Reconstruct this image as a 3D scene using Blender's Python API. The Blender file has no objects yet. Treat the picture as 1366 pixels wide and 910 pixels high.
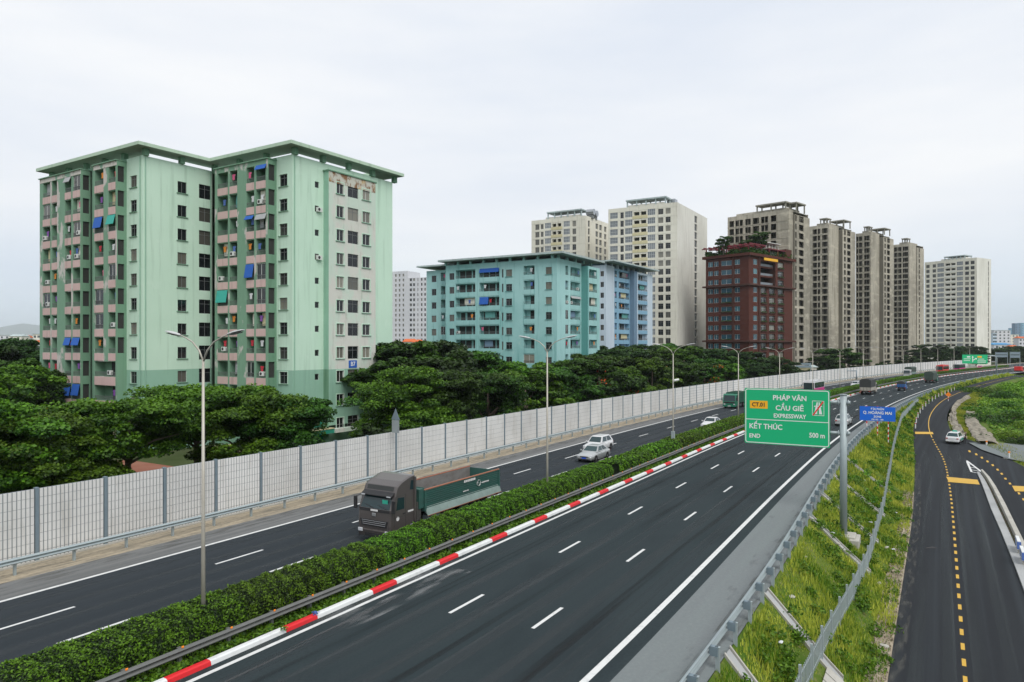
import bpy, bmesh, math, random
import numpy as np
from mathutils import Vector, Matrix
R = math.radians
scene = bpy.context.scene
COL = scene.collection
# ---------------------------------------------------------------- camera, world, sun, exposure
FP, CX, YH, HC = 950.0, 683.0, 460.0, 11.3        # focal length in photo pixels, centre, horizon row, camera height
cd = bpy.data.cameras.new("camera"); cam = bpy.data.objects.new("camera", cd); COL.objects.link(cam)
cd.sensor_width = 36; cd.lens = FP/1366*36; cd.shift_y = (YH-455)/1366
cd.clip_start = 0.5; cd.clip_end = 30000
cam.location = (0, 0, HC); cam.rotation_euler = (R(90), 0, 0)
scene.camera = cam
w = bpy.data.worlds.new("World"); scene.world = w; w.use_nodes = True
nt = w.node_tree; nt.nodes.clear()
SUN_EL, SUN_AZ = R(50), R(156)                    # azimuth measured from +Y towards +X
sky = nt.nodes.new('ShaderNodeTexSky'); sky.sky_type = 'NISHITA'; sky.sun_disc = False
sky.sun_elevation = SUN_EL; sky.sun_rotation = SUN_AZ; sky.air_density = 1.0; sky.dust_density = 2.0
tc = nt.nodes.new('ShaderNodeTexCoord'); sep = nt.nodes.new('ShaderNodeSeparateXYZ')
nt.links.new(tc.outputs['Generated'], sep.inputs[0])
mp = nt.nodes.new('ShaderNodeMapping'); mp.inputs['Scale'].default_value = (1.0, 1.0, 5.0)
nt.links.new(tc.outputs['Generated'], mp.inputs[0])
nz = nt.nodes.new('ShaderNodeTexNoise'); nz.inputs['Scale'].default_value = 1.3; nz.inputs['Detail'].default_value = 6
nz.inputs['Roughness'].default_value = 0.55
nt.links.new(mp.outputs[0], nz.inputs[0])
cr = nt.nodes.new('ShaderNodeValToRGB')           # cloud deck brightness, uneven like a real stratus sheet
cr.color_ramp.elements[0].position = 0.34; cr.color_ramp.elements[0].color = (6.5, 6.95, 7.7, 1)
cr.color_ramp.elements[1].position = 0.66; cr.color_ramp.elements[1].color = (8.1, 8.2, 8.35, 1)
nt.links.new(nz.outputs[0], cr.inputs[0])
hz = nt.nodes.new('ShaderNodeValToRGB')           # lower band: bluish distant cloud bank
hz.color_ramp.elements[0].position = 0.0; hz.color_ramp.elements[0].color = (0.72, 0.83, 0.92, 1)
e = hz.color_ramp.elements.new(0.07); e.color = (0.80, 0.88, 0.94, 1)
hz.color_ramp.elements[1].position = 0.16; hz.color_ramp.elements[1].color = (1, 1, 1, 1)
nt.links.new(sep.outputs[2], hz.inputs[0])
mu = nt.nodes.new('ShaderNodeMix'); mu.data_type = 'RGBA'; mu.blend_type = 'MULTIPLY'; mu.inputs[0].default_value = 1
nt.links.new(cr.outputs[0], mu.inputs[6]); nt.links.new(hz.outputs[0], mu.inputs[7])
mx = nt.nodes.new('ShaderNodeMix'); mx.data_type = 'RGBA'; mx.inputs[0].default_value = 0.96
nt.links.new(sky.outputs[0], mx.inputs[6]); nt.links.new(mu.outputs[2], mx.inputs[7])
bg = nt.nodes.new('ShaderNodeBackground'); bg.inputs[1].default_value = 0.079
out = nt.nodes.new('ShaderNodeOutputWorld')
nt.links.new(mx.outputs[2], bg.inputs[0]); nt.links.new(bg.outputs[0], out.inputs[0])
sd = bpy.data.lights.new("sun", 'SUN'); sd.energy = 1.5; sd.angle = R(38); sd.color = (1.0, 0.96, 0.9)
so = bpy.data.objects.new("sun", sd); COL.objects.link(so)
sv = Vector((math.sin(SUN_AZ)*math.cos(SUN_EL), math.cos(SUN_AZ)*math.cos(SUN_EL), math.sin(SUN_EL)))
so.rotation_euler = sv.to_track_quat('Z', 'Y').to_euler()
vs = scene.view_settings
scene.display_settings.display_device = 'sRGB'
vs.view_transform = 'Standard'; vs.look = 'None'; vs.exposure = 0.66; vs.gamma = 1.0; vs.use_curve_mapping = False
try:
    scene.cycles.volume_bounces = 1; scene.cycles.max_bounces = 6; scene.cycles.diffuse_bounces = 3
    scene.cycles.transparent_max_bounces = 8
except Exception: pass

# ---------------------------------------------------------------- road frame (s along the median kerb, t to the right)
_x0, _h0, _s1, _s2, _h2 = -12.546, 31.087, 58.4, 339.8, 44.93
_S0, _DS, _N = -120, 1.0, 1500
_s = _S0 + _DS*np.arange(_N)
_h = np.radians(np.where(_s < _s1, _h0, np.where(_s < _s2, _h0+(_h2-_h0)*(_s-_s1)/(_s2-_s1), _h2)))
_X = np.cumsum(np.sin(_h))*_DS; _Y = np.cumsum(np.cos(_h))*_DS
_i0 = int(-_S0/_DS); _X = _X-_X[_i0]+_x0; _Y = _Y-_Y[_i0]+22
def hd(s): return float(np.interp(s, _s, _h))
def P(s, t, z=0.0):
    h = hd(s); return Vector((float(np.interp(s, _s, _X))+t*math.cos(h), float(np.interp(s, _s, _Y))-t*math.sin(h), z))
def ST(x, y):
    i = int(np.argmin((_X-x)**2+(_Y-y)**2)); dx, dy, h = x-_X[i], y-_Y[i], _h[i]
    return float(_s[i]+dx*math.sin(h)+dy*math.cos(h)), float(dx*math.cos(h)-dy*math.sin(h))
def G(x, y, z=0.0):                                # the place a point of the photograph marks on level z
    Y = FP*(HC-z)/(y-YH); return Vector(((x-CX)/FP*Y, Y, z))
def ray_s(x, t):                                   # s at which lane offset t is seen in column x
    X = _X+t*np.cos(_h); Y = _Y-t*np.sin(_h); ok = np.where(Y > 3)[0]
    px = CX+FP*X/np.maximum(Y, 1)
    for i in ok[:-1]:
        if px[i] < x <= px[i+1]: return float(_s[i]+(x-px[i])/(px[i+1]-px[i]))
def smooth(a, b, x):
    k = min(1, max(0, (x-a)/(b-a))); return k*k*(3-2*k)
_gs = np.arange(-140, 900, 1.0)
def soft(xs, ys, k=13):                            # smooth curve through stations
    v = np.interp(_gs, xs, ys); v = np.convolve(np.pad(v, k, mode='edge'), np.ones(k)/k, 'same')[k:-k]; v = np.convolve(np.pad(v, k, mode='edge'), np.ones(k)/k, 'same')[k:-k]
    return lambda s: float(np.interp(s, _gs, v))
zS = soft([-80, 70, 90, 105, 120, 135, 150, 170, 1500], [-3.5, -3.5, -3.4, -3.1, -2.3, -1.4, -.8, -.45, -.4])
tL = soft([-80, 60, 80, 95, 110, 124, 138, 150, 230, 1500], [20.3, 20.0, 19.4, 18.6, 17.4, 16.3, 15.7, 15.5, 15.6, 15.6])
tY = soft([-80, 66, 80, 95, 109, 122, 136, 160, 200, 250, 1500], [23.15, 22.95, 22.6, 21.9, 20.1, 18.5, 17.7, 17.4, 17.8, 18.2, 18.2])
tR = soft([-80, 30, 50, 66, 80, 95, 106, 120, 133, 146, 160, 200, 1500], [26.4, 26.4, 26.0, 25.7, 25.2, 24.2, 23.2, 21.8, 20.4, 20.0, 20.1, 20.3, 20.6])
def tA(s): return max(tR(s)+.01, float(np.interp(s, [-80, 20, 60, 79.6, 91.8, 97.5, 104.6, 112.7, 118, 1500], [60, 60, 37, 33, 30.5, 29.3, 27.7, 25.5, 21, 0])))
def zR(s, t):
    if t <= tR(s): return zS(s)
    k = min(1, (t-tR(s))/10); return (zS(s)-.02)*(1-k)-3.42*k if s < 116 else zS(s)-.03-.5*min(1, (t-tR(s))/3.5)-(3.8+zS(s))*max(0, min(1, (t-tR(s)-3.5)/120))
def GR(x, y, dz=0.0):                              # same, on the service road and the ground right of it
    z = -3.4
    for _ in range(6): p = G(x, y, z); z = zR(*ST(p.x, p.y))+dz
    return G(x, y, z)
kR = soft([-60, 15, 30, 45, 70, 130, 900], [1.0, 1.0, .975, .95, .935, .925, .925])   # the carriageway narrows a little towards the bend
tG = soft([-80, 18, 28, 44, 57, 80, 131, 900], [15.2, 15.15, 14.9, 14.2, 13.75, 13.4, 13.5, 13.5])
def tE(s): return tG(s)+.22
def slope_z(s, t):
    a = tL(s); zb = zS(s); e = tE(s)
    if t < e: return 0.0
    f = min(1, (t-e)/(a-e)); return float(np.interp(f, [0, .5, .8, 1], [-.06, .64*zb, .97*zb, zb-.05]))

# ---------------------------------------------------------------- materials
MAT = {}
def N(nt, t, **k):
    n = nt.nodes.new(t)
    for a, v in k.items():
        if a.startswith('i_'): n.inputs[a[2:].replace('_', ' ')].default_value = v
        else: setattr(n, a, v)
    return n
def mat(name, rgb, rough=.7, metal=0.0, noise=None, spec=None, coat=0.0, rnd=0):
    """noise: list of (scale xyz, amount, colour2, lo, hi, coordinate) layers mixed over the base colour."""
    m = bpy.data.materials.new(name); m.use_nodes = True; n = m.node_tree
    b = n.nodes['Principled BSDF']; b.inputs['Roughness'].default_value = rough; b.inputs['Metallic'].default_value = metal
    if spec is None and name.startswith(('asphalt', 'shoulder', 'ground', 'grass')): spec = .12
    if spec is not None: b.inputs['Specular IOR Level'].default_value = spec
    b.inputs['Coat Weight'].default_value = coat
    col = None
    base = (*rgb, 1)
    if not noise: b.inputs['Base Color'].default_value = base
    else:
        tcn = n.nodes.new('ShaderNodeTexCoord'); geo = n.nodes.new('ShaderNodeNewGeometry')
        prev = None
        for sc, amt, c2, lo, hi, co in noise:
            mpn = n.nodes.new('ShaderNodeMapping'); mpn.inputs['Scale'].default_value = sc
            src = geo.outputs['Position'] if co == 'P' else tcn.outputs[{'O': 'Object', 'U': 'UV', 'G': 'Generated'}[co]]
            n.links.new(src, mpn.inputs[0])
            tn = N(n, 'ShaderNodeTexNoise'); tn.inputs['Scale'].default_value = 1; tn.inputs['Detail'].default_value = 5
            tn.inputs['Roughness'].default_value = .6
            n.links.new(mpn.outputs[0], tn.inputs[0])
            mr = N(n, 'ShaderNodeMapRange'); mr.inputs[1].default_value = lo; mr.inputs[2].default_value = hi
            mr.inputs[3].default_value = 0; mr.inputs[4].default_value = amt
            n.links.new(tn.outputs[0], mr.inputs[0])
            mi = N(n, 'ShaderNodeMix', data_type='RGBA')
            n.links.new(mr.outputs[0], mi.inputs[0])
            if prev is None: mi.inputs[6].default_value = base
            else: n.links.new(prev, mi.inputs[6])
            mi.inputs[7].default_value = (*c2, 1); prev = mi.outputs[2]
        if rnd:
            oi = n.nodes.new('ShaderNodeObjectInfo'); hs = n.nodes.new('ShaderNodeHueSaturation'); mr = N(n, 'ShaderNodeMapRange'); mr.inputs[3].default_value = 1-rnd; mr.inputs[4].default_value = 1+rnd*.5
            n.links.new(oi.outputs['Random'], mr.inputs[0]); n.links.new(mr.outputs[0], hs.inputs['Value']); n.links.new(prev, hs.inputs['Color']); prev = hs.outputs[0]
        n.links.new(prev, b.inputs['Base Color'])
    MAT[name] = m; return m
def leafmat(name, c1, c2, trans=.25):
    m = bpy.data.materials.new(name); m.use_nodes = True; n = m.node_tree
    b = n.nodes['Principled BSDF']; b.inputs['Roughness'].default_value = .55; b.inputs['Specular IOR Level'].default_value = .3
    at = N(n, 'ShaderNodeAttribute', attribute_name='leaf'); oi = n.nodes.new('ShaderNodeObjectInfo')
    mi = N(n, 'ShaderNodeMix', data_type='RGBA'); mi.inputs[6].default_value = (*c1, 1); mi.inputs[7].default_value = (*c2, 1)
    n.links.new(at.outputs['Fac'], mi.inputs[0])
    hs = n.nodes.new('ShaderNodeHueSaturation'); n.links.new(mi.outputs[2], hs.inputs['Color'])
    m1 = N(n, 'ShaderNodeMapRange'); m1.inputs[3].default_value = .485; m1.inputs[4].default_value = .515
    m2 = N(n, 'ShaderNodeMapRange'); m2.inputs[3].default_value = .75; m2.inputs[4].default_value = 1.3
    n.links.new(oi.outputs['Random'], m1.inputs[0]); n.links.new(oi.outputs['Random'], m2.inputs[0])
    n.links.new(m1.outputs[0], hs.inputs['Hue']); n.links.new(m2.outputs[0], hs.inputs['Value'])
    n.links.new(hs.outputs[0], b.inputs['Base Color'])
    tr = n.nodes.new('ShaderNodeBsdfTranslucent'); n.links.new(hs.outputs[0], tr.inputs[0])
    ms = n.nodes.new('ShaderNodeMixShader'); ms.inputs[0].default_value = trans
    n.links.new(b.outputs[0], ms.inputs[1]); n.links.new(tr.outputs[0], ms.inputs[2])
    n.links.new(ms.outputs[0], n.nodes['Material Output'].inputs[0])
    MAT[name] = m; return m
def glassmat(name, dark, light, rough=.12):
    m = bpy.data.materials.new(name); m.use_nodes = True; n = m.node_tree
    b = n.nodes['Principled BSDF']; b.inputs['Roughness'].default_value = rough
    oi = n.nodes.new('ShaderNodeObjectInfo'); r = n.nodes.new('ShaderNodeValToRGB')
    r.color_ramp.elements[0].color = (*dark, 1); r.color_ramp.elements[1].color = (*light, 1)
    r.color_ramp.elements[0].position = .55; r.color_ramp.elements[1].position = 1
    n.links.new(oi.outputs['Random'], r.inputs[0]); n.links.new(r.outputs[0], b.inputs['Base Color'])
    MAT[name] = m; return m
dirt = lambda c, a=.5: [((.25, .25, .05), a, c, .45, .75, 'P'), ((3, 3, .8), a*.5, c, .5, .8, 'P')]
mat('asphalt_main', (.026, .038, .042), .85, noise=[((.012, .85, 1), .9, (.032, .043, .047), .42, .62, 'U'), ((.12, .3, 1), .4, (.014, .021, .025), .5, .66, 'U'), ((9, 9, 9), .5, (.008, .012, .015), .45, .8, 'U'), ((.02, .15, 1), .5, (.023, .029, .033), .45, .7, 'U')])
mat('asphalt_left', (.026, .033, .039), .85, noise=[((.012, .9, 1), .9, (.036, .043, .050), .42, .62, 'U'), ((9, 9, 9), .5, (.016, .02, .025), .45, .8, 'U')])
mat('asphalt_new', (.023, .026, .030), .88, noise=[((.012, 1.3, 1), .9, (.034, .040, .046), .45, .62, 'U'), ((.1, .5, 1), .5, (.03, .034, .038), .5, .7, 'U'), ((8, 8, 8), .4, (.012, .014, .017), .45, .8, 'U')])
mat('asphalt_mid', (.055, .06, .064), .88, noise=[((.06, 2, 1), .5, (.075, .08, .085), .4, .7, 'U'), ((8, 8, 8), .4, (.035, .038, .041), .45, .8, 'U')])
mat('shoulder', (.165, .188, .190), .9, noise=[((.05, .8, 1), .6, (.145, .155, .165), .4, .7, 'U'), ((6, 6, 6), .3, (.26, .27, .27), .45, .8, 'U'), ((.25, .9, 1), .6, (.10, .105, .11), .62, .70, 'U')])
mat('shoulder_left', (.17, .175, .175), .9, noise=[((.05, 1.6, 1), .7, (.075, .08, .082), .4, .65, 'U'), ((5, 5, 5), .3, (.2, .19, .17), .45, .8, 'U')])
mat('sand', (.38, .32, .23), .95, noise=[((.5, 3, 1), .8, (.16, .15, .12), .4, .65, 'U'), ((4, 4, 4), .5, (.1, .085, .06), .5, .7, 'U')])
mat('line_white', (.62, .63, .62), .7, noise=[((3, 3, 3), .5, (.3, .31, .32), .5, .75, 'P')])
mat('line_yellow', (.56, .34, .04), .7, noise=[((3, 3, 3), .4, (.35, .22, .05), .5, .75, 'P')])
def overlay(name, rgb, sc, lo, hi):
    m = bpy.data.materials.new(name); m.use_nodes = True; n = m.node_tree; b = n.nodes['Principled BSDF']; b.inputs['Base Color'].default_value = (*rgb, 1); b.inputs['Roughness'].default_value = .9
    geo = n.nodes.new('ShaderNodeTexCoord'); mp_ = n.nodes.new('ShaderNodeMapping'); mp_.inputs['Scale'].default_value = sc; n.links.new(geo.outputs['UV'], mp_.inputs[0])
    t_ = N(n, 'ShaderNodeTexNoise'); t_.inputs['Scale'].default_value = 1; t_.inputs['Detail'].default_value = 6; n.links.new(mp_.outputs[0], t_.inputs[0])
    r_ = N(n, 'ShaderNodeMapRange'); r_.inputs[1].default_value = lo; r_.inputs[2].default_value = hi; r_.inputs[4].default_value = .85; n.links.new(t_.outputs[0], r_.inputs[0]); n.links.new(r_.outputs[0], b.inputs['Alpha']); MAT[name] = m
overlay('wheel_track', (.044, .054, .059), (.03, 2.5, 1), .38, .80); overlay('oil_track', (.006, .009, .011), (.05, 2.0, 1), .45, .75); overlay('edge_dust', (.11, .11, .10), (.6, 3, 1), .46, .85)
overlay('dust_stain', (.16, .17, .175), (.35, 1.6, 1), .48, .68); overlay('pale_wear', (.30, .28, .25), (1.2, 5, 1), .60, .66); overlay('skid', (.085, .09, .095), (.05, 6, 1), .50, .70)
mat('kerb_white', (.66, .68, .68), .7, noise=[((1.5, 1.5, 1.5), .6, (.38, .38, .37), .5, .75, 'P')])
mat('kerb_red', (.62, .012, .018), .6, noise=[((1.5, 1.5, 1.5), .5, (.35, .03, .03), .5, .75, 'P')])
mat('soil', (.10, .075, .045), .95, noise=[((1, 1, 1), .7, (.04, .06, .015), .4, .6, 'P')])
mat('grass_ground', (.055, .11, .012), .95, noise=[((.3, .3, .3), .8, (.13, .16, .03), .4, .65, 'P'), ((2.5, 2.5, 2.5), .7, (.22, .19, .10), .54, .72, 'P')])
mat('ground', (.06, .08, .03), .95, noise=[((.02, .02, .02), .7, (.10, .09, .06), .45, .6, 'P'), ((.3, .3, .3), .5, (.03, .05, .012), .4, .65, 'P')])
mat('gravel', (.33, .28, .21), .95, noise=[((1.2, 1.2, 1.2), .8, (.18, .15, .10), .4, .65, 'P'), ((7, 7, 7), .6, (.5, .46, .38), .55, .75, 'P')])
mat('concrete', (.42, .41, .37), .9, noise=[((.8, .8, .8), .6, (.27, .255, .22), .4, .7, 'P'), ((6, 6, 6), .3, (.2, .19, .16), .5, .8, 'P')])
mat('rubble', (.26, .235, .185), .95, noise=[((1.3, 1.3, 1.3), .9, (.13, .115, .085), .42, .6, 'P'), ((5, 5, 5), .6, (.36, .34, .29), .52, .7, 'P')])
mat('concrete_pale', (.36, .37, .37), .9, noise=[((.3, .3, .3), .6, (.22, .23, .235), .4, .7, 'P')])
mat('brick_paving', (.25, .09, .055), .9, noise=[((.4, .4, .4), .6, (.3, .16, .11), .4, .7, 'P'), ((5, 5, 5), .4, (.12, .05, .035), .5, .8, 'P')])
mat('galv', (.34, .40, .41), .5, .25, noise=[((2, 2, 2), .5, (.27, .31, .34), .4, .7, 'P')])
mat('galv_dark', (.13, .135, .13), .6, .3, noise=[((2, 2, 2), .5, (.2, .2, .19), .4, .7, 'P')])
mat('steel_blue', (.20, .26, .30), .55, .3, noise=[((2, 2, 2), .4, (.13, .17, .2), .4, .7, 'P')])
mat('panel_white', (.68, .68, .67), .6, rnd=.09, noise=[((.3, .3, .3), .4, (.47, .46, .44), .4, .7, 'P'), ((1.5, 1.5, .3), .5, (.36, .34, .30), .55, .75, 'P')])
mat('panel_gap', (.24, .27, .28), .8)
mat('pole', (.44, .42, .37), .5, .35, noise=[((3, 3, .6), .5, (.3, .27, .21), .4, .7, 'P')])
mat('lamp_head', (.55, .56, .56), .4, .3); mat('dark', (.015, .015, .017), .6); mat('orange', (.9, .25, .01), .5)
leafmat('hedge_leaf', (.006, .024, .002), (.115, .25, .008)); mat('hedge_core', (.006, .016, .002), .9)
leafmat('tree_leaf', (.006, .025, .003), (.060, .150, .009)); leafmat('tree_leaf_bright', (.013, .052, .003), (.115, .25, .011)); leafmat('tree_leaf_dark', (.006, .022, .004), (.038, .090, .010))
leafmat('field_leaf', (.035, .11, .004), (.22, .36, .025)); leafmat('flower', (.45, .06, .01), (.6, .14, .02)); mat('bark', (.13, .1, .075), .9, noise=[((5, 5, 1), .6, (.06, .045, .035), .4, .7, 'P')])
leafmat('grass_blade', (.07, .17, .006), (.48, .50, .07), .35); leafmat('weed_leaf', (.025, .085, .005), (.13, .26, .014))
glassmat('glass_dark', (.010, .012, .014), (.24, .23, .19)); glassmat('glass_blue', (.02, .07, .10), (.05, .16, .2)); glassmat('glass_grey', (.16, .18, .2), (.24, .26, .28), .2)
glassmat('car_glass', (.012, .03, .035), (.02, .05, .055), .05)
mat('frame_grey', (.14, .15, .15), .5); mat('frame_white', (.6, .62, .6), .5); mat('room_shade', (.03, .032, .03), .9)  # last one: shade inside rooms and recesses put into a flat colour

# ---------------------------------------------------------------- mesh helpers
class MB:
    def __init__(s): s.v, s.f, s.m, s.ms = [], [], [], []
    def mi(s, m):
        m = MAT[m] if isinstance(m, str) else m
        if m not in s.ms: s.ms.append(m)
        return s.ms.index(m)
    def face(s, pts, m):
        i = len(s.v); s.v += [tuple(p) for p in pts]; s.f.append(tuple(range(i, i+len(pts)))); s.m.append(s.mi(m))
    def hull(s, a, b, m, caps=True):               # prism between two rings
        n = len(a); i = len(s.v); s.v += [tuple(p) for p in a]+[tuple(p) for p in b]; k = s.mi(m)
        for j in range(n): s.f.append((i+j, i+(j+1) % n, i+n+(j+1) % n, i+n+j)); s.m.append(k)
        if caps: s.f.append(tuple(range(i+n-1, i-1, -1))); s.f.append(tuple(range(i+n, i+2*n))); s.m += [k, k]
    def box(s, x0, x1, y0, y1, z0, z1, m, M=None):
        p = [Vector(q) for q in ((x0, y0, z0), (x1, y0, z0), (x1, y1, z0), (x0, y1, z0), (x0, y0, z1), (x1, y0, z1), (x1, y1, z1), (x0, y1, z1))]
        if M is not None: p = [M @ q for q in p]
        s.hull(p[:4], p[4:], m)
    def tube(s, pts, rad, m, n=8, caps=True):
        pts = [Vector(p) for p in pts]
        rad = [rad]*len(pts) if not hasattr(rad, '__len__') else rad
        rings = []
        for i, p in enumerate(pts):
            d = (pts[min(i+1, len(pts)-1)]-pts[max(i-1, 0)]).normalized()
            a = Vector((0, 0, 1)) if abs(d.z) < .9 else Vector((1, 0, 0))
            u = d.cross(a).normalized(); v = u.cross(d)
            rings.append([p+(u*math.cos(2*math.pi*k/n)+v*math.sin(2*math.pi*k/n))*rad[i] for k in range(n)])
        i0 = len(s.v); k = s.mi(m)
        for r in rings: s.v += [tuple(q) for q in r]
        for i in range(len(rings)-1):
            for j in range(n):
                s.f.append((i0+i*n+j, i0+i*n+(j+1) % n, i0+(i+1)*n+(j+1) % n, i0+(i+1)*n+j)); s.m.append(k)
        if caps:
            s.f.append(tuple(range(i0+n-1, i0-1, -1))); s.m.append(k)
            e = i0+(len(rings)-1)*n; s.f.append(tuple(range(e, e+n))); s.m.append(k)
    def bar(s, a, b, w, h, m, up=Vector((0, 0, 1))):
        a, b = Vector(a), Vector(b); d = (b-a).normalized()
        if abs(d.dot(up)) > .98: up = Vector((1, 0, 0))
        u = d.cross(up).normalized()*w/2; v = u.cross(d).normalized()*h/2
        s.hull([a-u-v, a+u-v, a+u+v, a-u+v], [b-u-v, b+u-v, b+u+v, b-u+v], m)
    def mesh(s, name, smooth=False):
        me = bpy.data.meshes.new(name); me.from_pydata(s.v, [], s.f)
        for m in s.ms: me.materials.append(m)
        me.polygons.foreach_set('material_index', s.m)
        if smooth: me.polygons.foreach_set('use_smooth', [True]*len(s.f))
        me.update(); return me
    def build(s, name, parent=None, smooth=False, bevel=0):
        o = bpy.data.objects.new(name, s.mesh(name, smooth)); COL.objects.link(o)
        if parent: o.parent = parent
        if bevel:
            b = o.modifiers.new('b', 'BEVEL'); b.width = bevel; b.segments = 2; b.limit_method = 'ANGLE'
        return o
def tag(o, label=None, cat=None, group=None, kind=None):
    if label: o['label'] = label
    if cat: o['category'] = cat
    if group: o['group'] = group
    if kind: o['kind'] = kind
    return o
def empty(name, loc=(0, 0, 0), rz=0.0):
    o = bpy.data.objects.new(name, None); o.location = loc; o.rotation_euler = (0, 0, rz); COL.objects.link(o); return o
def inst(name, me, parent=None, loc=(0, 0, 0), rz=0.0, sc=None):
    o = bpy.data.objects.new(name, me); o.location = loc; o.rotation_euler = (0, 0, rz)
    if sc is not None: o.scale = sc if hasattr(sc, '__len__') else (sc, sc, sc)
    COL.objects.link(o)
    if parent: o.parent = parent
    return o
def kids(o): return [c for c in bpy.data.objects if c.parent == o]
def copy_tree(o, parent=None, KC={}):
    c = o.copy(); COL.objects.link(c); c.parent = parent
    for ch in kids(o): copy_tree(ch, c)
    return c
def ribbon(name, s0, s1, ds, ta, tb, za, zb, m, nt_=1, uvs=True, struct=True, mb=None):
    """strip of road surface between lane offsets ta(s) and tb(s)"""
    g = lambda f, s: f(s) if callable(f) else f
    ss = np.arange(s0, s1+1e-6, ds); vs_, fs, uv = [], [], []
    for s in ss:
        a, b, z0, z1 = g(ta, s), g(tb, s), g(za, s), g(zb, s)
        for k in range(nt_+1):
            q = k/nt_; t = a+(b-a)*q; p = P(s, t, z0+(z1-z0)*q); vs_.append(tuple(p)); uv.append((s, t))
    n = nt_+1
    for i in range(len(ss)-1):
        for k in range(nt_): fs.append((i*n+k, i*n+k+1, (i+1)*n+k+1, (i+1)*n+k))
    me = bpy.data.meshes.new(name); me.from_pydata(vs_, [], fs); me.materials.append(MAT[m])
    ul = me.uv_layers.new(name='UVMap')
    ul.data.foreach_set('uv', [c for f in fs for i in f for c in uv[i]])
    o = bpy.data.objects.new(name, me); COL.objects.link(o)
    if struct: o['kind'] = 'structure'
    return o
def leafmesh(name, C, Nn, size, mats, seed, matidx=None, attr=None, aspect=1.6):
    """many small leaf faces: centres C, normals Nn, sizes"""
    rg = np.random.default_rng(seed); n = len(C)
    Nn = Nn/np.maximum(np.linalg.norm(Nn, axis=1, keepdims=True), 1e-6)
    r = rg.normal(size=(n, 3)); U = np.cross(Nn, r); U /= np.maximum(np.linalg.norm(U, axis=1, keepdims=True), 1e-6); V = np.cross(Nn, U)
    sz = (size*(.6+.8*rg.random(n)))[:, None]
    a = U*sz*aspect/2; b = V*sz/2
    V4 = np.stack([C-a, C+b-a*.1, C+a, C-b-a*.1], 1).reshape(-1, 3)
    me = bpy.data.meshes.new(name); me.vertices.add(n*4); me.vertices.foreach_set('co', V4.ravel().astype(np.float32))
    me.loops.add(n*4); me.loops.foreach_set('vertex_index', np.arange(n*4, dtype=np.int32))
    me.polygons.add(n); me.polygons.foreach_set('loop_start', np.arange(0, n*4, 4, dtype=np.int32))
    me.polygons.foreach_set('loop_total', np.full(n, 4, dtype=np.int32))
    for m in mats: me.materials.append(MAT[m])
    if matidx is not None: me.polygons.foreach_set('material_index', matidx.astype(np.int32))
    me.update(calc_edges=True)
    at = me.attributes.new('leaf', 'FLOAT', 'POINT')
    v = rg.random(n) if attr is None else attr
    at.data.foreach_set('value', np.repeat(v, 4).astype(np.float32))
    return me
random.seed(7)
# ================================================================ GROUND AND ROADS
S1 = 700
def ground():
    rs = [0, 8, 16, 24, 34, 46, 60, 76, 94, 115, 140, 170, 205, 245, 295, 355, 430, 520, 640, 800, 1050, 1500, 2200, 3500, 6000, 11000, 16000]
    na = 180; vs_, fs = [], []
    for r in rs:
        for k in range(na):
            a = 2*math.pi*k/na; x, y = r*math.sin(a), r*math.cos(a)
            s, t = ST(x, y) if r < 900 else (500, 0 if math.sin(a-R(45)) < 0 else 100)
            z = -2.3 if t < -10 else (-4.4 if (t > 15 and s < 120) else -2.3)
            if t >= 15 and 120 <= s <= 200: z = -4.4+2.1*(s-120)/80
            if t > -10 and t < 15: z = -4.0
            if r > 800: z = -2.6
            vs_.append((x, y, z))
    for i in range(len(rs)-1):
        for k in range(na): fs.append((i*na+k, i*na+(k+1) % na, (i+1)*na+(k+1) % na, (i+1)*na+k))
    me = bpy.data.meshes.new('ground'); me.from_pydata(vs_, [], fs); me.materials.append(MAT['ground'])
    o = bpy.data.objects.new('ground', me); COL.objects.link(o); o['kind'] = 'structure'
ground()
# embankment under the expressway, left flank
ribbon('embankment', -60, S1, 4, -26, -19.2, -2.5, -.12, 'grass_ground', 2)
ribbon('verge', -60, S1, 2, -19.2, -15.9, -.1, 0.0, 'sand', 4)
ribbon('shoulder', -60, S1, 2, -15.9, -13.3, .004, .004, 'shoulder_left', 3)
ribbon('carriageway', -60, S1, 2, -13.3, -2.9, .004, .004, 'asphalt_left', 6)
ribbon('median', -60, S1, 2, -2.9, -.2, .05, .05, 'soil', 2)
ribbon('carriageway', -60, S1, 2, 0.0, lambda s: 12.6*kR(s), .004, .004, 'asphalt_main', 6)
ribbon('shoulder', -60, S1, 2, lambda s: 12.6*kR(s), tE, .004, -.02, 'shoulder', 3)
# slope down to the service road
def slope():
    ss = np.arange(-60, 331, 1.0); vs_, fs = [], []; fr = [0, .12, .3, .5, .65, .8, .9, 1]; n = len(fr); rg = random.Random(3)
    for s in ss:
        for k, f in enumerate(fr):
            t = tE(s)+(tL(s)+.1-tE(s))*f; z = slope_z(s, t)+(rg.uniform(-.07, .07) if 0 < k < n-1 else 0)
            vs_.append(tuple(P(s, t, z)))
    for i in range(len(ss)-1):
        for k in range(n-1): fs.append((i*n+k, i*n+k+1, (i+1)*n+k+1, (i+1)*n+k))
    me = bpy.data.meshes.new('embankment'); me.from_pydata(vs_, [], fs); me.materials.append(MAT['grass_ground'])
    o = bpy.data.objects.new('embankment', me); COL.objects.link(o); o['kind'] = 'structure'
slope()
ribbon('verge', 2, 70, 1, lambda s: tL(s)-.75-.25*math.sin(s*.7), lambda s: tL(s)+.02, lambda s: slope_z(s, tL(s)-.9)+.07, lambda s: zS(s)-.02, 'gravel', 2)
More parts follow.
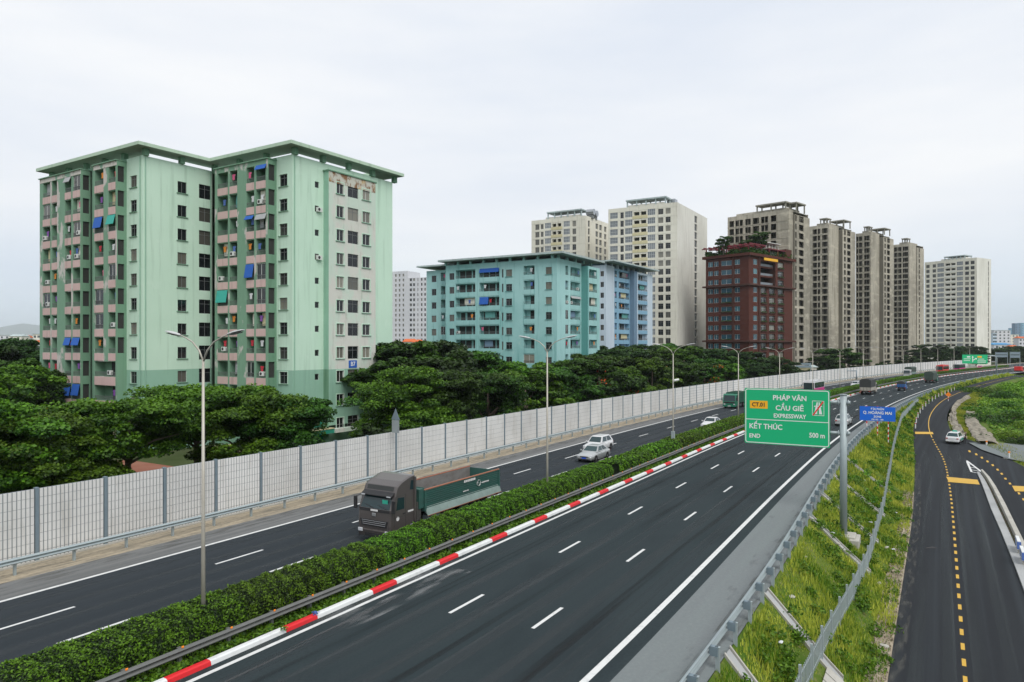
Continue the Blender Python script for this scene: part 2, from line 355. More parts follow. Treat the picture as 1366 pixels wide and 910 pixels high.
ribbon('service_road', -60, 330, 2, tL, tR, zS, zS, 'asphalt_new', 6)
# paint
def paint(name, s0, s1, ta, tb, m, z=.009, ds=1.0): return ribbon(name, s0, s1, ds, ta, tb, z, z, m)
paint('edge_line', -60, S1, .42, .62, 'line_white'); paint('edge_line', -60, S1, lambda s: 11.72*kR(s), lambda s: 11.98*kR(s), 'line_white')
paint('edge_line', -60, S1, -13.42, -13.2, 'line_white', .011); paint('edge_line', -60, S1, -3.25, -3.05, 'line_white')
def dashes(name, t, off, per, ln, s0, s1, m, w=.16, zf=None):
    mb = MB(); s = off
    while s < s1:
        if s > s0:
            z = (lambda q: .009) if zf is None else zf
            tt = t(s) if callable(t) else t; t2 = t(s+ln) if callable(t) else t
            mb.face([P(s, tt-w/2, z(s)), P(s, tt+w/2, z(s)), P(s+ln, t2+w/2, z(s+ln)), P(s+ln, t2-w/2, z(s+ln))], m)
        s += per
    o = mb.build(name); o['kind'] = 'structure'; return o
dashes('lane_marking', lambda s: 4.38*kR(s), 11.7-10.1*5, 10.15, 2.6, -50, 500, 'line_white')
dashes('lane_marking', lambda s: 8.18*kR(s), 12.1-10.1*5, 10.15, 2.6, -50, 500, 'line_white')
dashes('lane_marking', -9.9, 1.0-9.9*4, 9.95, 3.0, -50, 500, 'line_white')
dashes('lane_marking', -6.5, 1.6-9.9*4, 9.95, 3.0, -50, 500, 'line_white')
ribbon('road_stain', 8, 19, .5, .02, .45, .013, .013, 'dust_stain'); ribbon('road_stain', 8.5, 17, .5, .64, 2.1, .013, .013, 'dust_stain'); ribbon('road_stain', 0, 16, .5, -5.6, -4.9, .013, .013, 'pale_wear')
ribbon('road_stain', -6, 14, .5, lambda s: 1.2-.05*(s-9), lambda s: 1.45-.05*(s-9), .016, .016, 'skid')
for c in (2.4, 6.3, 10.0):
    for d in (-.85, .85): ribbon('wheel_track', -30, 300, 3, lambda s, q=c+d: (q-.32)*kR(s), lambda s, q=c+d: (q+.32)*kR(s), .0065, .0065, 'wheel_track')
    ribbon('wheel_track', -30, 300, 3, lambda s, q=c: (q-.25)*kR(s), lambda s, q=c: (q+.25)*kR(s), .0065, .0065, 'oil_track')
for c in (-4.8, -8.2, -11.6):
    for d in (-.85, .85): ribbon('wheel_track', -30, 300, 3, c+d-.32, c+d+.32, .0065, .0065, 'wheel_track')
ribbon('road_dust', -30, 200, 2, .10, .40, .0065, .0065, 'edge_dust'); ribbon('road_dust', -30, 200, 2, -16.0, -14.6, .0075, .0075, 'edge_dust'); ribbon('road_dust', -30, 120, 2, lambda s: tE(s)-.9, tE, .009, -.012, 'edge_dust')
ribbon('road_dust', 0, 90, 2, lambda s: tL(s)+.02, lambda s: tL(s)+.6, lambda s: zS(s)+.005, lambda s: zS(s)+.005, 'edge_dust')
for d in (-1.9, -.6, .6, 1.9): ribbon('wheel_track', 0, 100, 2, lambda s, q=d: tY(s)+q-.3, lambda s, q=d: tY(s)+q+.3, lambda s: zS(s)+.004, lambda s: zS(s)+.004, 'wheel_track')
# kerb: white and red blocks, a real step
def kerb():
    r = empty('median_kerb', P(0, 0, 0)); tag(r, 'red and white painted kerb along the planted median', 'kerb')
    Mi = Matrix.Translation(-P(0, 0, 0))
    s = -31.35; k = 0; rest = MB(); cnt = 0
    while s < S1-10:
        ln = 3.35 if k % 2 == 0 else 1.65; m = 'kerb_white' if k % 2 == 0 else 'kerb_red'
        mb = rest if cnt >= 95 or s < -8 else MB()
        n = 2
        for j in range(n):
            a, b = s+ln*j/n, s+ln*(j+1)/n
            prof = [(-.17, 0), (.09, 0), (.06, .14), (-.01, .18), (-.17, .18)]
            mb.hull([Mi @ P(a, t, z) for t, z in prof], [Mi @ P(b, t, z) for t, z in prof], m)
        if mb is not rest: mb.build('kerb_block', r); cnt += 1
        s += ln; k += 1
    o = rest.build('kerb_block', r); o['kind'] = 'stuff'
kerb()
# median guardrail (seen from its back: a dark beam)
def w_beam(r, Mi, s0, s1, t, z, m, side, ds=2.0):
    mb = MB(); s = s0; T = t if callable(t) else (lambda q: t)
    prof = [(0, -.155), (.06*side, -.13), (.10*side, -.085), (.06*side, -.04), (0.0, 0), (.06*side, .04), (.10*side, .085), (.06*side, .13), (0, .155)]
    while s < s1:
        for (a, za), (b, zb) in zip(prof[:-1], prof[1:]):
            T0, T1 = T(s), T(s+ds); mb.face([Mi @ P(s, T0+a, z+za), Mi @ P(s, T0+b, z+zb), Mi @ P(s+ds, T1+b, z+zb), Mi @ P(s+ds, T1+a, z+za)], m)
        for zz, q in ((-.155, -1), (.155, 1)):
            mb.face([Mi @ P(s, T0, z+zz), Mi @ P(s, T0-.03*side, z+zz), Mi @ P(s+ds, T1-.03*side, z+zz), Mi @ P(s+ds, T1, z+zz)], m)
        s += ds
    return mb.build('rail', r)
def guardrail(label, s0, s1, t, m, side, post_side, post_off=.0, block=True, refl=False, zt=.75, sp=2.0):
    T = t if callable(t) else (lambda q: t)
    o = P(s0, T(s0)); r = empty('guardrail', o); tag(r, label, 'guardrail'); Mi = Matrix.Translation(-o)
    w_beam(r, Mi, s0, s1, t, zt-.15, m, side)
    pm = MB(); w_ = .13
    pm.box(-.07, .07, -.055, .055, -.9, zt-.05, m)
    pm.box(-.085, .085, -.07, .07, zt-.05, zt-.03, m)
    pme = pm.mesh('post')
    bm_ = MB(); bm_.box(-.15, .15, -.09, .09, zt-.36, zt-.03, 'steel_blue'); bme = bm_.mesh('blockout')
    rm = MB(); rm.hull([Vector((0, -.045, -.02)), Vector((0, .045, -.02)), Vector((0, .045, .04)), Vector((0, -.045, .04))], [Vector((.03*side, -.03, -.02)), Vector((.03*side, .03, -.02)), Vector((.03*side, .03, .03)), Vector((.03*side, -.03, .03))], 'orange'); rme = rm.mesh('reflector')
    s = s0+1; k = 0; rest = MB()
    while s < s1:
        h = hd(s)
        if k < 95:
            p = inst('post', pme, r, P(s, T(s)+post_side*.27+post_off)-o, -h)
            if block: inst('blockout', bme, p, (-post_side*.13, 0, 0), 0)
            if refl and k < 60: inst('reflector', rme, r, P(s, T(s)+.03*side, zt+.02)-o, -h)
        else:
            q = P(s, T(s)+post_side*.27)-o; rest.box(-.07, .07, -.055, .055, -.9, zt-.05, m, Matrix.Translation(q) @ Matrix.Rotation(-h, 4, 'Z'))
        s += sp; k += 1
    if rest.v: q = rest.build('post', r); q['kind'] = 'stuff'
    return r
guardrail('dark weathered guardrail between the hedge and the red and white kerb', -6, 420, -.62, 'galv_dark', 1, -1, .12, False, True, .72)
guardrail('grey guardrail at the foot of the noise barrier', -10, 420, -16.75, 'galv', 1, -1, .1, False, False, .85, 2.8)
guardrail('grey guardrail with big blockouts above the grass slope', 4, 328, tG, 'galv', -1, 1, .0, True, False, .78, 2.55)
# ================================================================ NOISE BARRIER
def barrier():
    s0, t0 = -11.2, -18.6; o = P(s0, t0); r = empty('noise_barrier', o)
    tag(r, 'long pale grey noise barrier of slatted panels between grey posts', 'noise barrier')
    Hh = 3.75; Lp = 3.55
    pm = MB(); pm.box(-.09, .09, -.11, .11, -.3, Hh+.06, 'steel_blue'); pme = pm.mesh('post')
    W = Lp-.18
    pn = MB(); pn.box(-W/2, W/2, -.04, .03, 0, Hh, 'panel_gap')
    ncol, nrow = 16, 8
    for i in range(ncol):
        for j in range(nrow):
            x0 = -W/2+W*i/ncol+.03; x1 = -W/2+W*(i+1)/ncol-.03; z0 = Hh*j/nrow+.012; z1 = Hh*(j+1)/nrow-.012
            pn.box(x0, x1, -.075, -.04, z0, z1, 'panel_white')
    pme2 = pn.mesh('panel')
    far = MB(); far.box(-W/2, W/2, -.05, .05, 0, Hh, 'panel_white')
    for j in range(nrow+1): far.box(-W/2, W/2, -.06, .06, Hh*j/nrow-.02, Hh*j/nrow+.02, 'panel_gap')
    fme = far.mesh('panel')
    s = s0; rest = MB(); k = 0
    while s < 412:
        a, b = P(s, t0), P(s+Lp*1.012, t0); d = b-a; rz = math.atan2(d.y, d.x); c = (a+b)/2-o
        if k < 98:
            inst('post', pme, r, a-o, rz); q = inst('panel', pme2 if s < 110 else fme, r, c, rz)
        else:
            M = Matrix.Translation(c) @ Matrix.Rotation(rz, 4, 'Z')
            rest.box(-W/2, W/2, -.05, .05, 0, Hh, 'panel_white', M); M = Matrix.Translation(a-o) @ Matrix.Rotation(rz, 4, 'Z')
            rest.box(-.09, .09, -.11, .11, -.3, Hh+.06, 'steel_blue', M)
        s += Lp*1.012; k += 1
    q = rest.build('panel', r); q['kind'] = 'stuff'
    cp = MB(); cp2 = []
    fs = MB(); s = s0
    while s < 412:
        prof = [(-.2, -.35), (.2, -.35), (.2, .0), (-.2, .0)]
        fs.hull([P(s, t0+x, z)-o for x, z in prof], [P(s+4, t0+x, z)-o for x, z in prof], 'concrete', False); s += 4
    fs.build('footing', r)
barrier()
# ================================================================ HEDGE
def hedge_mesh(seed, L=4.0, n=13000, leaf=.052):
    rg = np.random.default_rng(seed); W, Hh = 1.05, 1.36
    u = rg.random(n)*L; a = rg.random(n)*(2*Hh+2*W)
    x = np.where(a < Hh, -W, np.where(a < Hh+2*W, -W+(a-Hh), W)); z = np.where(a < Hh, a, np.where(a < Hh+2*W, Hh, Hh-(a-Hh-2*W)))
    z = np.clip(z, .05, Hh)
    nx = np.where(a < Hh, -1, np.where(a < Hh+2*W, 0, 1)); nz_ = np.where((a > Hh) & (a < Hh+2*W), 1, .25)
    ph = rg.random(6)*6
    bump = .035*np.sin(u*2*np.pi/L*3+ph[0]+z*4)+.035*np.sin(u*2*np.pi/L*7+x*5+ph[1])+.035*rg.normal(size=n)
    corner = np.minimum(1, np.maximum(0, (np.abs(x)-.75)/.4))*np.minimum(1, np.maximum(0, (z-1.0)/.4))
    x2 = x*(1-.12*corner)+nx*bump; z2 = z-.14*corner+np.where(nz_ == 1, bump, 0)
    C = np.stack([x2, u, z2], 1); Nn = np.stack([nx, np.zeros(n), nz_], 1)+rg.normal(size=(n, 3))*.55
    attr = np.clip(.30+bump*6+.33*rg.normal(size=n), 0, 1)  # protruding leaves lighter, sunken ones darker: highlights put into the leaf tone
    return leafmesh('foliage', C, Nn, leaf, ['hedge_leaf'], seed, attr=attr, aspect=1.7)
def hedge(label, s0, s1, variants, step, seed, tr=None):
    o = P(s0, -2.0, 0); r = empty('hedge', o); tag(r, label, 'hedge'); rg = random.Random(seed)
    core = MB(); s = s0; s1c = s1; s = s0+.35; s1 = s1-.35
    while s < s1-.01:
        b = min(s+step, s1); prof = [(-.95, .02), (.95, .02), (.95, 1.1), (.78, 1.27), (-.78, 1.27), (-.95, 1.1)]
        core.hull([P(s, -2.05+x, z)-o for x, z in prof], [P(b, -2.05+x, z)-o for x, z in prof], 'hedge_core', True); s = b
    core.build('dark_core', r)  # solid dark core added to block the view through the leaves
    s = s0; s1 = s1c
    while s < s1-.5:
        me = variants[rg.randrange(len(variants))]
        q = inst('foliage', me, r, P(s, -2.05)-o, -hd(s+step/2)); flip = rg.random() < .5
        if flip: q.scale = (-1, 1, 1)
        q.scale = (q.scale[0]*rg.uniform(.96, 1.05), step/4.0*1.02, rg.uniform(.95, 1.05)); s += step
    return r
hv = [hedge_mesh(i) for i in (1, 2, 3)]; hf = [hedge_mesh(i, n=3500, leaf=.11) for i in (4, 5)]
hedge('dense clipped green hedge on the median from the foreground to its narrow gap', -6, 42.0, hv, 4.0, 1)
hedge('long clipped green hedge on the median beyond the narrow gap', 43.4, 411, hf, 4.0, 2)
# low ground cover between guardrail and kerb
def strip_cover():
    rg = np.random.default_rng(11); n = 26000; s = -6+np.abs(rg.random(n))**1.6*260; t = -.85+rg.random(n)*.62
    h = np.interp(s, _s, _h); x = np.interp(s, _s, _X)+t*np.cos(h); y = np.interp(s, _s, _Y)-t*np.sin(h)
    C = np.stack([x, y, .07+rg.random(n)*.16], 1)
    Nn = rg.normal(size=(n, 3)); Nn[:, 2] = np.abs(Nn[:, 2])+.6
    me = leafmesh('ground_cover', C, Nn, .09*(1+np.maximum(0, s)/60), ['weed_leaf'], 5)
    tag(inst('ground_cover', me), 'low green ground cover between guardrail and painted kerb', 'ground cover', kind='stuff')
strip_cover()
# ================================================================ STREET LAMPS
def lamp_proto():
    r = empty('street_lamp'); h = 11.9
    m = MB(); m.tube([(0, 0, 0), (0, 0, 4), (0, 0, h-.9)], [.09, .072, .048], 'pole', 12); m.build('pole', r, True)
    for sx in (-1, 1):
        pts = [(0, 0, h-1.0), (sx*.25, 0, h-.55), (sx*.65, 0, h-.22), (sx*1.15, 0, h-.02), (sx*1.5, 0, h+.08)]
        a = MB(); a.tube(pts, [.038, .035, .032, .028, .025], 'pole', 8); ao = a.build('arm', r, True)
        hm = MB(); d = Vector((sx*1, 0, .18)).normalized(); p0 = Vector((sx*1.42, 0, h+.06)); u = Vector((0, 1, 0)); v = d.cross(u)*(-sx)
        if v.z < 0: v = -v
        secs = [(0, .04, .03), (.12, .08, .055), (.45, .12, .07), (.8, .10, .05), (.95, .04, .02)]
        rings = [[p0+d*q+u*w_*math.cos(k*math.pi/5)+v*hh*(math.sin(k*math.pi/5) if math.sin(k*math.pi/5) > 0 else .35*math.sin(k*math.pi/5)) for k in range(10)] for q, w_, hh in secs]
        for ra, rb in zip(rings[:-1], rings[1:]): hm.hull(ra, rb, 'lamp_head', False)
        hm.face(rings[0], 'lamp_head'); hm.face(rings[-1], 'lamp_head')
        ho = hm.build('lamp_head', ao, True)
        g = MB(); c = p0+d*.5-v*.045
        g.hull([c+d*a_*.3+u*b_*.1 for a_, b_ in ((-1, -1), (1, -1), (1, 1), (-1, 1))], [c-v*.02+d*a_*.26+u*b_*.08 for a_, b_ in ((-1, -1), (1, -1), (1, 1), (-1, 1))], 'frame_grey'); g.build('lens', ao)
    b = MB(); b.box(-.2, .2, -.2, .2, -.02, .03, 'galv'); b.tube([(0, 0, .03), (0, 0, .5)], .10, 'concrete_pale', 12); b.build('base', r)
    return r
lp = lamp_proto()
ords = ['first', 'second', 'third', 'fourth', 'fifth', 'sixth', 'seventh', 'eighth', 'ninth', 'tenth', 'eleventh', 'twelfth', 'thirteenth']
lamps = [(271, 11.6, 'tall double-arm street lamp rising from the hedge in front of the light green block'), (730, 11.7, 'double-arm street lamp in the hedge in front of the teal block'), (898, 11.2, 'double-arm street lamp with a small camera halfway up its pole'),
         (985, 10.9, 'double-arm street lamp just left of the big green sign'), (1040, 10.6, 'double-arm street lamp behind the big green sign, before the dark red building')]
for i, (x, zt, lb) in enumerate(lamps):
    o = lp if i == 0 else copy_tree(lp); s = ray_s(x, -2.1); o.location = P(s, -2.1, 0.02)
    o.rotation_euler = (0, 0, -hd(s)); o.scale = (1.0, 1.0, zt/11.9)
    tag(o, lb, 'street lamp', 'double-arm street lamps along the median')
    if i == 2:
        b = MB(); b.box(-.15, .15, -.22, .14, 1.5, 2.3, 'galv'); b.build('control_box', o)
        c = MB(); c.bar((0, 0, 8.1), (.45, -.1, 8.1), .05, .05, 'galv'); c.tube([(.2, -.3, 8.0), (.55, .1, 8.1)], .13, 'frame_white', 10); c.build('camera', o)
s = 134.0
for i in range(9):
    o = copy_tree(lp); ss_ = 137+i*25.5; o.location = P(ss_, -2.1, .02); o.rotation_euler = (0, 0, -hd(ss_)); o.scale = (1.0, 1.0, .88)
    tag(o, '%s distant double-arm street lamp beyond the big green sign, counted from it' % ords[i], 'street lamp', 'double-arm street lamps along the median')
# ================================================================ BUILDINGS
def streaky(name, rgb, dark, light, rough=.85):
    return mat(name, rgb, rough, noise=[((.07, .07, .05), .6, dark, .40, .72, 'P'), ((1.4, 1.4, .09), .8, tuple(c*.85 for c in dark), .54, .76, 'P'), ((.5, .5, .4), .5, light, .6, .74, 'P')])
streaky('green_light', (.55, .74, .61), (.41, .60, .47), (.60, .76, .65))
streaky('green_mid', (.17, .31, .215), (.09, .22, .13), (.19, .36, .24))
mat('green_peel', (.17, .31, .215), .9, noise=[((.35, .35, .18), 1.0, (.52, .50, .47), .56, .60, 'P'), ((2.2, 2.2, .5), .5, (.12, .22, .15), .5, .8, 'P')])
mat('peel_white', (.56, .54, .50), .9, noise=[((.9, .9, .5), 1.0, (.20, .34, .25), .55, .60, 'P'), ((2.5, 2.5, 1.2), .7, (.28, .22, .17), .55, .68, 'P')])
mat('bay_peel', (.52, .62, .54), .9, noise=[((.3, .3, .15), .8, (.60, .58, .54), .45, .55, 'P'), ((1.6, 1.6, .3), .6, (.30, .33, .27), .56, .75, 'P')])
mat('bay_rust', (.50, .50, .44), .9, noise=[((1.6, 1.6, .9), 1.0, (.22, .12, .06), .50, .60, 'P'), ((.6, .6, .6), .7, (.52, .34, .12), .56, .66, 'P')])
streaky('green_low', (.27, .47, .36), (.22, .39, .30), (.31, .50, .40)); streaky('green_teal', (.02, .26, .18), (.015, .19, .13), (.04, .3, .22))
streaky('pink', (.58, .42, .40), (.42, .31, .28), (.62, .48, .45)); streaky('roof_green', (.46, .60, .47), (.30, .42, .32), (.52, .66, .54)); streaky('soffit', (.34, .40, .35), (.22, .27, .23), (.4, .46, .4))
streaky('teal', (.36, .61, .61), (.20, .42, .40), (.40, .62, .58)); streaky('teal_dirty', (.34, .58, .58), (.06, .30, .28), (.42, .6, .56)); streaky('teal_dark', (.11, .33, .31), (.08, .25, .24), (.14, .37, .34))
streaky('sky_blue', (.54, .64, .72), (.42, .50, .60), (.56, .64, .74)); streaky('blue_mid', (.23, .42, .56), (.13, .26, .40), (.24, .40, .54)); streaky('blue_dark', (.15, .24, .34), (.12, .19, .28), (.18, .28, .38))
streaky('roof_pale', (.42, .50, .50), (.2, .25, .25), (.42, .48, .47))
streaky('cream', (.72, .70, .61), (.48, .46, .39), (.66, .64, .57)); streaky('cream_yellow', (.58, .53, .33), (.46, .41, .25), (.62, .57, .4)); streaky('ivory', (.72, .72, .66), (.47, .46, .40), (.66, .66, .62))
mat('raw_concrete', (.42, .39, .32), .9, noise=[((.05, .05, .03), .8, (.20, .185, .15), .42, .62, 'P'), ((.9, .9, .07), .75, (.17, .155, .12), .50, .70, 'P'), ((.15, .15, .5), .7, (.52, .48, .39), .52, .66, 'P'), ((2, 2, 1), .4, (.22, .20, .16), .5, .7, 'P')]); streaky('raw_shaded', (.17, .16, .13), (.10, .09, .07), (.22, .2, .16))  # second tone: same concrete, shade of returns and openings put into the colour
mat('slab_concrete', (.26, .25, .21), .9)
streaky('red_brown', (.074, .015, .007), (.055, .010, .004), (.11, .024, .011)); streaky('red_dark', (.06, .022, .014), (.06, .015, .01), (.12, .03, .02)); mat('red_frame', (.16, .01, .02), .6)
streaky('white_apt', (.62, .63, .66), (.5, .52, .56), (.68, .69, .72)); mat('blue_cloth', (.015, .10, .42), .8); mat('teal_cloth', (.04, .36, .30), .8); mat('grey_cloth', (.35, .36, .37), .8)
mat('cloth_red', (.5, .03, .05), .85); mat('cloth_pink', (.65, .12, .25), .85); mat('cloth_white', (.65, .66, .68), .85); mat('cloth_blue', (.08, .15, .42), .85); mat('cloth_orange', (.7, .25, .04), .85); mat('cloth_purple', (.22, .08, .35), .85)
mat('yellow_sign', (.80, .42, .01), .5); mat('orange_roof', (.55, .12, .03), .8); mat('blue_roof', (.03, .22, .45), .6); mat('tank_steel', (.4, .42, .44), .3, .8)

class Face:
    def __init__(f, B, O, u, n): f.B, f.O, f.u, f.n = B, Vector((O[0], O[1])), Vector((u[0], u[1])), Vector((n[0], n[1]))
    def ax(f, x):
        k = (x-CX)/FP; return (k*f.O.y-f.O.x)/(f.u.x-k*f.u.y)
    def pt(f, a, z, d=0.0):                        # a along the wall, d metres inwards
        q = f.O+f.u*a-f.n*d; return Vector((q.x, q.y, z))-f.B.o
    def zy(f, a, y): q = f.O+f.u*a; return HC+(YH-y)/FP*q.y
    def off(f, d): return Face(f.B, f.O+f.n*d, f.u, f.n)
    def wall(f, a0, a1, z0, z1, holes=(), m='green_light', low=None, rev=None):
        """wall with real openings; holes: (a0, a1, z0, z1, depth, back material or None)"""
        if a0 > a1: a0, a1 = a1, a0
        H = []
        for h in holes:
            b0, b1 = sorted(h[:2]); c0, c1 = sorted(h[2:4])
            b0, b1, c0, c1 = max(a0+.02, b0), min(a1-.02, b1), max(z0, c0), min(z1-.02, c1)
            if b1-b0 > .05 and c1-c0 > .05: H.append((b0, b1, c0, c1, h[4], h[5]))
        A = sorted({round(v, 3) for v in [a0, a1]+[h[0] for h in H]+[h[1] for h in H]})
        Z = sorted({round(v, 3) for v in [z0, z1]+([low[0]] if low and z0 < low[0] < z1 else [])+[h[2] for h in H]+[h[3] for h in H]})
        mb = f.B.wallmb
        for j in range(len(Z)-1):
            run = None; zc = (Z[j]+Z[j+1])/2; row = [h for h in H if h[2] < zc < h[3]]
            mm = low[1] if low and zc < low[0] else m
            for i in range(len(A)-1):
                ac = (A[i]+A[i+1])/2; hole = any(h[0] < ac < h[1] for h in row)
                if not hole and run is None: run = A[i]
                if hole and run is not None: mb.face([f.pt(run, Z[j]), f.pt(A[i], Z[j]), f.pt(A[i], Z[j+1]), f.pt(run, Z[j+1])], mm); run = None
            if run is not None: mb.face([f.pt(run, Z[j]), f.pt(A[-1], Z[j]), f.pt(A[-1], Z[j+1]), f.pt(run, Z[j+1])], mm)
        for b0, b1, c0, c1, d, back in H:
            mm = rev or m
            for p, q, r_, s_ in (((b0, c0), (b1, c0), 0, 0), ((b0, c1), (b1, c1), 0, 0), ((b0, c0), (b0, c1), 0, 0), ((b1, c0), (b1, c1), 0, 0)):
                mb.face([f.pt(p[0], p[1]), f.pt(q[0], q[1]), f.pt(q[0], q[1], d), f.pt(p[0], p[1], d)], mm)
            if back: mb.face([f.pt(b0, c0, d), f.pt(b1, c0, d), f.pt(b1, c1, d), f.pt(b0, c1, d)], back)
    def add(f, part, key, a, z, d=0.0):
        q = f.O+f.u*a-f.n*d; f.B.items.append((part, key, Vector((q.x, q.y, z))-f.B.o, math.atan2(-f.n.x, f.n.y)))
    def slab(f, mb, a0, a1, z0, z1, d0, d1, m):
        a0, a1 = sorted((a0, a1))
        mb.hull([f.pt(a0, z0, d0), f.pt(a1, z0, d0), f.pt(a1, z0, d1), f.pt(a0, z0, d1)], [f.pt(a0, z1, d0), f.pt(a1, z1, d0), f.pt(a1, z1, d1), f.pt(a0, z1, d1)], m)
PROTO = {}
def proto(key):
    if key in PROTO: return PROTO[key]
    kind, w_, h_ = key[0], key[1], key[2]; mb = MB(); pane = None
    if kind in ('win', 'wwin', 'swin', 'bwin', 'rwin'):
        fm = {'win': 'frame_grey', 'wwin': 'frame_white', 'swin': 'frame_grey', 'bwin': 'frame_white', 'rwin': 'frame_white'}[kind]; t = .06
        W, Hh = w_/2, h_/2
        for x0, x1, z0, z1 in ((-W, -W+t, -Hh, Hh), (W-t, W, -Hh, Hh), (-W+t, W-t, -Hh, -Hh+t), (-W+t, W-t, Hh-t, Hh)): mb.box(x0, x1, -.03, .03, z0, z1, fm)
        if kind != 'swin': mb.box(-.03, .03, -.028, .028, -Hh+t, Hh-t, fm)
        if kind in ('win', 'bwin') and w_ > 1.3: mb.box(-W+t, W-t, -.026, .026, Hh*.35, Hh*.35+.05, fm)
        if kind == 'rwin':
            mb.box(-W-.06, W+.06, .03, .13, -Hh-.1, -Hh, 'frame_white')
        pane = MB(); pane.face([(-W+t*.5, 0, -Hh+t*.5), (W-t*.5, 0, -Hh+t*.5), (W-t*.5, 0, Hh-t*.5), (-W+t*.5, 0, Hh-t*.5)], {'win': 'glass_dark', 'wwin': 'glass_dark', 'swin': 'glass_dark', 'bwin': 'glass_dark', 'rwin': 'glass_blue'}[kind])
    elif kind == 'curtain':
        W, Hh = w_/2, h_/2; mb.face([(-W, 0, -Hh), (W, 0, -Hh), (W, 0, Hh), (-W, 0, Hh)], 'glass_grey')
        for k in range(5): x = -W+w_*k/4; mb.box(x-.03, x+.03, 0, .05, -Hh, Hh, 'frame_white')
        for k in range(3): z = -Hh+h_*k/2; mb.box(-W, W, 0, .045, z-.03, z+.03, 'frame_white')
    elif kind == 'flat':
        W, Hh = w_/2, h_/2; mb.face([(-W, 0, -Hh), (W, 0, -Hh), (W, 0, Hh), (-W, 0, Hh)], 'glass_dark'); mb.box(-.04, .04, 0, .04, -Hh, Hh, 'frame_grey')
        mb.box(-W, W, 0, .04, Hh*.3, Hh*.3+.06, 'frame_grey')
    elif kind == 'panel': mb.box(-w_/2, w_/2, -.06, .04, -h_/2, h_/2, key[3])
    elif kind == 'sill': mb.box(-w_/2, w_/2, 0, .14, -.04, .04, key[3])
    elif kind == 'trim':
        t = .1; W, Hh = w_/2, h_/2
        for x0, x1, z0, z1 in ((-W-t, -W, -Hh-t, Hh+t), (W, W+t, -Hh-t, Hh+t), (-W, W, -Hh-t, -Hh), (-W, W, Hh, Hh+t)): mb.box(x0, x1, 0, .04, z0, z1, key[3])
    elif kind == 'rail':
        n = max(3, int(w_/.16))
        for k in range(n+1): x = -w_/2+w_*k/n; mb.box(x-.012, x+.012, -.012, .012, -h_/2, h_/2, 'frame_grey')
        mb.box(-w_/2, w_/2, -.02, .02, h_/2-.03, h_/2+.02, 'frame_grey')
    elif kind == 'ac':
        mb.box(-.4, .4, 0, .32, -.28, .28, 'frame_white')
        ring = [Vector((.12+.2*math.cos(k*math.pi/6), .325, .2*math.sin(k*math.pi/6))) for k in range(12)]; mb.face(ring, 'dark')
    elif kind == 'awning':
        W, Hh = w_/2, h_
        mb.hull([Vector((-W, .05, 0)), Vector((W, .05, 0)), Vector((W, .05, -.04)), Vector((-W, .05, -.04))], [Vector((-W, .35, -Hh)), Vector((W, .35, -Hh)), Vector((W, .32, -Hh-.03)), Vector((-W, .32, -Hh-.03))], key[3])
    elif kind == 'planter':
        mb.box(-w_/2, w_/2, 0, .35, -.2, .0, 'red_dark')
        rg = random.Random(3)
        for k in range(60):
            c = Vector((rg.uniform(-w_/2, w_/2), rg.uniform(.02, .4), rg.uniform(0, .35))); a = Vector((rg.gauss(0, 1), rg.gauss(0, 1), rg.gauss(0, 1))).normalized()*.14; b = a.cross(Vector((rg.gauss(0, 1), 1, 1))).normalized()*.1
            mb.face([c-a-b, c+a-b, c+a+b, c-a+b], 'weed_leaf')
    elif kind == 'post': mb.box(-.15, .15, -.15, .15, 0, h_, key[3])
    PROTO[key] = (mb, pane, mb.mesh(key[0]), pane.mesh('pane') if pane else None); return PROTO[key]
def q1(v): return round(v*5)/5 if v > .5 else round(v*10)/10
class Bldg:
    def __init__(b, name, label, cat, x, Y, heading, zbase=-2.3, group=None):
        h = R(heading); b.h = h; b.o = Vector(((x-CX)/FP*Y, Y, zbase)); b.root = empty(name, b.o); tag(b.root, label, cat, group)
        b.u1 = Vector((-math.cos(h), math.sin(h))); b.u2 = Vector((math.sin(h), math.cos(h))); b.C = Vector((b.o.x, b.o.y))
        b.zb = zbase; b.wallmb = MB(); b.items = []
        b.L = Face(b, b.C, b.u1, -b.u2); b.Rt = Face(b, b.C, b.u2, -b.u1)
    def xy(b, a, c): return b.C+b.u1*a+b.u2*c
    def faceL(b, c, P0=None): return Face(b, b.xy(0, c), b.u1, -b.u2)
    def faceR(b, a): return Face(b, b.xy(a, 0), b.u2, -b.u1)
    def v(b, a, c, z): q = b.xy(a, c); return Vector((q.x, q.y, z))-b.o
    def blk(b, mb, a0, a1, c0, c1, z0, z1, m):
        r = [(a0, c0), (a1, c0), (a1, c1), (a0, c1)]
        mb.hull([b.v(a, c, z0) for a, c in r], [b.v(a, c, z1) for a, c in r], m)
    def finish(b, panes=True):
        b.wallmb.build('wall', b.root)
        by = {}
        for it in b.items: by.setdefault(it[0], []).append(it)
        for part, L in by.items():
            L.sort(key=lambda it: (it[2]+b.o).length); rest = MB()
            for k, (p, key, loc, rz) in enumerate(L):
                mb, pane, me, pme = proto(key)
                if k < 98 or len(L) <= 100:
                    o = inst(part, me, b.root, loc, rz)
                    if pme is not None: inst('pane', pme, o)
                else:
                    M = Matrix.Translation(loc) @ Matrix.Rotation(rz, 4, 'Z')
                    for src in (mb, pane):
                        if src is None: continue
                        i = len(rest.v); rest.v += [tuple(M @ Vector(q)) for q in src.v]; rest.f += [tuple(i+j for j in f) for f in src.f]
                        rest.m += [rest.mi(src.ms[k2]) for k2 in src.m]
            if rest.v: q = rest.build(part, b.root); q['kind'] = 'stuff'
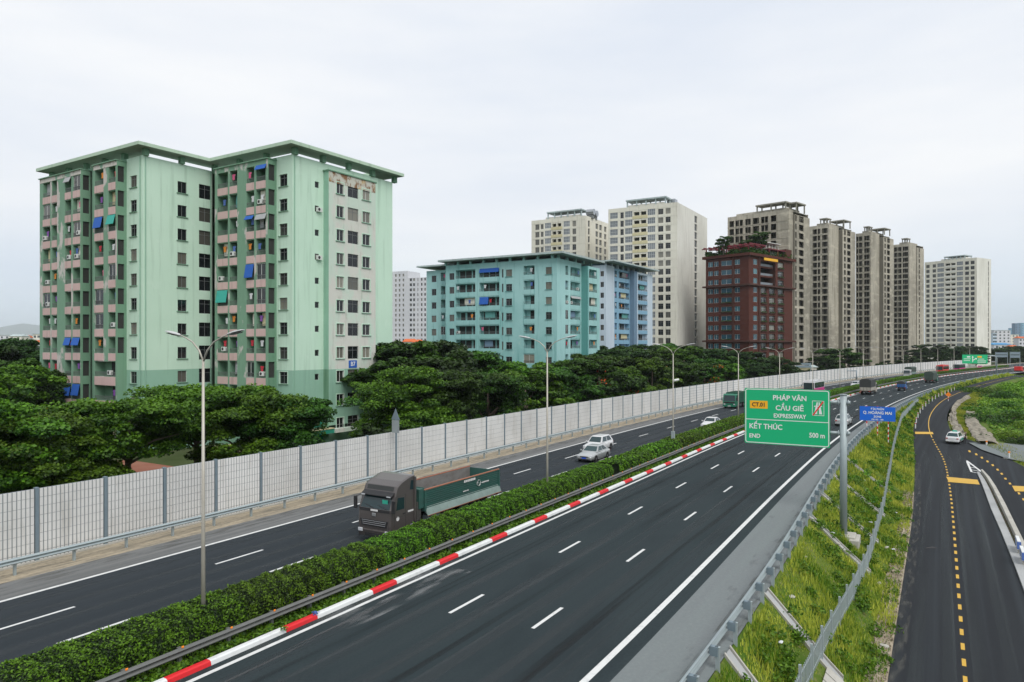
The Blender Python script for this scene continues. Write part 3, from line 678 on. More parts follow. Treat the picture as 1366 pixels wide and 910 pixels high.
def windows(f, a0, a1, zs, h_, kind='win', depth=.14, sill=None, trim=None, holes=None, part='window'):
    """adds one column of windows; returns the holes"""
    a0, a1 = sorted((a0, a1)); w_ = a1-a0; H = []
    for z in zs:
        H.append((a0, a1, z-h_/2, z+h_/2, depth+.05, None))
        f.add(part, (kind, round(w_, 1), round(h_, 1)), (a0+a1)/2, z, depth)
        if sill: f.add('sill', ('sill', round(w_+.3, 1), .08, sill), (a0+a1)/2, z-h_/2-.05, 0)
        if trim: f.add('window_trim', ('trim', round(w_, 1), round(h_, 1), trim), (a0+a1)/2, z, 0)
    return H
def balc(f, a0, a1, ztops, h_, rg, back='green_mid', panel='pink', panel_h=.95, depth=1.3, railing=True, door=True, clutter=.6, full=True):
    a0, a1 = sorted((a0, a1)); H = []; w_ = a1-a0
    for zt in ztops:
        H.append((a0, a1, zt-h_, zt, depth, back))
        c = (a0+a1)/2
        if door:  # dark door faces, widened to put the recess's shade into colour
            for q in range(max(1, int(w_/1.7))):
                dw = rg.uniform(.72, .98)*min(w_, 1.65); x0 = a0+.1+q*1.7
                if x0+dw < a1: f.B.wallmb.face([f.pt(x0, zt-h_, depth-.01), f.pt(min(x0+dw, a1), zt-h_, depth-.01), f.pt(min(x0+dw, a1), zt-.12, depth-.01), f.pt(x0, zt-.12, depth-.01)], 'room_shade')
        if panel: f.add('balcony_panel', ('panel', round(w_, 1), panel_h, panel), c, zt-h_-.04-panel_h/2, -.03)
        if railing: f.add('railing', ('rail', round(w_, 1), .55), c, zt-h_+.28, .05)
        if rg.random() < clutter*.25: f.add('air_conditioner', ('ac', 1, 1), rg.uniform(a0+.4, a1-.4) if w_ > 1 else c, zt-h_+.5, .25)
        e_ = rg.random()
        if e_ < .16 and w_ < 3.5: f.add('glazing', ('wwin', round(w_, 1), round(h_, 1)), c, zt-h_/2, .12)
        elif e_ < .34: q = rg.uniform(.35, .6)*w_; f.add('curtain', ('panel', round(q, 1), round(h_*.8, 1), rg.choice(['grey_cloth', 'cream', 'cream_yellow', 'teal_dark', 'blue_dark'])), a0+q/2+rg.uniform(0, w_-q), zt-h_*.42, .5)
        if rg.random() < clutter: LAUNDRY.append((f, rg.uniform(a0+.2, a1-.2), zt-rg.uniform(.3, .6), rg.random()))
    return H
LAUNDRY = []
rgB = random.Random(21)
# ---------------------------------------------------------------- A: light green block, two wings
A = Bldg('apartment_block', 'tall light green apartment block with two wings and a flat overhanging roof', 'apartment block', 190, 89, 32.5)
ZT = 35.0; ZB = A.zb; zc = [31.95-3.1*i for i in range(11)]; ztop = [33.95-3.1*i for i in range(11)]; low = (8.1, 'green_low')
bIn = A.Rt.ax(283); F2 = A.faceL(bIn); aC2 = F2.ax(390); F3 = A.faceR(aC2); F3.O = A.xy(aC2, bIn); aEnd = A.L.ax(53)
def protr(Fm, x_in, x_corner):                     # depth and position of a projecting bay whose return is seen between two columns
    a_in = Fm.ax(x_in); g = Face(A, Fm.O+Fm.u*a_in, Fm.n, Fm.u); return a_in, g.ax(x_corner)
# left wing, left face
a169, p2 = protr(A.L, 169, 156); 
A.L.wall(0, a169, ZB, ZT, windows(A.L, A.L.ax(182.3), A.L.ax(174), zc, 1.5, 'win', sill='green_mid'), 'green_light', low)
fr = A.L.off(p2); a125 = fr.ax(124.5)
H = balc(fr, fr.ax(154), fr.ax(145), ztop[:8], 2.0, rgB)+balc(fr, fr.ax(138), fr.ax(126.5), ztop[:8], 2.0, rgB)+balc(fr, fr.ax(154), fr.ax(126.5), ztop[8:], 1.9, rgB, panel_h=1.1)
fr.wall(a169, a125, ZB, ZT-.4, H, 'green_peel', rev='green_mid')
ret = Face(A, A.L.O+A.L.u*a169, A.L.n, -A.L.u)     # return wall of the bay
ret.wall(0, p2, ZB, ZT-.4, [(p2*.25, p2*.92, z-2.0, z, .16, 'room_shade') for z in ztop[:8]], 'green_mid')  # shallow recesses, dark backs painted as the shade of open balconies
a122 = A.L.ax(122.5)
A.L.wall(a125, a122, ZB, ZT-.4, (), 'green_mid')
p1 = p2; fr1 = A.L.off(p1); aEnd = fr1.ax(53); a108 = fr1.ax(108)
ret = Face(A, A.L.O+A.L.u*a108, A.L.n, -A.L.u)
ret.wall(0, p1, ZB, ZT-.4, [(p1*.12, p1*.80, z-2.0, z, .16, 'room_shade') for z in ztop], 'green_mid')
H = []
for x0, x1 in ((107, 97.5), (95, 87), (76, 69.5), (67, 57.5)):
    H += balc(fr1, fr1.ax(x0), fr1.ax(x1), ztop, 2.0, rgB)
fr1.wall(a108, aEnd, ZB, ZT-.4, H, 'green_peel', rev='green_mid')
A.L.wall(a169, aEnd, ZT-.4, ZT, (), 'green_mid')
for f_, b0, b1 in ((fr, a169+.05, a125-.05), (fr1, a108+.05, aEnd-.05)):   # flaking plaster band under the roof
    mbp = MB(); f_.slab(mbp, b0, b1, ZT-1.0, ZT-.42, -.03, 0.02, 'peel_white'); mbp.build('plaster_band', A.root)
    mbp = MB(); f_.slab(mbp, b0-.1, b1+.1, ZT-.42, ZT-.3, -.2, 3.0, 'green_mid'); mbp.build('bay_cornice', A.root)
# left wing, right face
f = A.Rt
H = windows(f, f.ax(237), f.ax(249), zc, 1.5, 'win', sill='green_mid')
H += windows(f, f.ax(265.5), f.ax(281.5), zc, 1.9, 'win')
f.wall(0, bIn, ZB, ZT, H, 'green_light', low)
# right wing, left face
a357 = F2.ax(369); a_i, p3 = protr(F2, 369, 357)
F2.wall(aC2, a357, ZB, ZT, windows(F2, F2.ax(373), F2.ax(383.5), zc, 1.5, 'win', sill='green_mid', trim='green_light'), 'green_light', low)
fr2 = F2.off(p3); a288 = fr2.ax(286.5)
H = []
for x0, x1 in ((290.5, 304), (306.5, 316.5), (329, 339), (342, 354.3)): H += balc(fr2, fr2.ax(x0), fr2.ax(x1), ztop, 2.0, rgB)
fr2.wall(a357, a288, ZB, ZT-.4, H, 'green_peel', rev='green_mid')
ret = Face(A, F2.O+F2.u*a357, F2.n, -F2.u)
ret.wall(0, p3, ZB, ZT-.4, [(p3*.2, p3*.9, z-2.0, z, .16, 'room_shade') for z in ztop], 'green_mid')
F2.wall(a357, 0, ZT-.4, ZT, (), 'green_mid'); mbp = MB(); fr2.slab(mbp, a357-.1, a288+.1, ZT-.42, ZT-.3, -.2, 3.0, 'green_mid'); mbp.build('bay_cornice', A.root)
Face(A, fr2.O+fr2.u*a288, A.u2, A.u1).wall(0, p3, ZB, ZT-.4, (), 'green_mid')
# right wing, right face with its weathered bay
b431 = F3.ax(431.5); g = Face(A, F3.O+F3.u*b431, F3.n, F3.u); pb = g.ax(438.5); fb = F3.off(pb); b501 = fb.ax(501); b523 = F3.ax(523.5)
zb3 = [z for z in zc]
H = windows(F3, F3.ax(420), F3.ax(425.5), zb3, .8, 'swin')
F3.wall(0, b431, ZB, ZT, H, 'green_light', low)
Face(A, F3.O+F3.u*b431, F3.n, -F3.u).wall(0, pb, ZB, ZT-1.1, (), 'green_low', low=(8.1, 'green_mid'))  # left-facing return a tone darker: its shade is put into the colour
H = windows(fb, fb.ax(448.8), fb.ax(458.6), zc, 1.5, 'wwin', sill='green_low', trim='green_light')+windows(fb, fb.ax(464), fb.ax(478), zc, 1.7, 'win')+windows(fb, fb.ax(483.5), fb.ax(493.5), zc, 1.5, 'wwin', sill='green_low', trim='green_light')
fb.wall(b431, b501, ZB+3.1, ZT-1.1, H, 'bay_peel', low=(8.1, 'green_low'))
mbp = MB(); fb.slab(mbp, b431+.05, b501-.05, ZT-2.5, ZT-1.12, -.02, .03, 'bay_rust'); mbp.build('plaster_band', A.root)
mbp = MB(); fb.slab(mbp, b431-.15, b501+.15, ZT-1.1, ZT-.95, -.15, 2.0, 'green_mid'); mbp.build('bay_cornice', A.root)
Face(A, F3.O+F3.u*b501, F3.n, F3.u).wall(0, pb, ZB, ZT-1.1, (), 'green_light')
F3.wall(b501, b523, ZB, ZT, (), 'green_light', low); F3.wall(b431, b501, ZT-1.1, ZT, (), 'green_light')
F3.wall(b431, b501, ZB, ZB+3.1, (), 'green_low')
# back walls so the block is closed
dep = b523; back = bIn+b523
A.faceL(back).wall(aC2, aEnd, ZB, ZT, (), 'green_light'); Face(A, A.xy(aEnd, 0), A.u2, A.u1).wall(0, back, ZB, ZT, (), 'green_light')
# canopy over the entrance and teal ground floor
mbp = MB(); z0 = F3.zy(F3.ax(430), 577)
F3.slab(mbp, F3.ax(394), b431+.4, z0, z0+.55, -1.6, .02, 'green_teal'); F3.slab(mbp, F3.ax(394), b431+.4, z0+.553, z0+.66, -1.66, .02, 'cream_yellow'); mbp.build('canopy', A.root)
mbp = MB(); fb.slab(mbp, b431+.4, b501+.3, z0, z0+.5, -.9, .02, 'bay_peel'); mbp.build('canopy', A.root)
mbp = MB(); F3.slab(mbp, .2, b431-.05, z0+.7, z0+2.0, -.02, .03, 'green_teal'); F3.slab(mbp, .2, b431-.05, ZB, z0-.02, -.02, .03, 'green_teal'); F3.slab(mbp, F3.ax(396), F3.ax(420), z0-1.9, z0-.5, -.04, .03, 'room_shade'); mbp.build('painted_band', A.root)
# roof: one zigzag slab on short posts
ov = 1.2; rz0, rz1 = ZT+.85, ZT+1.35
def ringpts(o): return [(aEnd+o, -o), (-o, -o), (-o, bIn-o), (aC2-o, bIn-o), (aC2-o, back+o), (aEnd+o, back+o)]
mbp = MB(); ro, ri = ringpts(ov), ringpts(-2.0)    # a perimeter slab, open in the middle
for i in range(6):
    j = (i+1) % 6; V = lambda p, z: A.v(p[0], p[1], z)
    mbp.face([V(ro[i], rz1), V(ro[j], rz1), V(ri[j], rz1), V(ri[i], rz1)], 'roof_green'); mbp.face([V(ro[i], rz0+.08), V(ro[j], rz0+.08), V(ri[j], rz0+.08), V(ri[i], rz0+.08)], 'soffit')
    mbp.face([V(ro[i], rz0+.08), V(ro[j], rz0+.08), V(ro[j], rz1), V(ro[i], rz1)], 'roof_green'); mbp.face([V(ri[i], rz0+.08), V(ri[j], rz0+.08), V(ri[j], rz1), V(ri[i], rz1)], 'roof_green')
mbp.build('roof', A.root)
mbp = MB(); cut = [(aEnd+.0, 0), (0, 0), (0, bIn), (aC2, bIn), (aC2, back), (aEnd, back)]
mbp.face([A.v(a, c, ZT) for a, c in cut], 'roof_green')
for (a0, c0), (a1, c1) in zip(cut[:5], cut[1:]):
    d = Vector((a1-a0, c1-c0)); n = max(1, int(d.length/4.2))
    for k in range(n):
        q = Vector((a0, c0))+d*(k/n); A.blk(mbp, q.x-.3 if q.x != aC2 else q.x+.1, q.x+.3 if q.x != aC2 else q.x+.7, q.y+.1, q.y+.7, ZT+.01, rz0+.07, 'green_mid')
A.blk(mbp, 6, 13, bIn+8, bIn+14, ZT+.01, rz0-.005, 'green_mid'); mbp.build('roof_support', A.root)
mbp = MB()
for f_, a_p in ((A.Rt, .35), (A.Rt, bIn-.3), (F3, .3), (A.L, .4)): mbp.tube([f_.pt(a_p, ZB, -.09), f_.pt(a_p, ZT-.1, -.09)], .055, 'green_low', 6)
mbp.build('drain_pipe', A.root)
# awnings and air conditioners seen on the fronts
def awn(f_, xa, xb, zt, h_, m): a = f_.ax(xa); c = f_.ax(xb); f_.add('awning', ('awning', round(abs(c-a), 1), h_, m), (a+c)/2, zt, 0)
awn(fr, 137, 126.5, ztop[2]+.05, 1.4, 'blue_cloth'); awn(fr, 154, 144, ztop[2]+.05, 1.2, 'teal_cloth'); awn(fr1, 95, 87, ztop[7], 1.0, 'blue_cloth'); awn(fr1, 107, 97, ztop[7], 1.0, 'blue_cloth')
awn(fr1, 107, 97, ztop[9], 1.5, 'blue_cloth'); awn(fr1, 95, 87, ztop[9], 1.6, 'blue_cloth'); awn(fr2, 328, 339, ztop[4], 1.7, 'blue_cloth'); awn(fr2, 342, 356, ztop[0], .6, 'blue_cloth'); awn(fr2, 328, 339, ztop[2], .5, 'blue_cloth'); awn(fr2, 342, 356, ztop[2], .7, 'grey_cloth')
awn(fr1, 67, 57, ztop[10], .9, 'blue_cloth'); awn(fr2, 290, 304, ztop[5], 1.6, 'teal_cloth'); awn(fr1, 95, 87, ztop[0], .7, 'grey_cloth')
for k in (1, 3, 9): F3.add('air_conditioner', ('ac', 1, 1), F3.ax(424.5), zc[k]-.1, -.02)
# house number plate
mbp = MB(); zz = (zc[8]+zc[7])/2; a_ = fb.ax(470.5); fb.slab(mbp, a_-.75, a_+.75, zz-.5, zz+.5, -.05, -.01, 'blue_cloth'); mbp.build('number_plate', A.root)
A.finish(); A_PLATE = (fb, a_, zz)
# ---------------------------------------------------------------- T: teal block
T = Bldg('apartment_block', 'mid-height teal apartment block with stained balconies and flat roof', 'apartment block', 743, 146, 31.0)
ZT2 = 29.1; zc2 = [26.6-3.1*i for i in range(9)]; zt2 = [27.9-3.1*i for i in range(9)]
aE = T.L.ax(569); a594 = T.L.ax(594.5); bE = T.Rt.ax(799.5)
f = T.L; H = []
H += windows(f, f.ax(736), f.ax(728), zc2, 1.5, 'win', sill='teal_dark')+windows(f, f.ax(683), f.ax(675), zc2, 1.5, 'win', sill='teal_dark')+windows(f, f.ax(606), f.ax(599.5), zc2, 1.5, 'win')
H += balc(f, f.ax(713), f.ax(698.5), zt2, 1.9, rgB, 'teal', 'teal_dirty')+balc(f, f.ax(666), f.ax(639.5), zt2, 1.9, rgB, 'teal', 'teal_dirty')+balc(f, f.ax(634), f.ax(608), zt2, 1.9, rgB, 'teal', 'teal_dirty')
H += windows(f, f.ax(671.5), f.ax(669.3), zc2, 1.8, 'swin')
f.wall(0, a594, ZB, ZT2, H, 'teal_dirty', low=(3.2, 'teal_dark'))
f2 = T.faceL(2.5); a569 = f2.ax(569)
H = windows(f2, f2.ax(582), f2.ax(575.8), zc2, 1.5, 'win')+balc(f2, f2.ax(594), f2.ax(588), zt2, 1.9, rgB, 'teal', 'teal_dirty')
f2.wall(a594, a569, ZB, ZT2-.6, H, 'teal')
f = T.Rt; H = []
b1_, b2_ = f.ax(775.5), f.ax(783.5)
H += balc(f, f.ax(754.3), f.ax(758.2), zt2, 1.9, rgB, 'teal', None)+balc(f, f.ax(761), f.ax(774), zt2, 1.9, rgB, 'teal', 'teal_dirty')
f.wall(0, b1_, ZB, ZT2, H, 'teal')
g = Face(T, f.O+f.u*b1_, f.n, f.u); pj = 1.5
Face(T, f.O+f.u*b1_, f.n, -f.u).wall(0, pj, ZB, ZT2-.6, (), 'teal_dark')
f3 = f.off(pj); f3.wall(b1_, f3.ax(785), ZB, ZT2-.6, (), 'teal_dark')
f3.wall(f3.ax(785), f3.ax(800), ZB, ZT2-.6, balc(f3, f3.ax(786), f3.ax(796.5), zt2, 1.9, rgB, 'teal', None), 'teal')
bE = f3.ax(800)
T.faceL(bE).wall(0, a569, ZB, ZT2-.6, (), 'teal'); Face(T, T.xy(a569, 2.5), T.u2, T.u1).wall(0, bE-2.5, ZB, ZT2-.6, (), 'teal')
mbp = MB(); T.blk(mbp, -1.6-pj*.3, a594+1.0, -1.6, bE+1.6, ZT2+.75, ZT2+1.15, 'roof_pale'); T.blk(mbp, a594-1.5, a569+1.8, 1.0, bE+1, ZT2+.2, ZT2+.55, 'roof_pale')
mbp.build('roof', T.root)
mbp = MB(); T.blk(mbp, .01, a594-.01, .01, bE-.1, ZT2-.02, ZT2+.01, 'roof_pale'); T.blk(mbp, 12.5, a594-9.5, 8.5, bE-6, ZT2+.02, ZT2+.745, 'teal_dark')
for k in range(9): T.blk(mbp, 1+k*3.4, 1.5+k*3.4, .2, .7, ZT2+.02, ZT2+.745, 'teal')
for k in range(5): T.blk(mbp, .2, .7, 1.2+k*4, 1.7+k*4, ZT2+.02, ZT2+.745, 'teal')
T.blk(mbp, 12, 20, 6, 12, ZT2+1.16, ZT2+1.9, 'roof_pale'); mbp.build('roof_support', T.root)
awn(T.L, 666, 640, zt2[0], .9, 'blue_cloth'); awn(T.L, 652, 640, zt2[2], 1.6, 'blue_cloth'); awn(T.Rt, 761, 774, zt2[2], .5, 'grey_cloth')
T.finish()
# ---------------------------------------------------------------- S: pale blue block
Sb = Bldg('apartment_block', 'pale blue apartment block with darker blue balcony bays', 'apartment block', 808.5, 205, 33.0)
ZT3 = 34.3; zc3 = [31.8-3.1*i for i in range(11)]; zt3 = [33.2-3.1*i for i in range(11)]
f = Sb.L; f.wall(0, f.ax(790), ZB, ZT3, windows(f, f.ax(805.5), f.ax(801), zc3, 1.5, 'win'), 'sky_blue')
f = Sb.Rt; b820, b840, b850, b865 = f.ax(819.5), f.ax(840), f.ax(850), f.ax(870.5)
f.wall(0, b820, ZB, ZT3, (), 'sky_blue')
H = balc(f, f.ax(820), f.ax(823), zt3, 1.9, rgB, 'blue_mid', None)+balc(f, f.ax(825.5), f.ax(839.5), zt3, 1.9, rgB, 'sky_blue', None)
f.wall(b820, b840, ZB, ZT3-.5, H, 'blue_mid')
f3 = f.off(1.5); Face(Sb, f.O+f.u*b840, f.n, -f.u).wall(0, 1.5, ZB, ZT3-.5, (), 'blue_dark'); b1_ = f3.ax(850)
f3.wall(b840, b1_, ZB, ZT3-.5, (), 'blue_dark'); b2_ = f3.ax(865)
f3.wall(b1_, b2_, ZB, ZT3-.5, balc(f3, f3.ax(851), f3.ax(863.5), zt3, 1.9, rgB, 'sky_blue', 'blue_mid', panel_h=1.1), 'sky_blue')
f3.wall(b2_, f3.ax(870.5), ZB, ZT3-.5, (), 'sky_blue'); bE = f3.ax(870.5)
mbp = MB(); Sb.blk(mbp, -3.2, 24, -1.6, bE+1.6, ZT3+.8, ZT3+1.2, 'roof_pale'); Sb.blk(mbp, 0, 22, 0.02, bE-.1, ZT3-.55, ZT3-.51, 'roof_pale'); Sb.blk(mbp, 6, 14, 6, 14, ZT3+1.21, ZT3+2.4, 'roof_pale'); mbp.build('roof', Sb.root)
mbp = MB(); Sb.blk(mbp, 2, 20, 2, bE-2, ZT3-.4, ZT3+.79, 'blue_dark')
for k in range(8): Sb.blk(mbp, .1, .6, .3+k*4, .8+k*4, ZT3-.4, ZT3+.79, 'sky_blue')
mbp.build('roof_support', Sb.root); Sb.faceL(bE).wall(0, 22, ZB, ZT3-.5, (), 'sky_blue'); Sb.finish()
# ---------------------------------------------------------------- generic towers
def pergola(b, a0, a1, c0, c1, z, m, n=4, h_=1.6):
    mb = MB(); b.blk(mb, a0, a1, c0, c1, z+h_, z+h_+.5, m)
    for k in range(n):
        q = k/(n-1); a = a0+.4+(a1-a0-.8)*q
        b.blk(mb, a-.2, a+.2, c0+.4, c0+.8, z, z+h_-.01, m); b.blk(mb, a-.2, a+.2, c1-.8, c1-.4, z, z+h_-.01, m)
    mb.build('roof_frame', b.root)
def flatroof(b, a0, a1, c0, c1, z, m='concrete_pale'):
    mb = MB(); b.blk(mb, a0+.3, a1-.3, c0+.3, c1-.3, z-.6, z-.5, m); mb.build('roof', b.root)
def closed(b, a1, c1, z0, z1, m):
    b.faceL(c1).wall(0, a1, z0, z1, (), m); Face(b, b.xy(a1, 0), b.u2, b.u1).wall(0, c1, z0, z1, (), m)
def cream_tower(b, ztop_, cols, sidecols, aEnd_, cEnd, nf, main, side, yellow):
    fl = [ztop_-3.1*(i+1)+.3 for i in range(nf)]
    f = b.L; H = []; ya = []
    for x0, x1, kind, hh in cols:
        a0, a1 = sorted((f.ax(x0), f.ax(x1)))
        if kind == 'C': H += windows(f, a0, a1, [z+.2 for z in fl], 2.2, 'curtain', .05)
        elif kind == 'B': H += [(a0, a1, z-.55, z+.75, 1.2, 'room_shade') for z in fl]; ya.append((a0-.5, a1+.5))
        else: H += windows(f, a0, a1, fl, hh, 'flat', .2)
    f.wall(0, aEnd_, ZB, ztop_, H, main)
    if ya:
        mb = MB(); y0 = min(q[0] for q in ya); y1 = max(q[1] for q in ya)
        for z in fl: f.slab(mb, y0, y1, z-1.75, z-.62, -.12, .0, yellow)
        mb.build('balcony_band', b.root)
    f = b.Rt; H = []
    for x0, x1, hh in sidecols: H += windows(f, f.ax(x0), f.ax(x1), fl, hh, 'flat', .3)
    f.wall(0, cEnd, ZB, ztop_, H, side); closed(b, aEnd_, cEnd, ZB, ztop_, main); flatroof(b, 0, aEnd_, 0, cEnd, ztop_)
    mb = MB()
    for z in fl[::1]: b.L.slab(mb, .02, aEnd_, z+1.32, z+1.42, -.05, 0, main)
    mb.build('floor_band', b.root)
D = Bldg('apartment_tower', 'tall cream apartment tower with pale side wall, behind the pale blue block', 'apartment tower', 903.5, 253, 31.0)
aD = D.L.ax(811.5); cD = D.Rt.ax(943.4)
cream_tower(D, 62.0, [(894.5, 887.8, 'w', 2.0), (884.8, 878, 'w', 2.0), (874, 864, 'C', 0), (862, 854.5, 'B', 0), (853, 845.5, 'B', 0), (843.5, 834, 'C', 0), (832, 827.5, 'w', 2.2), (824, 814, 'C', 0)], [(926.5, 930, 2.6)], aD, cD, 20, 'cream', 'ivory', 'cream_yellow')
pergola(D, D.L.ax(886), D.L.ax(832), 2, 8, 62.0, 'roof_pale', 5, 2.6)
tb = MB(); D.blk(tb, 3.5, 6.5, 8, 11, 62.0, 65.0, 'tank_steel'); D.blk(tb, 6, 20, 3, 9, 61.9, 63.2, 'cream'); tb.build('roof_room', D.root); D.finish()
W2 = Bldg('apartment_tower', 'lower cream apartment tower wing with rooftop water tanks, left of the taller cream tower', 'apartment tower', 781, 279, 31.0)
aW = W2.L.ax(709); cW = W2.Rt.ax(828)
cream_tower(W2, 62.0, [(768.5, 763.5, 'w', 2.2), (760, 752, 'C', 0), (748.5, 743.5, 'B', 0), (742, 736.7, 'B', 0), (735, 727, 'C', 0), (725, 721.2, 'w', 2.0), (719.5, 714, 'w', 2.2)], [(784.5, 787, 2.4), (794.5, 798, 2.2), (799.5, 803, 2.2), (806, 809, 2.2)], aW, cW, 20, 'cream', 'cream', 'cream_yellow')
pergola(W2, W2.L.ax(773), W2.L.ax(726), 2, 9, 62.0, 'roof_pale', 6, 2.8)
tb = MB(); W2.blk(tb, 4, aW-5, 3, 8, 61.9, 63.3, 'cream'); tb.build('roof_room', W2.root)
for k, (a_k, c_k) in enumerate(((0.5, 6), (1.0, 10))):
    tb = MB(); tb.tube([W2.v(a_k-1.6, c_k, 64.2), W2.v(a_k+1.6, c_k, 64.2)], 1.25, 'tank_steel', 14); W2.blk(tb, a_k-1.2, a_k+1.2, c_k-.8, c_k+.8, 61.6, 63.0, 'frame_grey'); tb.build('water_tank', W2.root)
tb = MB(); D.blk(tb, aD-2, aD+8, 3, 12, 60.0, 61.5, 'cream'); 
W2.finish()
# far cream tower on the right
Gt = Bldg('apartment_tower', 'farthest cream apartment tower at the right end of the row', 'apartment tower', 1303, 424, 58.0)
aG = Gt.L.ax(1233.5); cG = Gt.Rt.ax(1322)
cream_tower(Gt, 63.3, [(1300, 1294.8, 'w', 2.0), (1292.5, 1287.3, 'w', 2.0), (1284.5, 1276.5, 'C', 0), (1274.5, 1268.5, 'B', 0), (1267.5, 1261, 'B', 0), (1259, 1250.5, 'C', 0), (1248.5, 1244, 'w', 2.0), (1240, 1235.5, 'w', 2.0)], [(1318, 1319.2, 2.6)], aG, cG, 20, 'cream', 'ivory', 'ivory')
pergola(Gt, 8, aG-10, 3, 12, 63.3, 'roof_pale', 6, 2.2); tb = MB(); Gt.blk(tb, 8, aG-8, 4, 11, 63.2, 64.6, 'cream'); tb.build('roof_room', Gt.root); Gt.finish()
# white apartment slab between the green and teal blocks
Hb = Bldg('apartment_block', 'distant white apartment block between the light green and teal blocks', 'apartment block', 590, 430, 25.0)
f = Hb.L; aH = f.ax(524); aS = f.ax(544); flr = [54.5-3.1*i for i in range(19)]; H = []
for x0, x1 in ((529, 527), (534, 532), (539, 537)): H += windows(f, f.ax(x0), f.ax(x1), flr, 1.7, 'flat', .2)
f.wall(aS, f.ax(520), ZB, 57, H, 'white_apt'); H = []
for x0, x1 in ((549.5, 546.5), (553.5, 551), (558, 556.8), (563.5, 561.5), (568, 566)): H += windows(f, f.ax(x0), f.ax(x1), flr[1:], 1.7, 'flat', .2)
f.wall(0, aS, ZB, 52.5, H, 'white_apt'); Hb.Rt.wall(0, 16, ZB, 52.5, (), 'white_apt')
g_ = Face(Hb, Hb.xy(aS, 0), Hb.u2, -Hb.u1); g_.wall(0, 14, 52.5, 57, (), 'white_apt'); flatroof(Hb, 0, aS, 0, 15, 53); flatroof(Hb, aS, f.ax(520), 0, 15, 57.4); Hb.finish()
# ---------------------------------------------------------------- unfinished concrete towers
def raw_tower(label, xc, Y, hdg, zt_, xL, xp, xq, xr, nf, strips, cols, right_cols, side_block=True):
    """xL..xc openings face, xc..xp plain flank, then a second block from xp (return xp..xq, flank xq..xr)"""
    b = Bldg('unfinished_tower', label, 'unfinished tower', xc, Y, hdg, group='unfinished concrete towers'); fl = [zt_-3.1*(i+1)+.1 for i in range(nf)]
    f = b.L; aE = f.ax(xL); H = []
    for x0, x1 in cols: a0, a1 = sorted((f.ax(x0), f.ax(x1))); H += [(a0, a1, z-1.0, z+1.4, .35, None) for z in fl]
    f.wall(0, aE, ZB, zt_, H, 'raw_concrete', rev='raw_shaded')
    cP = b.Rt.ax(xp); b.Rt.wall(0, cP, ZB, zt_, (), 'raw_concrete')
    f2 = b.faceL(cP)                              # return in front of the second block
    g = Face(b, b.xy(0, cP), -b.u1, -b.u2); pr = g.ax(xq)
    g.wall(0, pr, ZB, zt_-1.5, (), 'raw_shaded')
    f3 = Face(b, b.xy(-pr, 0), b.u2, -b.u1); cE = f3.ax(xr); H = []
    for x0, x1 in right_cols: H += [(f3.ax(x0), f3.ax(x1), z-.9, z+1.3, .35, None) for z in fl]
    f3.wall(cP, cE, ZB, zt_-1.5, H, 'raw_concrete', rev='raw_shaded')
    closed(b, aE, cE, ZB, zt_, 'raw_concrete')
    fm = MB()                                      # floor slabs and inner walls inside the hollow frame
    for z in fl: b.blk(fm, -pr+.4, aE-.1, cP+.1, cE-.1, z-1.15, z-.93, 'slab_concrete'); b.blk(fm, .4, aE-.1, .4, cP+.05, z-1.15, z-.93, 'slab_concrete')
    b.blk(fm, 3.5, aE-3, 4.5, 4.8, ZB, zt_-.5, 'raw_shaded'); b.blk(fm, .8, 1.1, cP+2, cE-1, ZB, zt_-1.6, 'raw_shaded')
    for k in range(1, 6): q = aE*k/6; b.blk(fm, q-.12, q+.12, .5, 4.45, ZB, zt_-.5, 'raw_shaded')
    fm.build('floor_slab', b.root)
    rm = MB(); b.blk(rm, .2, aE-.2, .2, cE-.2, zt_-.35, zt_-.15, 'slab_concrete'); b.blk(rm, -pr+.2, .1, cP+.2, cE-.2, zt_-1.7, zt_-1.51, 'slab_concrete'); b.blk(rm, 2, aE-2, 3, cE-3, zt_-.14, zt_+1.3, 'raw_concrete'); rm.build('roof', b.root)
    bm_ = MB()
    for z in fl: f.slab(bm_, 0.05, aE, z-1.16, z-.92, -.12, 0, 'raw_concrete')
    bm_.build('floor_edge', b.root)
    pergola(b, 1.5, aE*.55, 1, 6, zt_+.2, 'slab_concrete', 3, 2.6); 
    if side_block: pergola(b, -pr-.3, 5, cP+1, min(cE-1, cP+9), zt_-.3, 'slab_concrete', 3, 3.0)
    b.finish(); return b
raw_tower('unfinished raw concrete tower rising behind the dark red building', 1052, 258, 46, 60.5, 970.7, 1058, 1060, 1080, 20, 0,
          [(979, 973), (985.8, 981), (990.8, 986.6), (1001.4, 994.2), (1012.4, 1004.4), (1019.6, 1015.3), (1024.6, 1020.2), (1035.4, 1028.2)], [(1060.8, 1062.6), (1066, 1072)])
raw_tower('second unfinished concrete tower, just right of the dark red building', 1106, 326, 48, 66.5, 1080, 1118.6, 1124, 1141, 22, 0,
          [(1090.1, 1084), (1094.2, 1090.9), (1103.9, 1096.6)], [(1126, 1128.2), (1130.2, 1134.5)])
raw_tower('third unfinished concrete tower from the dark red building', 1162, 352, 48, 67.0, 1141.5, 1173, 1178.5, 1192, 22, 0,
          [(1145, 1142.3), (1150.3, 1145.8), (1160, 1152.8)], [(1179.8, 1181.6), (1183.5, 1187)])
raw_tower('fourth and farthest unfinished concrete tower, left of the far cream tower', 1213, 398, 50, 68.0, 1191.8, 1222, 1223, 1232.5, 22, 0,
          [(1197.2, 1192.6), (1202.6, 1198), (1211.6, 1204.2)], [(1225.8, 1227)], False)
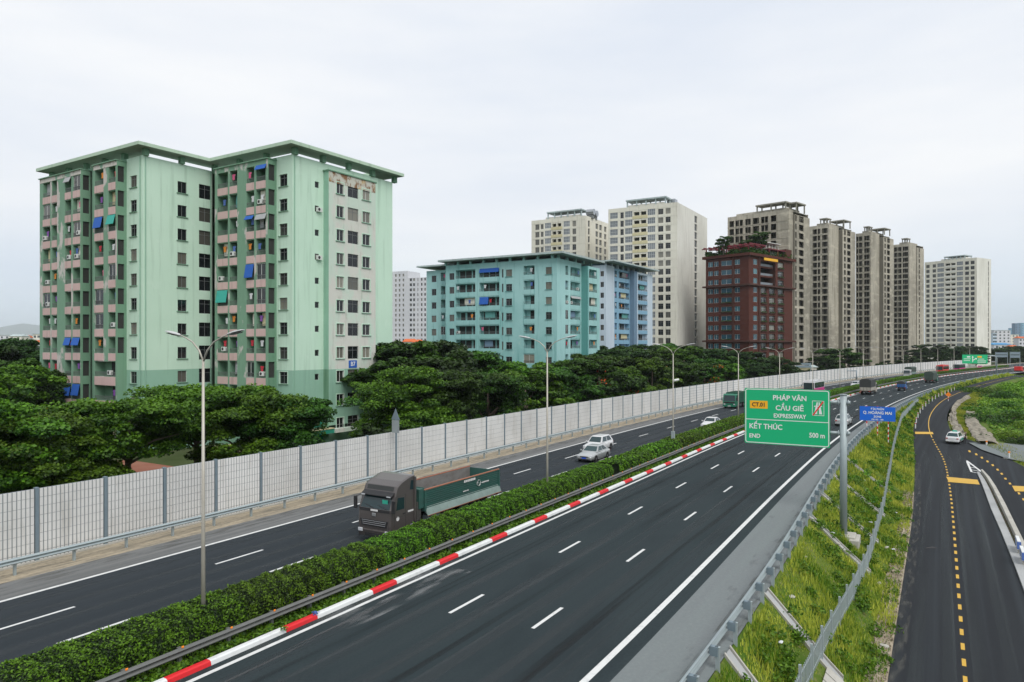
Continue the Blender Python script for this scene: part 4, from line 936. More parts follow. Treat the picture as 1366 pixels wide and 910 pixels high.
# ---------------------------------------------------------------- dark red-brown building
Br = Bldg('office_building', 'dark red-brown building with planted roof terrace and rows of blue-green windows', 'building', 999, 237, 49)
ZR = 41.8; fl = [39.2-3.15*i for i in range(13)]; f = Br.L; aR = f.ax(941.6); cR = Br.Rt.ax(1057.3); H = []
for x0, x1, k in ((951, 944.5, 'rwin'), (958.5, 952.3, 'rwin'), (976, 962, 'rwin'), (987, 980, 'rwin')): H += windows(f, f.ax(x0), f.ax(x1), fl, 1.7, k, .15)
f.wall(0, aR, ZB, ZR, H, 'red_brown')
f = Br.Rt; H = windows(f, f.ax(1005), f.ax(1010.3), fl, 1.8, 'rwin', .15); a3, a4 = f.ax(1014.5), f.ax(1034.5)
for x0, x1 in ((1014.8, 1022.5), (1026, 1033.8)): H += windows(f, f.ax(x0), f.ax(x1), fl[3:], 2.0, 'bwin', .4)
H += windows(f, f.ax(1037.5), f.ax(1045.5), fl, 2.0, 'bwin', .4)
H += [(a3, a4, fl[2]-1.3, fl[0]+.5, 4.0, 'room_shade')]
f.wall(0, cR, ZB, ZR, H, 'red_brown', rev='red_dark')
for x0, x1 in ((1014.8, 1022.5), (1026, 1033.8), (1037.5, 1045.5)):
    for z in (fl[3:] if x0 < 1037 else fl): a, c = f.ax(x0), f.ax(x1); f.add('planter', ('planter', round(c-a, 1), 1), (a+c)/2, z-1.15, 0)
for z in fl[3:9]: a, c = Br.L.ax(962), Br.L.ax(976); Br.L.add('planter', ('planter', round(abs(c-a), 1), 1), (a+c)/2, z-1.0, 0)
mb = MB()
for z in fl[0:3]: f.slab(mb, a3+.1, a4-.1, z-1.5, z-.9, 1.0, 3.9, 'red_brown'); f.slab(mb, a3+.1, a4-.1, z-.9, z-.1, 1.0, 1.05, 'glass_grey')
mb.build('balcony', Br.root)
for k, zz in enumerate((ZR-.7, fl[2]-1.75, fl[8]-1.75-.0)):
    mb = MB(); Br.blk(mb, -.9 if k else -.9, aR+.9, -.9, cR+.9, zz, zz+(.9 if k == 0 else .55), 'red_brown' if k == 0 else 'red_dark'); mb.build('cornice', Br.root)
for k in range(2):
    mb = MB(); Br.L.slab(mb, Br.L.ax(978.5)-.25, Br.L.ax(978.5)+.25, ZB, ZR-.71, -.3, 0, 'red_dark') if k == 0 else f.slab(mb, f.ax(1012.5)-.3, f.ax(1012.5)+.3, ZB, ZR-.71, -.3, 0, 'red_dark'); mb.build('pilaster', Br.root)
closed(Br, aR, cR, ZB, ZR, 'red_brown')
mb = MB()                                          # rooftop pergola in dark red steel
for k in range(10):
    a = -1+k*(aR+1)/9; Br.blk(mb, a, a+.35, -1, 9, ZR+3.0, ZR+3.35, 'red_frame')
for c in (-1, 3, 8.6): Br.blk(mb, -1, aR+1, c, c+.4, ZR+2.65, ZR+2.98, 'red_frame')
for a in (0, aR/2, aR-.4):
    for c in (-.2, 8): Br.blk(mb, a, a+.3, c, c+.3, ZR+.2, ZR+2.64, 'red_frame')
Br.blk(mb, .5, aR-2, 14, 26, ZR+2.65, ZR+2.95, 'red_frame')
for c in (14.2, 20, 25.5): Br.blk(mb, .6, .9, c, c+.3, ZR+.2, ZR+2.64, 'red_frame')
mb.build('pergola', Br.root)
mb = MB(); Br.blk(mb, .5, 4.5, cR-4, cR+.3, ZR+.2, ZR+3.6, 'red_brown'); mb.build('stair_house', Br.root)
mb = MB(); Br.blk(mb, 3, 9, 12, cR-5, ZR+.2, ZR+3.2, 'glass_grey'); Br.blk(mb, 2, 10, 11, cR-4.5, ZR+5.2, ZR+5.4, 'frame_white')
for k in range(7): c = 12+k*(cR-17)/6; Br.blk(mb, 2.8, 3.0, c, c+.2, ZR+.2, ZR+5.19, 'frame_white'); Br.blk(mb, 9, 9.2, c, c+.2, ZR+.2, ZR+5.19, 'frame_white')
Br.blk(mb, 4.5, 8.5, 14, 19, ZR+5.42, ZR+6.6, 'frame_white'); mb.build('roof_pavilion', Br.root)
mb = MB(); f.slab(mb, a3+.3, a4-.6, fl[0]+.75, fl[0]+1.65, -1.25, -1.1, 'yellow_sign'); mb.build('shop_sign', Br.root)
mb = MB(); rg = random.Random(5)
Cn = []; 
for k in range(5200):
    e_ = rg.random()
    if e_ < .55: a, c = rg.uniform(-.5, aR), rg.uniform(-.6, 1.2)
    else: a, c = rg.uniform(-.6, 1.2), rg.uniform(-.6, 13 if rg.random() < .8 else cR)
    lump = .9+.6*math.sin(a*1.3+c*.9); Cn.append(tuple(Br.v(a, c, ZR+.25+rg.random()*1.2*lump)))
Cn = np.array(Cn); Nr = np.random.default_rng(2).normal(size=Cn.shape)
q = inst('roof_plants', leafmesh('roof_plants', Cn, Nr, .35, ['tree_leaf'], 9), Br.root)
Br.finish()
# ================================================================ TREES
def crown(name, seed, rx, zb, zt, nclump, per, leaf, m, flat=.34, flowers=0):
    """crown of layered leaf clumps in an uneven ellipsoid; local origin at the trunk foot"""
    rg = np.random.default_rng(seed); Cs, Ns, At, Mi_ = [], [], [], []
    H = zt-zb; zc_ = zb+H*.45
    ph = rg.random(8)*6.28
    boughs = [(rg.random()*6.283, rx*rg.uniform(.45, .95), zc_+rg.uniform(-.3, .5)*H) for _ in range(9)]
    for k in range(nclump):
        th = rg.random()*6.283; e = rg.random()**.5; ph_z = rg.uniform(-.75, 1)
        rad = rx*math.sqrt(max(.05, 1-ph_z*ph_z*.85))*(.55+.5*e)*(1+.16*math.sin(th*3+ph[0])+.12*math.sin(th*5+ph[1]+ph_z*3))
        c = np.array([rad*math.cos(th), rad*math.sin(th), zc_+ph_z*(H*.55 if ph_z > 0 else H*.45)])
        if k > nclump*.38:
            b_ = boughs[k % 9]; g_ = rg.normal(size=3); c = np.array([b_[1]*math.cos(b_[0]), b_[1]*math.sin(b_[0]), b_[2]])+g_*np.array([.20, .20, .10])*rx; c[2] = min(c[2], zt-.2)
        else: c[:2] *= .8
        cr = rx*rg.uniform(.16, .30); n = int(per*rg.uniform(.7, 1.3))
        d = rg.normal(size=(n, 3)); d /= np.linalg.norm(d, axis=1, keepdims=True); rr = rg.random((n, 1))**.33
        off = d*rr*cr; off[:, 2] *= flat; off[:, 2] -= .18*(off[:, 0]**2+off[:, 1]**2)/cr
        Cs.append(c+off); nn = rg.normal(size=(n, 3))*.55; nn[:, 2] += .9; nn += d*.4; Ns.append(nn)
        At.append(np.clip(.25+.35*rg.random()+.35*off[:, 2]/(cr*flat)+.2*rg.normal(size=n), 0, 1)); mi = np.zeros(n)  # clump tops lighter, undersides darker: light put into the leaf tone
        if flowers and rg.random() < flowers and ph_z > -.1: mi[rg.random(n) < .22] = 1
        Mi_.append(mi)
    C = np.concatenate(Cs)
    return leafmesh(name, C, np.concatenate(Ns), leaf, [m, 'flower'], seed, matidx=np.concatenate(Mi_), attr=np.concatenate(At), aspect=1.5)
def trunk_mesh(seed, rx, zb, zt, r0=.22):
    rg = random.Random(seed); m = MB(); h = zb+.5
    m.tube([(0, 0, -.3), (.05, .05, h*.5), (0, .1, h), (.1, 0, zb+(zt-zb)*.7)], [r0*1.25, r0, r0*.8, r0*.3], 'bark', 8)
    for k in range(7):
        a = k*.9+rg.random(); z0 = h*.75+rg.random()*(zt-zb)*.35; q = rx*rg.uniform(.55, .85); z1 = z0+(zt-zb)*rg.uniform(.2, .4)
        m.tube([(0, .05, z0), (math.cos(a)*q*.5, math.sin(a)*q*.5, z0+(z1-z0)*.7), (math.cos(a)*q, math.sin(a)*q, z1)], [r0*.5, r0*.3, r0*.1], 'bark', 6)
    return m.mesh('trunk', True)
# kinds: (rx, zb, zt)
KT = {}
def kind(k, seed, rx, zb, zt, nc, per, leaf, m, flowers=0): KT[k] = (crown('crown', seed, rx, zb, zt, nc, per, leaf, m, flowers=flowers), trunk_mesh(seed, rx, zb, zt), zt, rx)
kind('near1', 1, 4.2, 2.2, 9.0, 190, 330, .15, 'tree_leaf_bright'); kind('near2', 2, 4.0, 2.0, 8.6, 180, 330, .15, 'tree_leaf')
kind('near3', 3, 4.4, 2.4, 9.2, 190, 330, .15, 'tree_leaf_bright', 0)
kind('near4', 9, 4.6, 5.0, 8.7, 150, 330, .15, 'tree_leaf_bright')
kind('mid1', 4, 4.2, 2.0, 9.0, 110, 230, .24, 'tree_leaf'); kind('mid2', 5, 4.5, 2.0, 9.4, 110, 230, .24, 'tree_leaf_bright'); kind('mid3', 6, 4.2, 2.0, 8.8, 110, 230, .24, 'tree_leaf', .18)
kind('dark1', 7, 4.6, 2.0, 10.0, 110, 220, .25, 'tree_leaf_dark'); kind('small', 8, 2.4, 1.0, 5.0, 60, 120, .26, 'tree_leaf_dark')
def tree(k, x, Y, ztop, label, group, zb=-2.3, wide=1.0, name='tree'):
    """tree whose foot is at depth Y in column x and whose crown reaches ztop"""
    cm, tm, zt, rx = KT[k]; sc = (ztop-zb)/zt; y = YH-(ztop-HC)*FP/Y
    for _ in range(40):
        s, t = ST((x-CX)/FP*Y, Y)
        if t < -19.6-rx*sc*wide*1.32 or t > 0: break
        Y += 1.0; ztop = yt(y, Y); sc = (ztop-zb)/zt
    r = empty(name, ((x-CX)/FP*Y, Y, zb), rgT.uniform(0, 6.28)); tag(r, label, 'tree', group)
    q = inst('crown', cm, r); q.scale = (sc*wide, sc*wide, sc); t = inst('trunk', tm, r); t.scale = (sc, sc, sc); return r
rgT = random.Random(77)
def yt(y, Y): return HC+(YH-y)/FP*Y
g1 = 'trees beside the light green block'
near = [  # k, column, depth, top row, label
 ('near1', -25, 44, 535, 'bright leafy tree cut by the left edge of the picture'), ('near3', 55, 47, 553, 'broad leafy tree nearest the left edge, over the barrier top'),
 ('near4', 172, 52, 536, 'wide-topped leafy tree in front of the left wing of the green block'), ('near4', 100, 66, 550, 'leafy tree half hidden behind the wide-topped one, below the pink balconies'),
 ('near4', 262, 60, 518, 'leafy tree under the inner corner of the green block'), ('near1', 335, 56, 522, 'leafy tree right of the nearest street lamp pole'),
 ('near2', 372, 60, 532, 'round leafy tree in front of the entrance canopy'), ('near2', 20, 60, 545, 'leafy tree low at the left under the red banner'),
 ('near3', 548, 72, 490, 'big layered tree right of the green block, behind the triangular sign'), ('small', 500, 66, 566, 'small rounded tree against the right corner of the green block'),
 ('near2', 588, 78, 497, 'leafy tree right behind the barrier, right of the triangular sign'),
 ('near2', 650, 88, 500, 'leafy tree behind the barrier, below the left end of the teal block')]
for k, x, Y, y, lb in near: tree(k, x, Y, yt(y, Y), lb, None if 0 else 'roadside trees')
for x, Y, y, k in ((8, 116, 456, 'dark1'), (38, 122, 453, 'dark1'), (-30, 112, 460, 'dark1'), (60, 118, 470, 'dark1'), (20, 95, 478, 'mid1'), (-8, 84, 488, 'mid2'), (50, 98, 495, 'dark1'), (30, 88, 510, 'dark1')):
    tree(k, x, Y, yt(y, Y), 'tall dark tree in the grove left of the light green block', 'dark grove left of the green block')
row1 = [(700, 96, 495), (752, 104, 490), (800, 112, 482), (838, 120, 490), (870, 128, 478), (905, 138, 482), (940, 148, 480), (968, 156, 485)]
for i, (x, Y, y) in enumerate(row1): tree(['mid2', 'mid1', 'mid3', 'mid2'][i % 4], x, Y, yt(y, Y), 'leafy tree in the front row of the grove right behind the noise barrier', 'front row of the grove', wide=1.1)
row2 = [(545, 98, 456), (575, 102, 456), (612, 108, 470), (655, 112, 482), (600, 92, 480), (690, 118, 484), (722, 116, 492), (770, 124, 480), (742, 122, 484), (812, 142, 466), (785, 136, 472), (846, 150, 470), (880, 160, 468), (912, 168, 463), (945, 176, 466), (975, 184, 474), (1000, 176, 484)]
for i, (x, Y, y) in enumerate(row2): tree(['mid1', 'dark1', 'mid3', 'mid2', 'dark1'][i % 5], x, Y, yt(y, Y), 'leafy tree deeper in the grove before the teal and cream blocks', 'back rows of the grove', wide=1.15)
row3 = [(532, 150, 457), (556, 150, 458), (808, 180, 462), (835, 190, 462), (865, 195, 461), (895, 205, 458), (925, 212, 462), (540, 240, 459), (560, 250, 458)]
for i, (x, Y, y) in enumerate(row3): tree(['dark1', 'mid1'][i % 2], x, Y, yt(y, Y), 'dark tree at the back of the grove before the blocks', 'rearmost trees of the grove', wide=1.25)
for x, Y, y, k, lb in ((1020, 190, 478, 'dark1', 'small tree in front of the dark red building, right side'), (1050, 200, 482, 'small', 'thin tree at the foot of the dark red building corner'), (1008, 198, 470, 'dark1', 'tree against the dark red building'),
    (1122, 238, 464, 'mid1', 'large round tree at the foot of the second concrete tower'), (1102, 244, 477, 'dark1', 'lower tree left of the large round tree by the second concrete tower'), (1182, 300, 481, 'small', 'small round bush-like tree at the foot of the third concrete tower'),
    (1212, 320, 474, 'small', 'thin tree before the farthest concrete tower'), (1240, 340, 460, 'dark1', 'dark tree between the farthest concrete tower and the far cream tower'), (1226, 330, 474, 'dark1', 'dark bushy tree right of the farthest concrete tower'),
    (1268, 350, 462, 'dark1', 'dark round tree before the left half of the far cream tower'), (1288, 346, 462, 'dark1', 'wide dark tree before the far cream tower'), (1302, 352, 464, 'dark1', 'dark tree just above the far green road sign'),
    (1330, 420, 466, 'dark1', 'dark tree right of the far cream tower'), (1345, 400, 466, 'dark1', 'dark tree above the two grey sign backs'), (1360, 420, 462, 'dark1', 'dark tree at the right edge near the skyline'), (1352, 460, 462, 'dark1', 'dark tree below the long blue roof'), (1150, 262, 488, 'small', 'low tree beside the large round one'), (1070, 230, 488, 'small', 'low tree near the small yellow building')):
    tree(k, x, Y, yt(y, Y), lb, None, wide=1.25)
# rooftop trees
for x, Yd, y, sc_, lb in ((965, 243, 315, .34, 'small tree in the left corner of the red building roof terrace'), (1012, 246, 309, .42, 'rounded tree on the middle of the red building roof terrace'), (993, 244, 320, .28, 'low tree between the other two on the roof terrace')):
    cm, tm, zt, rx = KT['mid1']; r = empty('tree', ((x-CX)/FP*Yd, Yd, ZR+.2)); tag(r, lb, 'tree'); top = yt(y, Yd); k_ = (top-ZR-.2)/zt
    q = inst('crown', cm, r); q.scale = (k_*.75, k_*.75, k_); t = inst('trunk', tm, r); t.scale = (k_,)*3
# far woods, too many to count
def wood(name, label, x0, x1, Y0, Y1, y0, seed, n=16000, m='tree_leaf_dark', leaf=1.1):
    rg = np.random.default_rng(seed); Cs = []
    for k in range(int(n/160)):
        Y = rg.uniform(Y0, Y1); x = rg.uniform(x0, x1); top = yt(y0, Y)*rg.uniform(.75, 1.03); R_ = rg.uniform(3.5, 6)
        d = rg.normal(size=(160, 3)); d /= np.linalg.norm(d, axis=1, keepdims=True); d *= rg.random((160, 1))**.2
        Cs.append(np.array([(x-CX)/FP*Y, Y, 0])+d*np.array([R_, R_, 0])+np.stack([np.zeros(160), np.zeros(160), -2.3+(top+2.3)*(.55+.45*d[:, 2])], 1))
    C = np.concatenate(Cs); Nn = rg.normal(size=C.shape); Nn[:, 2] = abs(Nn[:, 2])+.5
    tag(inst(name, leafmesh(name, C, Nn, leaf, [m], seed)), label, 'woodland', kind='stuff')
wood('woodland', 'far-off belt of trees on the left below the small houses', -60, 60, 150, 420, 456, 1, 14000)
wood('woodland', 'far-off belt of trees on the right skyline behind the sign backs', 1318, 1450, 440, 800, 463, 2, 20000, leaf=1.6)
wood('woodland', 'far-off trees between the green and teal blocks', 515, 580, 260, 410, 458, 3, 8000)
# ================================================================ GRASS ON THE SLOPE AND THE WEEDS
def blades(name, label, pos, hgt, seed, m, wd=.035):
    rg = np.random.default_rng(seed); n = len(pos); a = rg.random(n)*6.283; tilt = rg.random(n)*.55
    up = np.stack([np.sin(tilt)*np.cos(a), np.sin(tilt)*np.sin(a), np.cos(tilt)], 1); b = a+1.57+rg.normal(size=n)*.4
    sd_ = np.stack([np.cos(b), np.sin(b), np.zeros(n)], 1); h = (hgt*(.5+.8*rg.random(n)))[:, None]; wv = sd_*(wd if np.isscalar(wd) else wd[:, None])*.5
    V = np.stack([pos-wv, pos+wv, pos+up*h*.6+wv*.8, pos+up*h*1.0], 1).reshape(-1, 3)
    me = bpy.data.meshes.new(name); me.vertices.add(4*n); me.vertices.foreach_set('co', V.ravel().astype(np.float32)); me.loops.add(4*n); me.loops.foreach_set('vertex_index', np.arange(4*n, dtype=np.int32))
    me.polygons.add(n); me.polygons.foreach_set('loop_start', np.arange(0, 4*n, 4, dtype=np.int32)); me.polygons.foreach_set('loop_total', np.full(n, 4, dtype=np.int32))
    me.materials.append(MAT[m]); me.update(calc_edges=True); at = me.attributes.new('leaf', 'FLOAT', 'POINT')
    patch = .5+.4*np.sin(pos[:, 0]*.9+np.sin(pos[:, 1]*.7)*2)*np.sin(pos[:, 1]*.5+1)
    at.data.foreach_set('value', np.repeat(np.clip(patch+.25*rg.normal(size=n), 0, 1), 4).astype(np.float32))
    return tag(inst(name, me), label, 'grass', kind='stuff')
DRAINS = ((14.2, 'stepped concrete drain nearest the camera on the grass slope'), (21.5, 'second concrete drain up the grass slope'), (38, 'concrete drain beside the big sign pole'), (46, 'fourth concrete drain on the slope, beyond the sign pole'), (55, 'fifth concrete drain on the slope, farther up'), (66, 'farthest concrete drain on the slope'))
def rt(s, t): h = np.interp(s, _s, _h); return np.interp(s, _s, _X)+t*np.cos(h), np.interp(s, _s, _Y)-t*np.sin(h)
def grass(n, s0, s1, f0, f1, hgt, seed, label, m='grass_blade', wd=.035, clump=.5, pw=1.0):
    rg = np.random.default_rng(seed); s = s0+(s1-s0)*rg.random(n)**pw; f = f0+(f1-f0)*rg.random(n)
    keep = (.5+.5*np.sin(s*1.1+np.sin(f*9)*2)*np.cos(f*7+s*.37)+.3*rg.normal(size=n)) > clump-.5+.0
    for sd_, _q in DRAINS: keep &= ~((np.abs(s+f*1.5-sd_) < .6*(1 if sd_ < 30 else 1.3)) & (f < .7))
    keep &= ~((s > 8.5) & (s < 21) & (f > .50) & (f < .80) & (rg.random(n) > .12))
    s, f = s[keep], f[keep]; a = np.array([tL(q) for q in s]); e_ = np.array([tE(q) for q in s]); t = e_+(a-e_)*f
    z = np.array([slope_z(p, q) for p, q in zip(s, t)]); x, y = rt(s, t)
    hh = hgt*(.65+.5*np.sin(s*.8+f*5)*np.sin(s*.31+2)+.2*rg.normal(size=len(s))); hh = np.maximum(hh, hgt*.25)
    return blades('grass', label, np.stack([x, y, z-.03], 1), hh, seed, m, wd*(1+s/70))
grass(52000, 4, 60, .03, .98, .38, 1, 'uneven tall grass covering the near part of the slope under the guardrail', wd=.045, clump=.62)
grass(36000, 55, 150, .03, .98, .5, 2, 'tall grass covering the far part of the slope under the guardrail', wd=.05, clump=.4)
grass(20000, 140, 325, .1, .95, .8, 7, 'bright grass strip between expressway and service road in the distance', wd=.06, clump=.2)
def weeds(n, s0, s1, f0, f1, hgt, seed, label, leaf=.10):
    rg = np.random.default_rng(seed); Cs = []
    for k in range(n):
        s = rg.uniform(s0, s1); f = rg.uniform(f0, f1); f = f if not (s < 22 and .42 < f < .85) else .3; a = tL(s); t = tE(s)+(a-tE(s))*f; p = P(s, t, slope_z(s, t)); r = rg.uniform(.3, .8); q = 90
        d = rg.normal(size=(q, 3)); d /= np.linalg.norm(d, axis=1, keepdims=True); d *= rg.random((q, 1))**.4*r; d[:, 2] = abs(d[:, 2])*hgt/r*rg.uniform(.5, 1.2)
        Cs.append(np.array(p)+d)
    C = np.concatenate(Cs); Nn = rg.normal(size=C.shape); Nn[:, 2] += .8
    return tag(inst('weeds', leafmesh('weeds', C, Nn, leaf, ['weed_leaf'], seed)), label, 'weeds', kind='stuff')
weeds(170, 6, 60, .08, .95, .45, 3, 'leafy weeds among the grass of the near slope'); weeds(140, 55, 140, .08, .95, .6, 4, 'leafy weeds among the grass of the far slope', .14)
weeds(170, 120, 250, .3, .9, .8, 5, 'dense green bushes beside the far curve of the service road', .2)
# concrete drains down the slope
for k, (s, lb) in enumerate(DRAINS):
    mb = MB(); pr = [0, .2, .4, .55, .68]
    for a, b in zip(pr[:-1], pr[1:]):
        def q(f, w_, z): t = tE(s)+(tL(s)-tE(s))*f; return P(s+w_-f*1.5, t, slope_z(s, t)+z)
        mb.hull([q(a, -.42, -.1), q(a, -.42, .16), q(a, -.32, .16), q(a, -.32, -.1)], [q(b, -.42, -.1), q(b, -.42, .16), q(b, -.32, .16), q(b, -.32, -.1)], 'concrete', True)
        mb.hull([q(a, .32, -.1), q(a, .32, .16), q(a, .42, .16), q(a, .42, -.1)], [q(b, .32, -.1), q(b, .32, .16), q(b, .42, .16), q(b, .42, -.1)], 'concrete', True)
        mb.hull([q(a, -.3, -.1), q(a, -.3, .05), q(a, .3, .05), q(a, .3, -.1)], [q(b, -.3, -.1), q(b, -.3, .05), q(b, .3, .05), q(b, .3, -.1)], 'concrete_pale', True)
    tag(mb.build('slope_drain'), lb, 'drain', 'concrete drains on the slope')
# broken concrete channel at the slope foot and loose stones
mb = MB()
for k in range(16):
    s = 9+k*.72; q0, q1 = tE(s)+(tL(s)-tE(s))*.56, tE(s)+(tL(s)-tE(s))*.74; A0, A1 = [Vector((0, 0, slope_z(s, q)+.06)) for q in (q0, q1)]; mb.hull([P(s, q0)+A0, P(s, q1)+A1, P(s, q1)+A1+Vector((0, 0, .09)), P(s, q0)+A0+Vector((0, 0, .09))], [P(s+.62, q0)+A0, P(s+.62, q1)+A1, P(s+.62, q1)+A1+Vector((0, 0, .09)), P(s+.62, q0)+A0+Vector((0, 0, .09))], 'concrete')
tag(mb.build('drainage_channel'), 'broken slab-lined drainage channel at the foot of the grass slope', 'channel')
def stone_mesh(seed):
    bm = bmesh.new(); bmesh.ops.create_icosphere(bm, subdivisions=2, radius=1); rg = random.Random(seed)
    for v in bm.verts: v.co *= rg.uniform(.75, 1.1); v.co.z *= .6
    me = bpy.data.meshes.new('stone'); bm.to_mesh(me); bm.free(); me.materials.append(MAT['concrete']); return me
sm = [stone_mesh(i) for i in range(3)]; rgS = random.Random(9)
for k in range(14):
    s = rgS.uniform(9, 70); f = rgS.choice([rgS.uniform(.1, .7), rgS.uniform(.75, .99)]); t = tE(s)+(tL(s)-tE(s))*f
    o = inst('stone', sm[k % 3], None, P(s, t, slope_z(s, t)+.12), rgS.uniform(0, 6), (rgS.uniform(.10, .32), rgS.uniform(.08, .2), rgS.uniform(.08, .2)))
    tag(o, 'pale loose stone lying in the grass of the slope', 'stone', 'loose stones on the slope')
# pebbles on the gravel strip
rg = np.random.default_rng(4); n = 6000; s = 4+66*rg.random(n); a = np.array([tL(q) for q in s]); t = a-.9+.85*rg.random(n); x, y = rt(s, t); zz = np.array([slope_z(p, q) for p, q in zip(s, t)])+.1
tag(inst('pebbles', leafmesh('pebbles', np.stack([x, y, zz], 1), np.random.default_rng(5).normal(size=(n, 3))+np.array([0, 0, 1]), .07, ['gravel'], 6)), 'small stones scattered on the bare strip beside the service road', 'pebbles', kind='stuff')
# picket fence along the slope
def fence():
    o = P(8, 17.6, -2.2); r = empty('picket_fence', o); tag(r, 'grey metal picket fence running down along the grass slope', 'fence')
    tf = lambda s: float(np.interp(s, [-20, 15, 21, 30, 38, 57, 76, 121, 148], [17.4, 17.55, 17.7, 18.0, 18.15, 17.9, 17.2, 14.9, 14.6])); k = 0; s = 4.0; n = 0
    pm = MB(); pm.box(-.05, .05, -.05, .05, -.2, 1.35, 'galv'); pme = pm.mesh('post')
    while s < 150:
        h = hd(s); t0, t1 = tf(s), tf(s+2.4); z0, z1 = slope_z(s, t0), slope_z(s+2.4, t1); a, b = P(s, t0, z0+.1), P(s+2.4, t1, z1+.1)
        mb = MB(); mb.bar(a-o+Vector((0, 0, .95)), b-o+Vector((0, 0, .95)), .03, .035, 'galv'); mb.bar(a-o+Vector((0, 0, .2)), b-o+Vector((0, 0, .2)), .03, .035, 'galv')
        nb = 9
        for j in range(nb): p = a+(b-a)*((j+.5)/nb)-o; mb.box(p.x-.016, p.x+.016, p.y-.012, p.y+.012, p.z+.03, p.z+1.12, 'galv')
        mb.build('fence_panel', r); inst('post', pme, r, a-o, -h); s += 2.4
fence()
# ================================================================ RIGHT SIDE
def patch(name, pts, m):
    mb = MB(); mb.face([GR(x, y, .03 if y > 600 else .07) for x, y in pts], m); o = mb.build(name); o['kind'] = 'structure'; return o
ZQ = -3.5
def sheet(name, s0, s1, ds, ta, tb, m, n):
    ss = np.arange(s0, s1+.1, ds); v, f, uv = [], [], []
    for s in ss:
        a, b = ta(s), tb(s)
        for k in range(n+1): t = a+(b-a)*(k/n)**1.5; v.append(tuple(P(s, t, zR(s, t)))); uv.append((s, t))
    for i in range(len(ss)-1):
        for k in range(n): q = i*(n+1)+k; f.append((q, q+1, q+n+2, q+n+1))
    me = bpy.data.meshes.new(name); me.from_pydata(v, [], f); me.materials.append(MAT[m]); ul = me.uv_layers.new(name='UVMap')
    ul.data.foreach_set('uv', [c for q in f for i in q for c in uv[i]]); o = bpy.data.objects.new(name, me); COL.objects.link(o); o['kind'] = 'structure'
sheet('side_road', -60, 118, 1, tR, tA, 'asphalt_new', 12)
sheet('side_ground', -60, 330, 2, tA, lambda s: tA(s)+140, 'grass_ground', 16)
# yellow dashes, cross bars, chevron nose
dashes('lane_marking', tY, 8-2.05*15, 2.05, .9, -30, 112, 'line_yellow', .17, lambda q: zS(q)+.012)
ribbon('lane_marking', 113, 300, 1, lambda s: tY(s)-.06, lambda s: tY(s)+.06, lambda s: zS(s)+.012, lambda s: zS(s)+.012, 'line_yellow')
patch('road_marking', [(1220.5, 576), (1244, 576.3), (1245.5, 579.2), (1221, 579)], 'line_yellow'); patch('road_marking', [(1262, 636), (1304, 640), (1307, 646.5), (1266, 643)], 'line_yellow')
patch('road_marking', [(1350, 648), (1400, 650), (1400, 656), (1354, 655.5)], 'line_yellow')
for i in range(9):
    x0, y0 = [(1293, 602), (1302, 606), (1309.5, 610.5), (1317, 615.5), (1324, 620.5), (1330.5, 626.5), (1336, 632), (1341, 638.5), (1347, 645)][i]
    patch('lane_marking', [(x0-1.8, y0-.9), (x0+1, y0-1.2), (x0+2.4, y0+1.2), (x0-.4, y0+1.4)], 'line_yellow')
for x0, y0 in ((1359, 658), (1365, 666), (1371, 675)): patch('lane_marking', [(x0-1.8, y0-1), (x0+1, y0-1.2), (x0+2.4, y0+1.5), (x0-.4, y0+1.7)], 'line_yellow')
# striped nose and the concrete divider
nose = MB()
def edge(a, b, w_=.22, m='line_white', z=ZQ+.02):
    p, q = GR(*a, .014), GR(*b, .014); d = (q-p).normalized(); n_ = Vector((-d.y, d.x, 0))*w_/2; nose.face([p-n_, p+n_, q+n_, q-n_], m)
for a, b in (((1289.5, 614.5), (1296, 629.5)), ((1289.5, 614.5), (1314, 633)), ((1296, 629.5), (1314, 633)), ((1292, 619), (1299, 620.5)), ((1293, 623), (1304, 625)), ((1294.5, 626.5), (1309, 629))): edge(a, b)
nose.build('road_marking')['kind'] = 'structure'
div = [((1303, 631), (1312, 631)), ((1308, 642), (1322, 641)), ((1313, 655), (1331, 654)), ((1322, 680), (1344, 677)), ((1336, 712), (1358, 706)), ((1352, 752), (1376, 742)), ((1370, 800), (1400, 786)), ((1384, 845), (1430, 830))]
dv = empty('road_divider', GR(1303, 631)); tag(dv, 'low broken concrete divider starting at the striped road nose', 'divider'); oD = dv.location
mb = MB(); md = MB(); mt = MB()
for (a, b), (c, d) in zip(div[:-1], div[1:]):
    A0, B0, C0, D0 = GR(*a), GR(*b), GR(*c), GR(*d); up = Vector((0, 0, .22))
    def mixp(p, q, f): return p*(1-f)+q*f-oD
    for f0, f1, m_, hh, tgt in ((0, .42, 'concrete_pale', .14, mb), (.44, .58, 'soil', .04, md), (.6, .86, 'concrete', .42, mt)):
        z = Vector((0, 0, hh)); tgt.hull([mixp(A0, B0, f0), mixp(A0, B0, f1), mixp(A0, B0, f1)+z, mixp(A0, B0, f0)+z], [mixp(C0, D0, f0), mixp(C0, D0, f1), mixp(C0, D0, f1)+z, mixp(C0, D0, f0)+z], m_)
mb.build('gutter_slab', dv); md.build('soil_strip', dv); mt.build('divider_block', dv)
